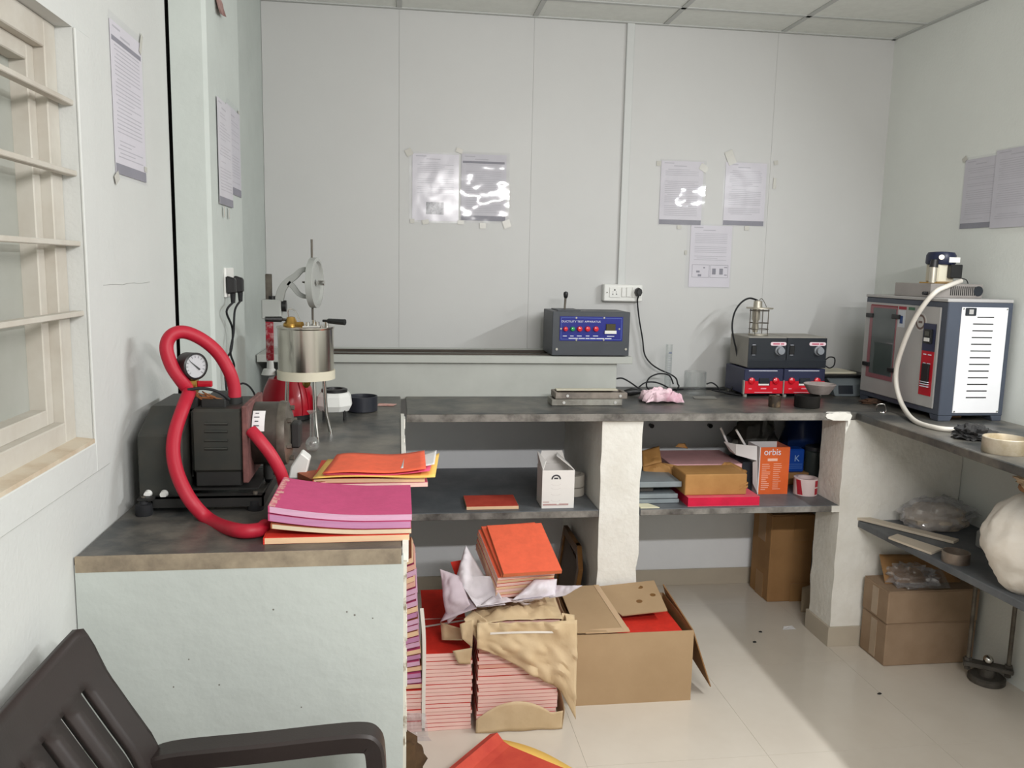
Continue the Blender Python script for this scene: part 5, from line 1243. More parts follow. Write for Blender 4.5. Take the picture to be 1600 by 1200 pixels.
# door face looking left
fx = ox0
dr_ = part('door', MB().box(fx-0.006, fx+0.001, oy0+0.035, oy1-0.010, oz0+0.022, oz1-0.022), OVD, ov, bevel=0.002, label='pale grey door with a window')
def dbox(nm, y0, y1, z0, z1, t, M, par, bev=0.0, **k): return part(nm, MB().box(fx-0.006-t, fx-0.005, y0, y1, z0, z1), M, par, bevel=bev, **k)
H = oz1-oz0
wy0, wy1 = oy1-0.24, oy1-0.075; wz0, wz1 = oz0+H*0.25, oz1-H*0.10
TINT = mat('smoky_glass', (96,102,102), 0.12, var=0.06)
wn = dbox('window_frame', wy0-0.006, wy1+0.026, wz0-0.02, wz1+0.010, 0.002, mat('rose_acrylic', (146,96,102), 0.3, var=0.1), dr_)
dbox('window_pane', wy0, wy1, wz0, wz1, 0.004, TINT, wn)
dbox('dark_interior', wy0+0.006, wy1-0.03, wz0+0.004, wz0+(wz1-wz0)*0.48, 0.0045, mat('green_grey', (66,76,74), 0.3, var=0.1), wn)
dbox('top_strip', wy0-0.006, wy1+0.02, wz1+0.008, wz1+0.013, 0.003, mat('dark_red', (130,34,40), 0.5), wn)
for y, z in ((wy1+0.022, wz1-0.035), (wy0-0.004, wz1-0.030), (wy1+0.022, wz0+0.035), (wy0-0.004, wz0+0.030)):
    dbox('clip', y-0.026, y+0.026, z-0.009, z+0.009, 0.010, BLACKP, dr_, 0.002)
# stickers
dbox('sticker', oy0+0.255, oy0+0.300, oz1-0.115, oz1-0.045, 0.0012, mat('sticker_grey', (196,200,206), 0.5), dr_)
dbox('sticker_mark', oy0+0.268, oy0+0.288, oz1-0.100, oz1-0.068, 0.0018, mat('blue_ink', (40,66,120), 0.5), dr_)
dbox('red_mark', oy0+0.250, oy0+0.300, oz1-0.042, oz1-0.030, 0.0014, mat('sticker_red', (150,40,52), 0.5), dr_)
dbox('green_mark', oy0+0.195, oy0+0.235, oz1-0.042, oz1-0.030, 0.0014, mat('sticker_green', (70,110,84), 0.5), dr_)
c_ = Vector((fx-0.0055, oy0+0.150, oz1-0.085))
st = part('round_sticker', MB().cyl(c_, c_+Vector((-0.0018, 0, 0)), 0.036, n=32), mat('sticker_grey2', (188,186,182), 0.5), dr_)
part('round_mark', MB().lathe(c_+Vector((-0.0015, 0, 0)), [(0.022, 0), (0.030, 0), (0.030, 0.001), (0.022, 0.001)], 32, (-1, 0, 0), closed=True), mat('sticker_ink', (110,92,86), 0.6), st)
word_bars([0.024], 0.009, c_+Vector((-0.0018, 0, -0.005)), (0, -1, 0), (0, 0, 1), mat('sticker_ink', (110,92,86), 0.6), st)
# control strip
cy0_, cy1_ = oy0+0.050, oy0+0.125; cz0_, cz1_ = oz0+H*0.155, oz0+H*0.80
cs = dbox('control_strip', cy0_, cy1_, cz0_, cz1_, 0.002, mat('strip_red', (186,16,36), 0.4), dr_, label='navy and red control strip')
zc1 = cz0_+(cz1_-cz0_)*0.62
dbox('navy_top', cy0_, cy1_, zc1, cz1_, 0.003, mat('strip_navy', (46,50,78), 0.4), cs)
ctl = dbox('controller', cy0_+0.014, cy1_-0.016, zc1+0.030, cz1_-0.022, 0.012, BLACKP, cs, 0.002)
dbox('controller_display', cy0_+0.024, cy1_-0.026, zc1+0.060, cz1_-0.030, 0.0135, mat('lcd', (84,84,78), 0.3), ctl)
dbox('controller_label', cy0_+0.020, cy1_-0.022, zc1+0.038, zc1+0.052, 0.0135, WHITEP, ctl)
bs = dbox('black_switch', cy0_+0.016, cy1_-0.016, cz0_+0.045, cz0_+0.125, 0.009, BLACKP, cs, 0.002)
for k in range(3): dbox('white_line', cy0_+0.014, cy1_-0.014, cz0_+0.034+0.009*k, cz0_+0.037+0.009*k, 0.0098, WINK, bs)
word_bars([0.018, 0.022], 0.004, (fx-0.0082, (cy0_+cy1_)/2, zc1-0.016), (0, -1, 0), (0, 0, 1), WINK, cs, gap=2.5)
word_bars([0.016, 0.020], 0.003, (fx-0.0082, (cy0_+cy1_)/2, zc1-0.050), (0, -1, 0), (0, 0, 1), WINK, cs, gap=3)
# ---- motor block on the oven
mx0, mx1 = 2.075, 2.30; my0, my1 = 3.02, 3.26
mz = oz1+0.012
mo = thing('motor_unit', 'small blower motor with a dark blue cap on top of the oven', 'motor', (2.18, 3.14, mz))
part('chassis', MB().box(mx0, mx1, my0, my1, mz, mz+0.055), mat('zinc_plate', (160,154,150), 0.4, metal=0.4, var=0.05), mo, bevel=0.002)
for k in range(16): part('slot', MB().box(mx0+0.085+0.0085*k, mx0+0.089+0.0085*k, my0-0.0008, my0+0.001, mz+0.010, mz+0.046), DARK, mo)
part('end_cap', MB().cyl((mx0+0.205, my0+0.0, mz+0.028), (mx0+0.205, my0-0.002, mz+0.028), 0.02, n=20), HB, mo)
mc = Vector((2.155, 3.10, mz+0.055))
part('mount_plate', MB().box(mc.x-0.045, mc.x+0.06, mc.y-0.05, mc.y+0.05, mc.z, mc.z+0.005), BRASS, mo, bevel=0.001)
part('motor_core', MB().box(mc.x-0.028, mc.x+0.045, mc.y-0.04, mc.y+0.04, mc.z+0.005, mc.z+0.078), CREAM, mo, bevel=0.005)
cap_ = part('motor_cap', MB().loft([MB().ring(mc+Vector((0.008, 0, z)), (0, 0, 1), r_, 28) for r_, z in ((0.052, 0.076), (0.056, 0.082), (0.055, 0.112), (0.048, 0.124), (0.02, 0.127))]), mat('dark_blue_cap', (28,34,58), 0.4, var=0.1), mo, smooth=True)
part('cap_label', MB().box(mc.x+0.004, mc.x+0.05, mc.y-0.0585, mc.y-0.045, mc.z+0.084, mc.z+0.104), WHITEP, cap_)
part('cap_mark', MB().cyl((mc.x-0.022, mc.y-0.045, mc.z+0.104), (mc.x-0.026, mc.y-0.052, mc.z+0.104), 0.010, n=16), ALU, cap_)
part('capacitor_box', MB().box(mc.x+0.012, mc.x+0.062, mc.y-0.064, mc.y-0.038, mc.z+0.022, mc.z+0.076), BLACKP, mo, bevel=0.003)
part('side_tube', MB().cyl((mc.x-0.045, mc.y-0.035, mc.z+0.003), (mc.x-0.045, mc.y-0.035, mc.z+0.065), 0.014, n=18), ALU, mo, smooth=True)
part('side_cap', MB().cyl((mc.x-0.045, mc.y-0.035, mc.z+0.064), (mc.x-0.043, mc.y-0.035, mc.z+0.094), 0.0165, 0.014, 18), BLACKP, mo, smooth=True)
part('side_knob', MB().cyl((mx0, my0+0.02, mz+0.016), (mx0-0.018, my0+0.02, mz+0.016), 0.007, n=12), BLACKP, mo, smooth=True)
part('motor_wire', MB().tube(spline([(mc.x+0.055, mc.y-0.05, mc.z+0.024), (mc.x+0.085, mc.y-0.055, mc.z+0.018), (mc.x+0.10, mc.y-0.05, mc.z+0.002)], 5), 0.002, 6), RUBBER, mo, smooth=True)
# ---- white hose
hp = [Vector((mc.x+0.06, mc.y-0.06, mc.z+0.012)), at(1478, 448, Y=2.98), at(1462, 456, Y=2.96), at(1444, 476, X=ox0-0.03), at(1427, 503, X=ox0-0.045), at(1411, 540, X=ox0-0.05), at(1401, 575, X=ox0-0.05), at(1401, 605, X=ox0-0.05), at(1411, 635, X=ox0-0.05)]
hp += [at(1430, 658, Z=ZC+0.009), at(1465, 669, Z=ZC+0.009), at(1500, 672, Z=ZC+0.009), at(1518, 673, Z=ZC+0.009)]
single('white_hose', MB().tube(spline(hp, 8), 0.0095, 12), mat('white_tube', (214,208,198), 0.45, k=1.05, var=0.03), 'white rubber hose hanging from the motor across the oven front', 'hose', smooth=True)

# ---- black rags, tin, odds and ends on the right worktop
q = at(1525, 690, Z=ZC)
single('black_rag', MB().blob((q.x+0.02, q.y+0.045, ZC+0.018), (0.062, 0.045, 0.026), 0.75, 2.6, 12, 34, 18, ZC+0.001), mat('black_rag', (44,44,46), 0.9, rgb2=(62,60,58), scale=20), 'crumpled black rag on the worktop at the end of the white hose', 'rag', smooth=True, angle=25)
q = at(1590, 712, Z=ZC); r_ = 0.065; q = at(1592, 714, Z=ZC); q.y += r_
single('metal_tin', MB().lathe(q, [(r_*0.97, 0), (r_, 0.003), (r_, 0.048), (r_*0.95, 0.05), (r_*0.93, 0.046), (r_*0.92, 0.030), (0.001, 0.030)], 40), mat('old_tin', (206,196,178), 0.45, metal=0.3, k=1.0, rgb2=(170,154,124), scale=10), 'round whitish tin at the right edge of the worktop', 'tin', loc=q, smooth=True, angle=35)
single('scrap_block', MB().box(2.14, 2.21, 2.95, 3.02, ZC, ZC+0.014), mat('clay_block', (170,130,100), 0.8, var=0.08), 'small tan block under the oven', 'block', bevel=0.002)
q = at(1380, 645, Z=ZC); 
single('wire_clip', MB().tube(spline([q+Vector((-0.02, 0.02, 0.003)), q+Vector((-0.022, 0.01, 0.03)), q+Vector((0.0, 0.0, 0.035)), q+Vector((0.012, 0, 0.01)), q+Vector((0.0, -0.005, 0.002)), q+Vector((-0.015, 0.0, 0.002))], 5), 0.0025, 6), CHROME, 'small shiny bent wire on the worktop below the oven door', 'wire', smooth=True)
q = at(1362, 632, Z=ZC)
single('brown_rag', MB().blob((q.x+0.02, q.y+0.03, ZC+0.006), (0.05, 0.03, 0.012), 0.6, 3, 9, 24, 12, ZC+0.001), mat('brown_rag', (96,68,50), 0.9, rgb2=(70,56,46), scale=16), 'flat brown rag on the worktop under the far oven leg', 'rag', smooth=True)

# ================================================================== UNDER THE RIGHT WORKTOP
SACKM = mat('cotton_sack', (226,221,212), 0.9, k=0.98, rgb2=(214,204,190), scale=4, bump=0.9, bscale=14)
q = at(1572, 935, Z=ZR)
sc_c = Vector((2.005, 2.30, ZR+0.175))
def sshape(t): return 0.86+0.26*math.sin(math.pi*min(1, max(0, (t-0.06)*1.12)))-0.62*max(0, t-0.80)/0.2
sk_ = thing('cloth_sack', 'tied off-white cotton sack standing on the shelf edge at the right', 'sack', (sc_c.x, sc_c.y, ZR))
part('bag', MB().blob(sc_c, (0.125, 0.12, 0.185), 0.13, 2.6, 4, 48, 32, ZR+0.001, sshape), SACKM, sk_, smooth=True, angle=60)
part('tie', MB().lathe((sc_c.x, sc_c.y, ZR+0.335), [(0.045, 0), (0.050, 0.008), (0.048, 0.018), (0.04, 0.024)], 20), mat('jute_tie', (150,110,78), 0.9, var=0.1), sk_, smooth=True)
part('gathered_top', MB().blob((sc_c.x+0.005, sc_c.y, ZR+0.372), (0.062, 0.055, 0.026), 0.5, 3, 6, 26, 12), mat('sack_top', (212,190,160), 0.9, rgb2=(196,170,140), scale=14), sk_, smooth=True)
q = Vector((2.145, 2.965, ZR))
pb_ = thing('powder_bag', 'slumped clear bag of grey powder on the shelf under the right worktop', 'bag', q)
part('powder', MB().blob((q.x, q.y, ZR+0.045), (0.125, 0.085, 0.060), 0.22, 2.2, 8, 32, 18, ZR+0.002), mat('grey_powder', (178,166,150), 0.95, rgb2=(160,148,132), scale=10), pb_, smooth=True)
part('film', MB().blob((q.x+0.01, q.y+0.002, ZR+0.052), (0.140, 0.094, 0.070), 0.30, 3.2, 8, 36, 20, ZR+0.001), FILM, pb_, smooth=True)
part('neck', MB().patch((q.x+0.06, q.y-0.02, ZR+0.10), (q.x+0.17, q.y-0.06, ZR+0.06), (q.x+0.18, q.y+0.02, ZR+0.07), (q.x+0.06, q.y+0.05, ZR+0.11), 8, 6, 0.012, 20, 3), FILM, pb_, smooth=True)
a = at(1322, 808, Z=ZR+0.002); b = at(1490, 850, Z=ZR+0.002)
d = (b-a).normalized(); nrm = Vector((-d.y, d.x, 0))
mb = MB().hexa([a, b, b+nrm*0.05, a+nrm*0.05, a+Vector((0,0,.010)), b+Vector((0,0,.010)), b+nrm*0.05+Vector((0,0,.010)), a+nrm*0.05+Vector((0,0,.010))])
TSTRIP = mat('cream_tile', (200,188,170), 0.5, k=1.0, var=0.04)
single('tile_strip', mb, TSTRIP, 'long narrow cream tile strip on the shelf in front of the powder bag', 'tile', bevel=0.001)
a = at(1388, 842, Z=ZR+0.001); b = at(1402, 837, Z=ZR+0.001); c = at(1472, 860, Z=ZR+0.001); d = at(1455, 867, Z=ZR+0.001)
up = Vector((0, 0, 0.008))
single('tile_piece', MB().hexa([a, d, c, b, a+up, d+up, c+up, b+up]), TSTRIP, 'short cream tile offcut near the front edge of the right shelf', 'tile')
q = at(1505, 884, Z=ZR); r_ = 0.046; q.y += r_*0.9
single('steel_ring', MB().lathe(q, [(r_, 0), (r_, 0.038), (r_*0.92, 0.038), (r_*0.90, 0.02), (r_*0.9, 0.003), (0.001, 0.003)], 36), mat('worn_steel', (150,140,130), 0.35, metal=0.5, rgb2=(120,104,92), scale=10), 'round steel tin on the right shelf beside the cloth sack', 'tin', loc=q, smooth=True, angle=35)
q = Vector((2.20, 2.72, ZR))
jar = thing('grey_jar', 'grey plastic jar between the powder bag and the cloth sack', 'jar', q)
JG = mat('grey_jar', (140,142,140), 0.5, var=0.06)
part('body', MB().lathe(q, [(0.040, 0), (0.044, 0.004), (0.044, 0.055), (0.036, 0.064)], 24), JG, jar, smooth=True, angle=35)
part('lid', MB().lathe(q+Vector((0, 0, 0.062)), [(0.034, 0), (0.034, 0.018), (0.03, 0.021), (0.001, 0.021)], 24), JG, jar, smooth=True, angle=35)

# ---- stacked cartons on the floor
def carton(lab, x0, x1, y0, y1, z0, z1, M, tape=True, group=None):
    t = thing('cardboard_box', lab, 'box', ((x0+x1)/2, (y0+y1)/2, z0), 0, group)
    part('body', MB().box(x0, x1, y0, y1, z0, z1), M, t, bevel=0.004)
    g_ = (y0+y1)/2
    part('top_flap', MB().box(x0+0.002, x1-0.002, y0+0.002, g_-0.0015, z1, z1+0.003), M, t)
    part('top_flap', MB().box(x0+0.002, x1-0.002, g_+0.0015, y1-0.002, z1, z1+0.003), M, t)
    return t
KB = mat('brown_carton', (156,132,108), 0.8, k=1.0, rgb2=(140,116,92), scale=5)
b1 = carton('lower of the two brown cartons stacked under the right shelf', 1.925, 2.315, 2.885, 3.062, 0.0, 0.176, KB)
b2 = carton('upper of the two brown cartons under the right shelf, beneath a clear bag', 1.920, 2.315, 2.880, 3.058, 0.1795, 0.312, KB)
for b_, z0, z1 in ((b1, 0, .176), (b2, .1795, .312)):
    part('packing_tape', MB().box(1.918 if b_ is b2 else 1.923, 1.921 if b_ is b2 else 1.926, 2.95, 2.99, z0+0.01, z1-0.01), mat('kraft_tape', (170,150,128), 0.4), b_)
cf = thing('plastic_bag', 'crumpled clear plastic bag on the upper carton under the right shelf', 'bag', (2.05, 2.97, 0.315))
part('film', MB().blob((2.06, 2.955, 0.345), (0.10, 0.075, 0.045), 0.5, 3, 21, 30, 16, 0.3165), FILM, cf, smooth=True)
part('loose_end', MB().patch((2.10, 2.89, 0.318), (2.19, 2.89, 0.318), (2.22, 3.0, 0.36), (2.12, 3.0, 0.37), 8, 8, 0.012, 20, 4), FILM, cf, smooth=True)
single('brown_paper', MB().patch((1.95, 2.96, 0.317), (2.28, 2.95, 0.317), (2.27, 3.04, 0.40), (1.97, 3.045, 0.41), 10, 8, 0.015, 14, 8), CARDD, 'crumpled brown paper behind the clear bag on the upper carton', 'paper', smooth=True, solid=0.001)

# ---- sample ejector on the floor
q = at(1540, 1058, Z=0); q = Vector((2.262, 2.735, 0))
ej = thing('sample_press', 'small dark metal press with two upright rods and a steel ball, on the floor', 'press', q)
IRON = mat('dusty_iron', (96,92,86), 0.5, metal=0.4, rgb2=(70,66,60), scale=14)
part('base', MB().lathe(q, [(0.062, 0), (0.066, 0.004), (0.066, 0.020), (0.058, 0.026), (0.001, 0.026)], 36), IRON, ej, smooth=True, angle=35)
ang = Matrix.Rotation(R(-35), 3, 'Z')
part('lower_plate', MB().obox(q+Vector((0, 0, 0.062)), (0.17, 0.05, 0.018), ang), IRON, ej, bevel=0.003)
part('neck', MB().cyl(q+Vector((0, 0, 0.024)), q+Vector((0, 0, 0.056)), 0.03, n=20), IRON, ej, smooth=True)
part('ball', MB().sphere(q+Vector((0, 0, 0.088)), 0.019), CHROME, ej, smooth=True)
for s in (-1, 1):
    p = q+ang@Vector((0.068*s, 0, 0))
    part('rod', MB().cyl(p+Vector((0, 0, 0.06)), p+Vector((0, 0, 0.50)), 0.008, n=14), PUMPG, ej, smooth=True)
    part('nut', MB().cyl(p+Vector((0, 0, 0.071)), p+Vector((0, 0, 0.083)), 0.014, n=6), IRON, ej)
    part('nut', MB().cyl(p+Vector((0, 0, 0.035)), p+Vector((0, 0, 0.053)), 0.012, n=6), IRON, ej)

# ---- tall carton in the right bay
tb = carton('tall brown taped carton standing on the floor in the right bay', 1.738, 1.95, 3.546, 3.745, 0.0, 0.425, CARDD)
for (x0, x1, z0, z1) in ((1.85, 1.95, 0.30, 0.425), (1.85, 1.95, 0.0, 0.09)):
    part('packing_tape', MB().box(x0, x1, 3.5445, 3.5462, z0, z1), TAPE, tb)
part('packing_tape', MB().box(1.7365, 1.7382, 3.60, 3.68, 0.28, 0.42), TAPE, tb); part('packing_tape', MB().box(1.7365, 1.7382, 3.60, 3.68, 0.0, 0.12), TAPE, tb)
q = at(1263, 915, Y=3.45)
single('brown_paper', MB().patch((1.845, 3.42, 0.0015), (1.93, 3.40, 0.002), (1.935, 3.45, 0.13), (1.87, 3.47, 0.10), 6, 8, 0.012, 20, 6), mat('grey_brown_paper', (150,134,112), 0.8), 'crumpled grey-brown paper on the floor between the tall carton and the corner pier', 'paper', smooth=True, solid=0.001)

# ================================================================== RIGHT BAY SHELF
S = lambda px, py, Y: at(px, py, Y=Y)
z0 = ZS
a = at(1075, 792, Z=ZS); b = at(1187, 790, Z=ZS)
w_ = b.x-a.x
notebook('thick crimson-edged pad at the front of the right shelf, under the brown bundle', ((a.x+b.x)/2, a.y+0.125, ZS), 0.0, w_, 0.245, 0.038, mat('cover_rose', (216,90,104), 0.75, var=0.1, scale=12), mat('pages_crimson', (206,20,62), 0.8, var=0.1, scale=14), spine='B', cat='pad')
bz = ZS+0.0385
ba = S(1070, 770, a.y+0.03).x; bb = S(1166, 770, a.y+0.03).x
bn = thing('paper_bundle', 'brown kraft-wrapped bundle with folded ends on the crimson pad', 'bundle', ((ba+bb)/2, a.y+0.11, bz))
bt_ = S(1100, 741, a.y+0.035).z
part('body', MB().box(ba, bb, a.y+0.03, a.y+0.19, bz, bt_), KRAFT if False else mat('amber_kraft', (188,140,82), 0.7, k=0.95, rgb2=(170,122,68), scale=6), bn, bevel=0.003)
AK = mat('amber_kraft', (188,140,82), 0.7)
for zz in (0.3, 0.75):
    part('folded_end', MB().hexa([(bb-0.03, a.y+0.0285, bz+0.012+zz*0.03), (bb+0.004, a.y+0.027, bz+0.022+zz*0.03), (bb+0.004, a.y+0.05, bz+0.022+zz*0.03), (bb-0.03, a.y+0.031, bz+0.012+zz*0.03), (bb-0.03, a.y+0.0285, bz+0.015+zz*0.03), (bb+0.004, a.y+0.027, bz+0.030+zz*0.03), (bb+0.004, a.y+0.05, bz+0.030+zz*0.03), (bb-0.03, a.y+0.031, bz+0.015+zz*0.03)]), AK, bn)
# pink pads behind in torn paper
y2 = a.y+0.20
pw0 = S(1048, 730, y2).x; pw1 = S(1160, 730, y2).x; ztop = S(1100, 727, y2).z
cxp = (pw0+pw1)/2+0.01; wp_ = pw1-pw0
hb_ = ztop-0.072-ZS
single('paper_bundle', MB().box(cxp-wp_/2+0.01, cxp+wp_/2-0.01, y2+0.012, 3.70, ZS+0.039 if False else ZS, ztop-0.058), AK, 'brown-wrapped bundle under the pink pads at the back of the right shelf', 'bundle', bevel=0.004) if False else None
pk = mat('cover_palepink', (222,170,172), 0.75, var=0.06, scale=20); pgp = mat('pages_palepink', (236,186,186), 0.8, var=0.05, scale=12)
sup = single('paper_bundle', MB().box(cxp-wp_/2+0.02, cxp+wp_/2-0.02, a.y+0.262, 3.68, ZS, ztop-0.056), AK, 'brown-wrapped bundle behind the crimson pad, under the pink pads', 'bundle', bevel=0.004)
yb2 = a.y+0.262
notebook('lower of the two pale pink pads lying in torn brown paper on the right shelf', (cxp+0.005, yb2+0.09, ztop-0.0555), 0.03, wp_-0.01, 0.26, 0.026, pk, pgp, spine='B', cat='pad')
notebook('upper of the two pale pink pads lying in torn brown paper on the right shelf', (cxp, yb2+0.095, ztop-0.029), -0.01, wp_, 0.27, 0.029, pk, pgp, spine='B', cat='pad')
tp = thing('brown_wrapping_paper', 'torn brown paper round the two pale pink pads on the right shelf', 'wrapping paper', (cxp, yb2, ZS+0.05))
mb = MB()
mb.patch(S(1062, 752, y2-0.02), S(1075, 748, y2-0.02), S(1062, 728, y2), S(1030, 722, y2+0.05), 8, 8, 0.012, 18, 41)
mb.patch(S(1005, 735, y2+0.04), S(1062, 756, y2-0.02), S(1045, 728, y2+0.02), S(1004, 712, y2+0.10), 10, 8, 0.016, 16, 42)
mb.patch(S(1004, 730, y2+0.05), S(1034, 722, y2+0.03), S(1030, 697, y2+0.12), S(1003, 704, y2+0.12), 8, 8, 0.012, 18, 43)
part('left_fold', mb, AK, tp, smooth=True, angle=25, solid=0.001)
mb = MB()
mb.patch(S(1117, 737, y2-0.03), S(1163, 745, y2-0.03), S(1160, 732, y2), S(1132, 722, y2-0.01), 8, 8, 0.008, 20, 44)
part('right_fold', mb, AK, tp, smooth=True, angle=25, solid=0.001); mb = MB()
mb.patch(S(1132, 722, y2-0.01), S(1162, 748, y2-0.02), S(1168, 735, y2+0.02), S(1140, 722, y2+0.02), 8, 8, 0.008, 20, 45)
part('right_fold', mb, AK, tp, smooth=True, angle=25, solid=0.001); mb = MB()
mb.patch(S(1055, 698, y2+0.22), S(1075, 701, y2+0.22), S(1070, 693, y2+0.23), S(1060, 693, y2+0.23), 5, 5, 0.006, 20, 46)
part('right_fold', mb, AK, tp, smooth=True, angle=25, solid=0.001)
# flat grey moulds at the left of that shelf
GM = mat('grey_mould', (140,148,152), 0.5, metal=0.2, var=0.08, scale=12)
def flat(lab, p, w, d, t, z):
    o = thing('metal_plate', lab, 'plate', (p, 3.16+d/2, z))
    part('plate', MB().box(p-w, p, 3.16, 3.16+d, z, z+t), GM, o, bevel=0.002)
    part('rim', MB().box(p-w, p, 3.158, 3.166, z+0.002, z+t+0.002), GM, o, bevel=0.001)
xa = S(1062, 755, 3.16).x
zq = S(1030, 777, 3.16).z
flat('lowest of the flat grey plates at the left end of the right shelf', xa+0.0, xa-0.955, 0.25, 0.016, ZS)
flat('middle one of the flat grey plates at the left end of the right shelf', xa-0.006, xa-0.961, 0.25, 0.018, ZS+0.020)
single('wood_batten', MB().box(0.97, 1.04, 3.20, 3.38, ZS+0.041, ZS+0.066), mat('dark_batten', (92,88,84), 0.8), 'dark batten between the flat grey plates on the right shelf', 'batten')
flat('topmost of the flat grey plates at the left end of the right shelf', xa+0.008, xa-0.950, 0.25, 0.022, ZS+0.067)
c1 = at(1002, 794, Z=ZS+0.001); c2 = at(1031, 794, Z=ZS+0.001); 
single('cream_card', MB().hexa([(0.958, 3.095, ZS), (c2.x, 3.095, ZS), (c2.x-0.03, 3.152, ZS), (0.958, 3.152, ZS), (0.958, 3.095, ZS+0.004), (c2.x, 3.095, ZS+0.004), (c2.x-0.03, 3.152, ZS+0.004), (0.958, 3.152, ZS+0.004)]), mat('cream_card', (226,220,190), 0.7, var=0.03), 'cream tile corner on the front edge of the right shelf, by the pier', 'tile')
# orange and white box
oy = at(1205, 772, Z=ZS).y; oa = S(1184.5, 770, oy).x; ob = S(1229, 770, oy).x; oz = S(1205, 699, oy).z
OB = mat('orange_print', (222,104,48), 0.5, k=1.0, rgb2=(206,88,36), scale=4)
bxo = thing('product_box', 'open orange and white printed box with two white sticks, on the right shelf', 'box', ((oa+ob)/2, oy+0.06, ZS))
t_ = 0.003
fw = part('front_wall', MB().box(oa, ob, oy, oy+t_, ZS, oz), OB, bxo, label='orange printed front')
part('back_wall', MB().box(oa, ob, oy+0.12, oy+0.12+t_, ZS, oz), PAPERW, bxo)
part('side_wall', MB().box(oa-t_, oa, oy, oy+0.12+t_, ZS, oz), PAPERW, bxo, label='white side wall')
part('side_wall', MB().box(ob, ob+t_, oy, oy+0.12+t_, ZS, oz), OB, bxo)
part('bottom', MB().box(oa, ob, oy+t_, oy+0.12, ZS, ZS+0.003), PAPERW, bxo)
p0 = S(1183, 697, oy+0.01); p1 = S(1150, 694, oy+0.05); p2 = S(1150, 711, oy+0.05); p3 = S(1183, 720, oy+0.01)
mb = MB(); panel(mb, [p3, p2, p1, p0], 0.002); f_ = part('side_flap', mb, PAPERW, bxo, label='white open side flap')
mb = MB(); panel(mb, [S(1150, 711, oy+0.05), S(1140, 705, oy+0.10), S(1131, 690, oy+0.11), S(1150, 694, oy+0.05)], 0.002); part('side_flap', mb, PAPERW, bxo)
mb = MB(); panel(mb, [S(1183, 770, oy+0.001), S(1176, 755, oy+0.02), S(1176, 722, oy+0.02), S(1183, 720, oy+0.001)], 0.002); part('white_fold', mb, PAPERW, bxo)
p = S(1207, 711, oy); text_part('orbis', 0.040, (p.x, oy, p.z), (1, 0, 0), (0, 0, 1), WINK, fw, width=0.075)
p = S(1207, 720, oy); part('pale_band', MB().box(p.x-0.022, p.x+0.022, oy-0.001, oy, p.z-0.001, p.z+0.010), mat('pale_orange', (236,190,170), 0.6), fw)
mb = MB(); rr_ = random.Random(5)
for k in range(15):
    zz = oz-0.075-0.0085*k
    if zz < ZS+0.012: break
    mb.box(oa+0.010, oa+0.030+rr_.random()*0.02, oy-0.0006, oy, zz, zz+0.0022)
    mb.box(oa+0.062, oa+0.085+rr_.random()*0.015, oy-0.0006, oy, zz+0.002, zz+0.004)
part('small_print', mb, mat('pale_orange', (236,190,170), 0.6), fw)
for i, (pa, pb2, yy) in enumerate((((1140, 700), (1126, 668), oy+0.15), ((1168, 702), (1150, 671), oy+0.05))):
    part('stick', MB().cyl(S(*pa, yy), S(*pb2, yy), 0.005, n=8), PAPERW, bxo, smooth=True, label='white stick')
mb = MB(); 
single('dark_folder', MB().box(oa-0.055, oa-0.006, oy+0.05, oy+0.20, ZS, ZS+0.13), mat('dark_navy_box', (34,38,46), 0.5), 'dark narrow box beside the white side of the orange box', 'box', bevel=0.002)
# dark bags and blue packs at the back right
yb_ = 3.52
single('dark_bag', MB().blob((S(1178, 690, 3.60).x, 3.60, ZS+0.15), (0.10, 0.085, 0.16), 0.35, 2.5, 31, 30, 20, ZS+0.002), mat('dark_plastic', (54,54,52), 0.5, rgb2=(74,72,66), scale=9), 'dark grey plastic bag slumped behind the orange box', 'bag', smooth=True)
bl = thing('blue_bag', 'large dark blue plastic sack at the back right of the right bay', 'bag', (1.92, 3.60, ZS))
part('sack', MB().blob((1.925, 3.62, ZS+0.18), (0.125, 0.10, 0.175), 0.16, 2.4, 33, 30, 20, ZS+0.002), mat('navy_plastic', (14,40,88), 0.4, var=0.15), bl, smooth=True)
ya = 3.42
ca0, ca1 = S(1230, 735, ya).x, S(1256, 735, ya).x
single('cardboard_box', MB().box(S(1229, 735, ya).x, S(1263, 735, ya).x, ya-0.01, ya+0.10, ZS, S(1240, 738, ya).z), CARDD, 'small brown carton under the blue pack, right of the orange box', 'box', bevel=0.003)
zp = S(1240, 738, ya).z
bp_ = thing('blue_pack', 'bright blue pack with a white mark beside the orange box', 'pack', ((ca0+ca1)/2, ya, zp))
part('pack', MB().box(ca0, ca1, ya, ya+0.07, zp, S(1240, 702, ya).z), mat('bright_blue', (20,70,160), 0.4, var=0.08), bp_, bevel=0.006)
p = S(1245, 718, ya); text_part('K', 0.040, (p.x, ya, p.z-0.008), (1, 0, 0), (0, 0, 1), mat('pale_blue_ink2', (150,180,220), 0.6), bp_)
mb = MB()
for k in range(3): mb.box(ca0+0.006, ca1-0.01, ya-0.0006, ya+0.001, zp+0.018+0.009*k, zp+0.021+0.009*k)
part('print_lines', mb, mat('pale_blue_ink3', (80,120,190), 0.6), bp_)
jq = Vector((S(1271, 740, 3.44).x, 3.44, ZS)); 
jr = thing('dark_jar', 'dark green-grey lidded jar behind the red and white tape roll', 'jar', jq)
part('body', MB().lathe(jq, [(0.040, 0), (0.044, 0.004), (0.044, S(1270, 708, 3.40).z-ZS), (0.036, S(1270, 706, 3.40).z-ZS)], 28), mat('dark_jar', (60,70,68), 0.4), jr, smooth=True, angle=35)
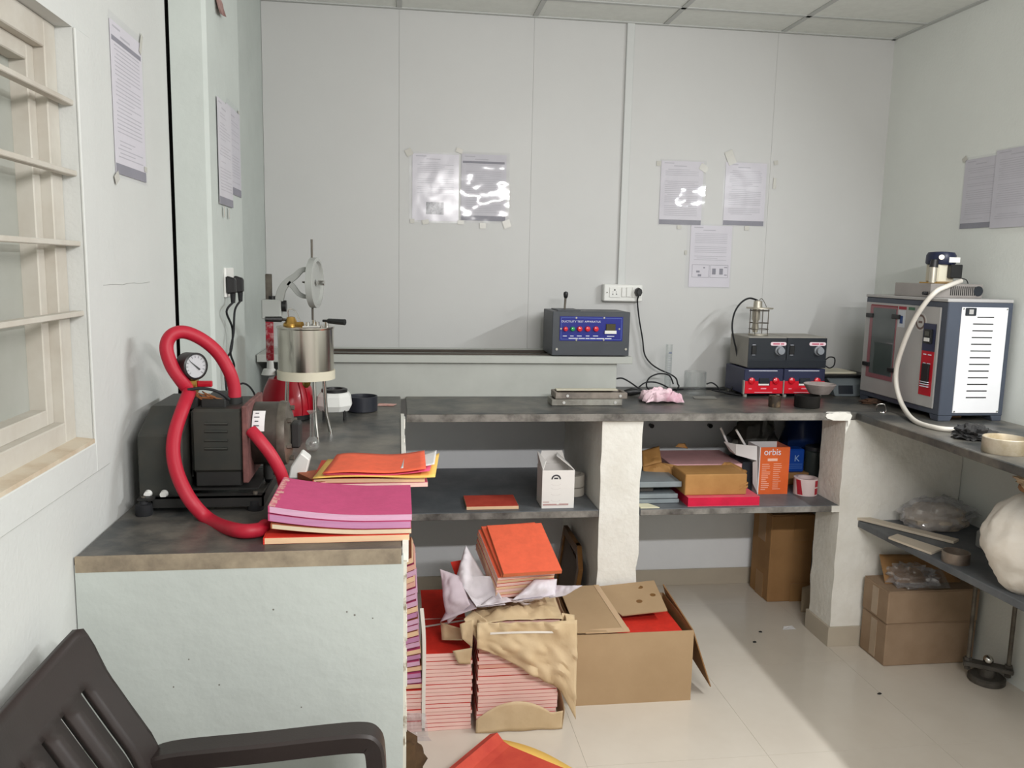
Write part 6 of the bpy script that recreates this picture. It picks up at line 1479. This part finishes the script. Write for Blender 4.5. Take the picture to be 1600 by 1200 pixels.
part('lid', MB().lathe(jq+Vector((0, 0, S(1270, 706, 3.40).z-ZS)), [(0.044, 0), (0.044, 0.016), (0.040, 0.019), (0.001, 0.019)], 28), mat('jar_lid', (50,54,60), 0.4), jr, smooth=True, angle=35)
q = at(1265, 776, Z=ZS); r_ = 0.050; q.y += r_; q.x += 0.004; hh = 0.072
tr_ = thing('tape_roll', 'red and white printed roll of tape on the right shelf by the corner pier', 'tape', q)
part('roll', MB().lathe(q, [(r_*0.72, 0), (r_, 0), (r_, hh), (r_*0.72, hh)], 36, closed=True), mat('white_tape', (226,206,204), 0.4, k=1.0, var=0.04), tr_, smooth=True, angle=35)
mb = MB()
for a0, a1, sl in ((205, 232, 14), (292, 318, 0),):
    for f0, f1 in ((0.08, 0.46), (0.54, 0.92)) if sl == 0 else ((0.06, 0.94),):
        n_ = 6; P = []
        for i in range(n_+1):
            an = R(a0+(a1-a0)*i/n_); an2 = R(a0-sl+(a1-a0)*i/n_)
            P.append((q+Vector((math.cos(an)*(r_+.0006), math.sin(an)*(r_+.0006), hh*f0)), q+Vector((math.cos(an2)*(r_+.0006), math.sin(an2)*(r_+.0006), hh*f1))))
        for i in range(n_): mb.add([P[i][0], P[i+1][0], P[i+1][1], P[i][1]], [(0,1,2,3)])
part('red_print', mb, mat('tape_red', (176,36,52), 0.5), tr_)
# pegs in the back wall of that bay
for px, lab in ((1016, 'left'), (1107, 'right')):
    p = at(px, 664, Y=YB); single('wall_peg', MB().cyl(p, p+Vector((0, -0.03, 0)), 0.008, 0.011, 12), BLACKP, '%s black peg on the wall of the right bay' % lab, 'peg', smooth=True)

# ================================================================== LEFT BAY SHELF
wy = at(868, 794, Z=ZS).y
xa = S(847, 794, wy).x; xb = S(895.5, 794, wy).x; zt_ = S(870, 735, wy).z
wbx = thing('white_box', 'small open white carton with a dark arch mark, on the left shelf by the pier', 'box', ((xa+xb)/2, wy+0.06, ZS))
WB = mat('white_carton', (230,226,222), 0.6, k=1.06, var=0.02); t_ = 0.002
fw = part('front_wall', MB().box(xa, xb, wy, wy+t_, ZS, zt_), WB, wbx)
part('back_wall', MB().box(xa, xb, wy+0.12, wy+0.12+t_, ZS, zt_), WB, wbx)
part('side_wall', MB().box(xa-t_, xa, wy, wy+0.122, ZS, zt_), WB, wbx); part('side_wall', MB().box(xb, xb+t_, wy, wy+0.122, ZS, zt_), WB, wbx)
part('bottom', MB().box(xa, xb, wy+t_, wy+0.12, ZS, ZS+0.002), WB, wbx)
mb = MB(); panel(mb, [(xb, wy+0.002, zt_), (xb, wy+0.12, zt_), (xb-0.05, wy+0.118, zt_+0.045), (xb-0.062, wy+0.06, zt_+0.045)], 0.002); part('flap', mb, WB, wbx)
mb = MB(); panel(mb, [(xa, wy+0.12, zt_), (xb-0.01, wy+0.12, zt_), (xb-0.02, wy+0.155, zt_+0.045), (xa+0.02, wy+0.155, zt_+0.045)], 0.002); part('flap', mb, WB, wbx)
mb = MB(); panel(mb, [(xa, wy+0.004, zt_), (xa, wy+0.118, zt_), (xa-0.006, wy+0.11, zt_+0.055), (xa+0.018, wy+0.04, zt_+0.03)], 0.002); part('flap', mb, WB, wbx)
pc = S(869, 749, wy); mb = MB()
n_ = 14; ri, ro = 0.0135, 0.0195
for i in range(n_):
    a0 = R(180*i/n_); a1 = R(180*(i+1)/n_)
    P = lambda r, an: (pc.x+r*math.cos(an), wy-0.0007, pc.z+r*math.sin(an))
    mb.add([P(ri, a0), P(ro, a0), P(ro, a1), P(ri, a1)], [(0,1,2,3)])
mb.box(pc.x-0.008, pc.x+0.008, wy-0.0008, wy, pc.z+0.001, pc.z+0.007)
part('arch_mark', mb, INK, fw)
mb = MB()
for (f, w0, w1) in ((0.155, 0.02, 0.22), (0.095, 0.02, 0.46), (0.10, 0.54, 0.84), (0.075, 0.02, 0.84)):
    mb.box(xa+(xb-xa)*w0, xa+(xb-xa)*w1, wy-0.0006, wy, ZS+(zt_-ZS)*f, ZS+(zt_-ZS)*f+0.003)
part('small_print', mb, mat('brown_pink_ink', (190,150,146), 0.6), fw)
mb = MB()
for k in (0.22, 0.38, 0.54, 0.64):
    for i in range(12):
        a0 = R(180*i/12+180); a1 = R(180*(i+1)/12+180); zc_ = ZS+(zt_-ZS)*k
        P = lambda r, an: (pc.x+r*math.cos(an), wy-0.0006, zc_+r*0.35*math.sin(an))
        mb.add([P(0.017, a0), P(0.0185, a0), P(0.0185, a1), P(0.017, a1)], [(0,1,2,3)])
part('ring_print', mb, mat('faint_ink', (206,196,194), 0.7), fw)
TPE = mat('grey_tape', (176,170,160), 0.5, var=0.05)
yt = 3.32; xt = S(893, 760, yt).x; rt = S(912.5, 760, yt).x-xt; z1_ = S(905, 758, yt).z; z2_ = S(905, 739, yt).z
for i, (za, zb_, lab) in enumerate(((ZS, z1_-0.001, 'lower of the two grey tape rolls stacked behind the white carton'), (z1_, z2_, 'upper of the two grey tape rolls stacked behind the white carton'))):
    q = Vector((xt, yt, za)); single('tape_roll', MB().lathe(q, [(rt*0.7, 0), (rt, 0.002), (rt, zb_-za-0.002), (rt*0.7, zb_-za)], 32, closed=True), TPE, lab, 'tape', loc=q, group='grey tape rolls', smooth=True, angle=35)
a = at(731, 809, Z=ZS); b = at(816, 804, Z=ZS)
notebook('orange notebook lying alone on the front of the left shelf', ((a.x+b.x)/2, 3.09+0.11, ZS), 0.0, b.x-a.x-0.006, 0.16, 0.013, C_BRICK, P_PEACH, spine='B')
# wooden frame leaning in the lower bay
WOOD = mat('dark_wood', (122,84,40), 0.45, rgb2=(96,62,28), scale=5, stretch=(1, 1, 6), lo=.3, hi=.7)
wf = thing('wooden_frame', 'brown wooden frame leaning against the pier in the lower left bay', 'frame', (0.73, 3.4, 0))
ya_, yb_ = 3.22, 3.60; xl_, xh_ = 0.700, 0.752; hz_ = 0.385
def lean(y0, y1, z0, z1, t=0.02):
    f = lambda z: xl_+(xh_-xl_)*z/hz_
    return MB().hexa([(f(z0), y0, z0), (f(z0)+t, y0, z0), (f(z0)+t, y1, z0), (f(z0), y1, z0), (f(z1), y0, z1), (f(z1)+t, y0, z1), (f(z1)+t, y1, z1), (f(z1), y1, z1)])
for y0, y1, z0, z1 in ((ya_, ya_+0.035, 0.002, hz_-0.07), (yb_-0.035, yb_, 0.002, hz_), (ya_+0.035, yb_-0.035, 0.002, 0.037), (ya_+0.10, yb_-0.035, hz_-0.035, hz_)):
    part('rail', lean(y0, y1, z0, z1), WOOD, wf, bevel=0.002)
f = lambda z: xl_+(xh_-xl_)*z/hz_
part('rail', MB().hexa([(f(hz_-.075), ya_, hz_-.075), (f(hz_-.075)+.02, ya_, hz_-.075), (f(hz_-.075)+.02, ya_+.035, hz_-.075), (f(hz_-.075), ya_+.035, hz_-.075), (f(hz_), ya_+.085, hz_), (f(hz_)+.02, ya_+.085, hz_), (f(hz_)+.02, ya_+.13, hz_), (f(hz_), ya_+.13, hz_)]), WOOD, wf)
part('panel', MB().hexa([(f(0.03)+0.008, ya_+0.03, 0.03), (f(0.03)+0.012, ya_+0.03, 0.03), (f(0.03)+0.012, yb_-0.03, 0.03), (f(0.03)+0.008, yb_-0.03, 0.03), (f(.33)+0.008, ya_+0.03, .31), (f(.33)+0.012, ya_+0.03, .31), (f(.35)+0.012, yb_-0.03, .35), (f(.35)+0.008, yb_-0.03, .35)]), mat('frame_panel', (86,62,36), 0.6), wf)

# ================================================================== CHAIR
CH = mat('brown_plastic', (60,50,48), 0.40, k=0.66, rgb2=(52,44,42), scale=3, bump=0.05, bscale=300)
ch = thing('plastic_chair', 'dark brown moulded plastic armchair with slotted back, in the lower left corner', 'chair', (-0.25, 1.2, 0))
prof = [(0.43, -0.365), (0.50, -0.372), (0.58, -0.388), (0.66, -0.412), (0.72, -0.436), (0.78, -0.470), (0.84, -0.503), (0.89, -0.522), (0.925, -0.531)]
def xprof(z):
    for (z0, x0), (z1, x1) in zip(prof[:-1], prof[1:]):
        if z <= z1: t = (z-z0)/(z1-z0); return x0+(x1-x0)*t
    return prof[-1][1]
CY0, CY1 = 1.428, 0.985
def back_pt(u, v):
    y = CY0+(CY1-CY0)*u
    ztop = 0.940-0.030*math.sin(math.pi*u)**0.9
    # rounded upper corners
    e = min(u, 1-u); ztop -= 0.05*max(0, 1-e/0.05)**2
    z = 0.43+(ztop-0.43)*v
    yy = y+(0.012 if u < .5 else -0.012)*(1-v)
    return Vector((xprof(z)-0.034*math.sin(math.pi*u), yy, z))
slots = [0.155, 0.30, 0.445, 0.59, 0.735, 0.88]
us = [0.0, 0.015, 0.03, 0.06, 0.10]
for s in slots: us += [s-0.017, s-0.008, s+0.008, s+0.017]
us += [0.93, 0.96, 0.985, 1.0]
us = sorted(us); vs = [i/30 for i in range(31)]
mb = MB(); idx = {}
def vid(i, j):
    if (i, j) not in idx: idx[(i, j)] = len(mb.v); mb.v.append(back_pt(us[i], vs[j]))
    return idx[(i, j)]
for i in range(len(us)-1):
    um = (us[i]+us[i+1])/2
    for j in range(30):
        vm = (vs[j]+vs[j+1])/2
        if any(abs(um-s) < 0.0165 for s in slots) and 0.16 < vm < 0.83: continue
        mb.f.append((vid(i, j), vid(i+1, j), vid(i+1, j+1), vid(i, j+1)))
o = part('backrest', mb, CH, ch, smooth=True, angle=60)
md = o.modifiers.new('thickness', 'SOLIDIFY'); md.thickness = 0.011; md.offset = 0
# seat
mb = MB(); n_ = 12
for j in range(n_+1):
    for i in range(n_+1):
        u = i/n_; v = j/n_
        x = -0.385+0.42*u; y = CY1+0.01+(CY0-CY1-0.02)*v
        z = 0.435-0.018*math.sin(math.pi*u)*math.sin(math.pi*v)-0.03*max(0, u-0.85)/0.15
        mb.v.append(Vector((x, y, z)))
for j in range(n_):
    for i in range(n_): a = j*(n_+1)+i; mb.f.append((a, a+1, a+n_+2, a+n_+1))
o = part('seat', mb, CH, ch, smooth=True, angle=60); md = o.modifiers.new('thickness', 'SOLIDIFY'); md.thickness = 0.010; md.offset = 0
def armrest(y, s):
    path = [Vector((-0.432, y, 0.672)), Vector((-0.415, y, 0.683)), Vector((-0.37, y+s*0.004, 0.687)), Vector((-0.25, y+s*0.008, 0.690)), Vector((-0.12, y+s*0.010, 0.697)), Vector((-0.065, y+s*0.009, 0.698)), Vector((-0.045, y+s*0.008, 0.690)), Vector((-0.036, y+s*0.006, 0.665)), Vector((-0.032, y+s*0.003, 0.58)), Vector((-0.026, y, 0.42))]
    path = spline(path, 4); rings = []
    for i, p in enumerate(path):
        tg = (path[min(i+1, len(path)-1)]-path[max(i-1, 0)]).normalized(); n = Vector((-tg.z, 0, tg.x)); b = Vector((0, 1, 0))
        w = 0.026; h = 0.012
        r = 0.005
        rings.append([p+n*h+b*(w-r), p+n*(h-r)+b*w, p-n*h+b*w, p-n*(h+0.010)+b*w, p-n*(h+0.010)+b*(w-0.006), p-n*h+b*(w-0.006), p-n*h-b*(w-0.006), p-n*(h+0.010)-b*(w-0.006), p-n*(h+0.010)-b*w, p-n*h-b*w, p+n*(h-r)-b*w, p+n*h-b*(w-r)])
    part('armrest', MB().loft(rings), CH, ch, smooth=True, angle=35)
armrest(CY0-0.005, 1); armrest(CY1+0.005, -1)
for (xa, xb, y) in ((-0.02, 0.005, CY0-0.004), (-0.02, 0.005, CY1+0.004), (-0.37, -0.43, CY0-0.004), (-0.37, -0.43, CY1+0.004)):
    part('leg', MB().hexa([(xb-0.016, y-0.018, 0), (xb+0.016, y-0.018, 0), (xb+0.016, y+0.018, 0), (xb-0.016, y+0.018, 0), (xa-0.026, y-0.026, 0.435), (xa+0.026, y-0.026, 0.435), (xa+0.026, y+0.026, 0.435), (xa-0.026, y+0.026, 0.435)]), CH, ch, bevel=0.005)

# ================================================================== NOTICES
PAP = mat('notice_paper', (206,203,209), 0.6, k=1.06, var=0.02, scale=10)
PAPB = mat('notice_paper_shade', (196,194,200), 0.6, k=1.04, var=0.03, scale=10)
GREYI = mat('grey_print', (182,180,187), 0.7, var=0.05); GREYD = mat('grey_band', (138,137,146), 0.7, var=0.06); PHOTO = mat('printed_photo', (110,110,114), 0.6, rgb2=(160,160,164), scale=60, lo=.4, hi=.6)
TAPEC = mat('clear_tape_bit', (186,184,176), 0.25, k=1.05, var=0.05)
SLEEVE = film_mat('laminate', 0.028, 5, 0.18, (0.97, 0.97, 0.98), 0.17, 0.02)
SLEEVE2 = film_mat('laminate_crinkled', 0.04, 7, 0.30, (0.97, 0.97, 0.98), 0.05, 0.02)
SLEEVE3 = film_mat('laminate_dull', 0.006, 7, 0.1, (0.97, 0.97, 0.98), 0.2, 0.02)
def notice(lab, bl, r, u, w, h, style, seed, M=None, film=None, tapes=()):
    r = Vector(r).normalized(); u = Vector(u).normalized(); n = r.cross(u); bl = Vector(bl)
    rot = Matrix((r, u, n)).transposed(); rn = random.Random(seed)
    t = thing('notice', lab, 'notice', bl+r*w/2)
    def q(nm, x0, x1, y0, y1, d0, d1, MM, par=t):
        return part(nm, MB().obox(bl+r*(x0+x1)/2+u*(y0+y1)/2+n*(d0+d1)/2, (x1-x0, y1-y0, d1-d0), rot), MM, par)
    sh_ = q('sheet', 0, w, 0, h, 0.0008, 0.0018, M or PAP)
    mb = MB()
    def line(x0, x1, y, th): mb.obox(bl+r*(x0+x1)/2+u*y+n*0.0019, (x1-x0, th, 0.0003), rot)
    y = h-0.022; m_ = 0.022; ymin = {'photo': 0.095, 'diagram': 0.115}.get(style, 0.035)
    line(m_*0.7, w*0.3, h-0.010, 0.004); line(w*0.3, w*0.6, y, 0.004); y -= 0.016
    while y > ymin:
        k = rn.random()
        if k < 0.12: y -= 0.010; continue
        line(m_+(0.0 if k > .3 else 0.012), w-m_-(0.0 if k > 0.35 else rn.random()*w*0.4), y, 0.0022); y -= 0.0085
    part('printed_text', mb, GREYI, sh_)
    if style == 'photo':
        ph = q('printed_photo', w*0.30, w*0.68, 0.028, 0.082, 0.0018, 0.0021, PHOTO, sh_)
    if style == 'diagram':
        for x0, x1 in ((w*.07, w*.49), (w*.51, w*.95)):
            mb = MB()
            for (a0, a1, b0, b1) in ((x0, x1, .045, .0465), (x0, x1, .1035, .105), (x0, x0+.0015, .045, .105), (x1-.0015, x1, .045, .105)):
                mb.obox(bl+r*(a0+a1)/2+u*(b0+b1)/2+n*0.0019, (a1-a0, b1-b0, 0.0003), rot)
            if x0 < w*.3: L_ = ((.25, .45, .068, .077), (.35, .55, .05, .06), (.65, .75, .088, .094))
            else: L_ = ((.12, .32, .060, .088), (.52, .72, .060, .088), (.78, .95, .092, .096), (.80, .95, .056, .060))
            for (a0, a1, b0, b1) in L_: mb.obox(bl+r*(x0+(x1-x0)*(a0+a1)/2)+u*(b0+b1)/2+n*0.0019, ((x1-x0)*(a1-a0), b1-b0, 0.0003), rot)
            part('diagram', mb, GREYD, sh_)
    if style in ('band', 'header'): q('grey_band', 0.001, w-0.001, 0.0, 0.022, 0.0018, 0.0021, GREYD, sh_)
    if style == 'header': q('header_band', 0.006, w-0.008, h-0.040, h-0.030, 0.0018, 0.0021, GREYD, sh_)
    if film:
        x0, x1, y0, y1 = film[1]
        mb = MB(); mb.patch(bl+r*x0+u*y0+n*0.003, bl+r*x1+u*y0+n*0.003, bl+r*x1+u*y1+n*0.003, bl+r*x0+u*y1+n*0.003, 16, 18, 0.0012, 22, seed)
        part('plastic_sleeve', mb, film[0], t, smooth=True, angle=80)
    for (x, y_, sx, sy, ang) in tapes:
        part('tape', MB().obox(bl+r*x+u*y_+n*0.0032, (sx, sy, 0.0004), rot@Matrix.Rotation(R(ang), 3, 'Z')), TAPEC, t)
    return t
r, u = (1, 0, 0), (0, 0, 1)
def bw(px, py): p = at(px, py, Y=YB); p.y = YB-0.0005; return p
p = bw(644, 344); notice('glossy laminated notice with a small dark photo, left of a pair on back wall', p, r, u, 0.207, 0.292, 'photo', 1, PAP, (SLEEVE, (-0.014, 0.208, -0.008, 0.300)), ((-0.015, 0.295, 0.03, 0.03, 30), (0.06, -0.006, 0.03, 0.02, 10), (0.0, -0.004, 0.02, 0.02, 0)))
p = bw(720, 344); notice('crinkled laminated notice with grey header and footer bands, right of a pair', p, r, u, 0.203, 0.292, 'header', 2, PAPB, (SLEEVE2, (-0.004, 0.218, -0.010, 0.302)), ((0.21, -0.012, 0.035, 0.035, 20), (0.10, -0.022, 0.028, 0.026, 0), (-0.01, 0.305, 0.03, 0.02, -20), (0.0, -0.01, 0.03, 0.018, 0)))
p = bw(1029, 350); notice('laminated notice with a grey footer band, right of the casing strip on the back wall', p, r, u, 0.205, 0.289, 'band', 3, PAP, (SLEEVE2, (-0.006, 0.218, -0.006, 0.296)), ((-0.012, 0.275, 0.022, 0.022, 0), (0.205, 0.262, 0.04, 0.03, -30), (0.10, -0.012, 0.02, 0.018, 0)))
p = bw(1129, 351.5); notice('notice with a corner held by crossed tape, rightmost on the back wall', p, r, u, 0.202, 0.289, 'band', 4, PAP, (SLEEVE3, (-0.008, 0.212, -0.006, 0.294)), ((0.02, 0.31, 0.04, 0.065, 25), (0.245, 0.295, 0.02, 0.02, 10), (0.245, 0.20, 0.015, 0.05, 0), (0.12, -0.012, 0.022, 0.02, 0)))
p = bw(1075, 448); notice('notice with two boxed diagrams, lowest of the three right of the casing strip', p, r, u, 0.203, 0.288, 'diagram', 5, PAP, (SLEEVE3, (-0.02, 0.21, -0.006, 0.296)), ((-0.02, 0.16, 0.012, 0.02, 0),))
# window wall
r2 = (0, 1, 0)
p = at(180, 270, X=XW); p.x = XW+0.0005; notice('laminated notice on the left wall between the window and the black gap', p, r2, u, 0.215, 0.315, 'header', 6, PAP, (SLEEVE, (-0.01, 0.222, -0.008, 0.33)), ((0.0, -0.01, 0.03, 0.02, 30), (0.21, 0.315, 0.015, 0.05, -25), (0.21, 0.03, 0.02, 0.012, 0)))
p = at(358, 312, X=XC); p.x = XC+0.0005; notice('faded notice on the pillar, partly under another', p+Vector((0, -0.02, 0.02)), r2, u, 0.205, 0.255, 'band', 7, PAPB, (SLEEVE, (0.0, 0.21, 0, 0.27)), ((0.19, 0.26, 0.02, 0.01, 0),))
p = at(341, 318, X=XC); p.x = XC+0.003; notice('curling notice with a grey footer band on the pillar above the black plugs', p, r2, u, 0.19, 0.290, 'band', 8, PAPB, None, ((0.05, -0.02, 0.012, 0.03, 0), (0.12, -0.02, 0.012, 0.03, 0)))
p = at(338, 6, X=XC+0.0); p.x = XC+0.001
single('tape_scrap', MB().patch(p+Vector((0.001, -0.03, 0.02)), p+Vector((0.012, -0.02, -0.03)), p+Vector((0.014, 0.05, -0.02)), p+Vector((0.001, 0.04, 0.03)), 5, 5, 0.006, 40, 3), mat('reddish_tape', (170,140,134), 0.6, rgb2=(120,84,80), scale=30), 'torn reddish tape scrap high on the pillar', 'tape', solid=0.001)
# right wall
sl = Vector((0.03, -1, 0)).normalized()
p = at(1500, 358, X=xr(3.2)); p.x = xr(p.y)-0.0005; notice('notice with a dark footer band, farther one on the right wall', p, sl, u, 0.205, 0.280, 'band', 9, PAPB, (SLEEVE, (-0.005, 0.21, 0, 0.29)), ((-0.005, 0.285, 0.025, 0.02, 30),))
p = at(1548, 357, X=xr(3.0)); p.x = xr(p.y)-0.003; notice('larger lilac-white notice cut by the right edge of the picture, on the right wall', p, sl, u, 0.26, 0.300, 'plain', 10, PAPB, (SLEEVE, (-0.005, 0.26, 0, 0.305)), ())
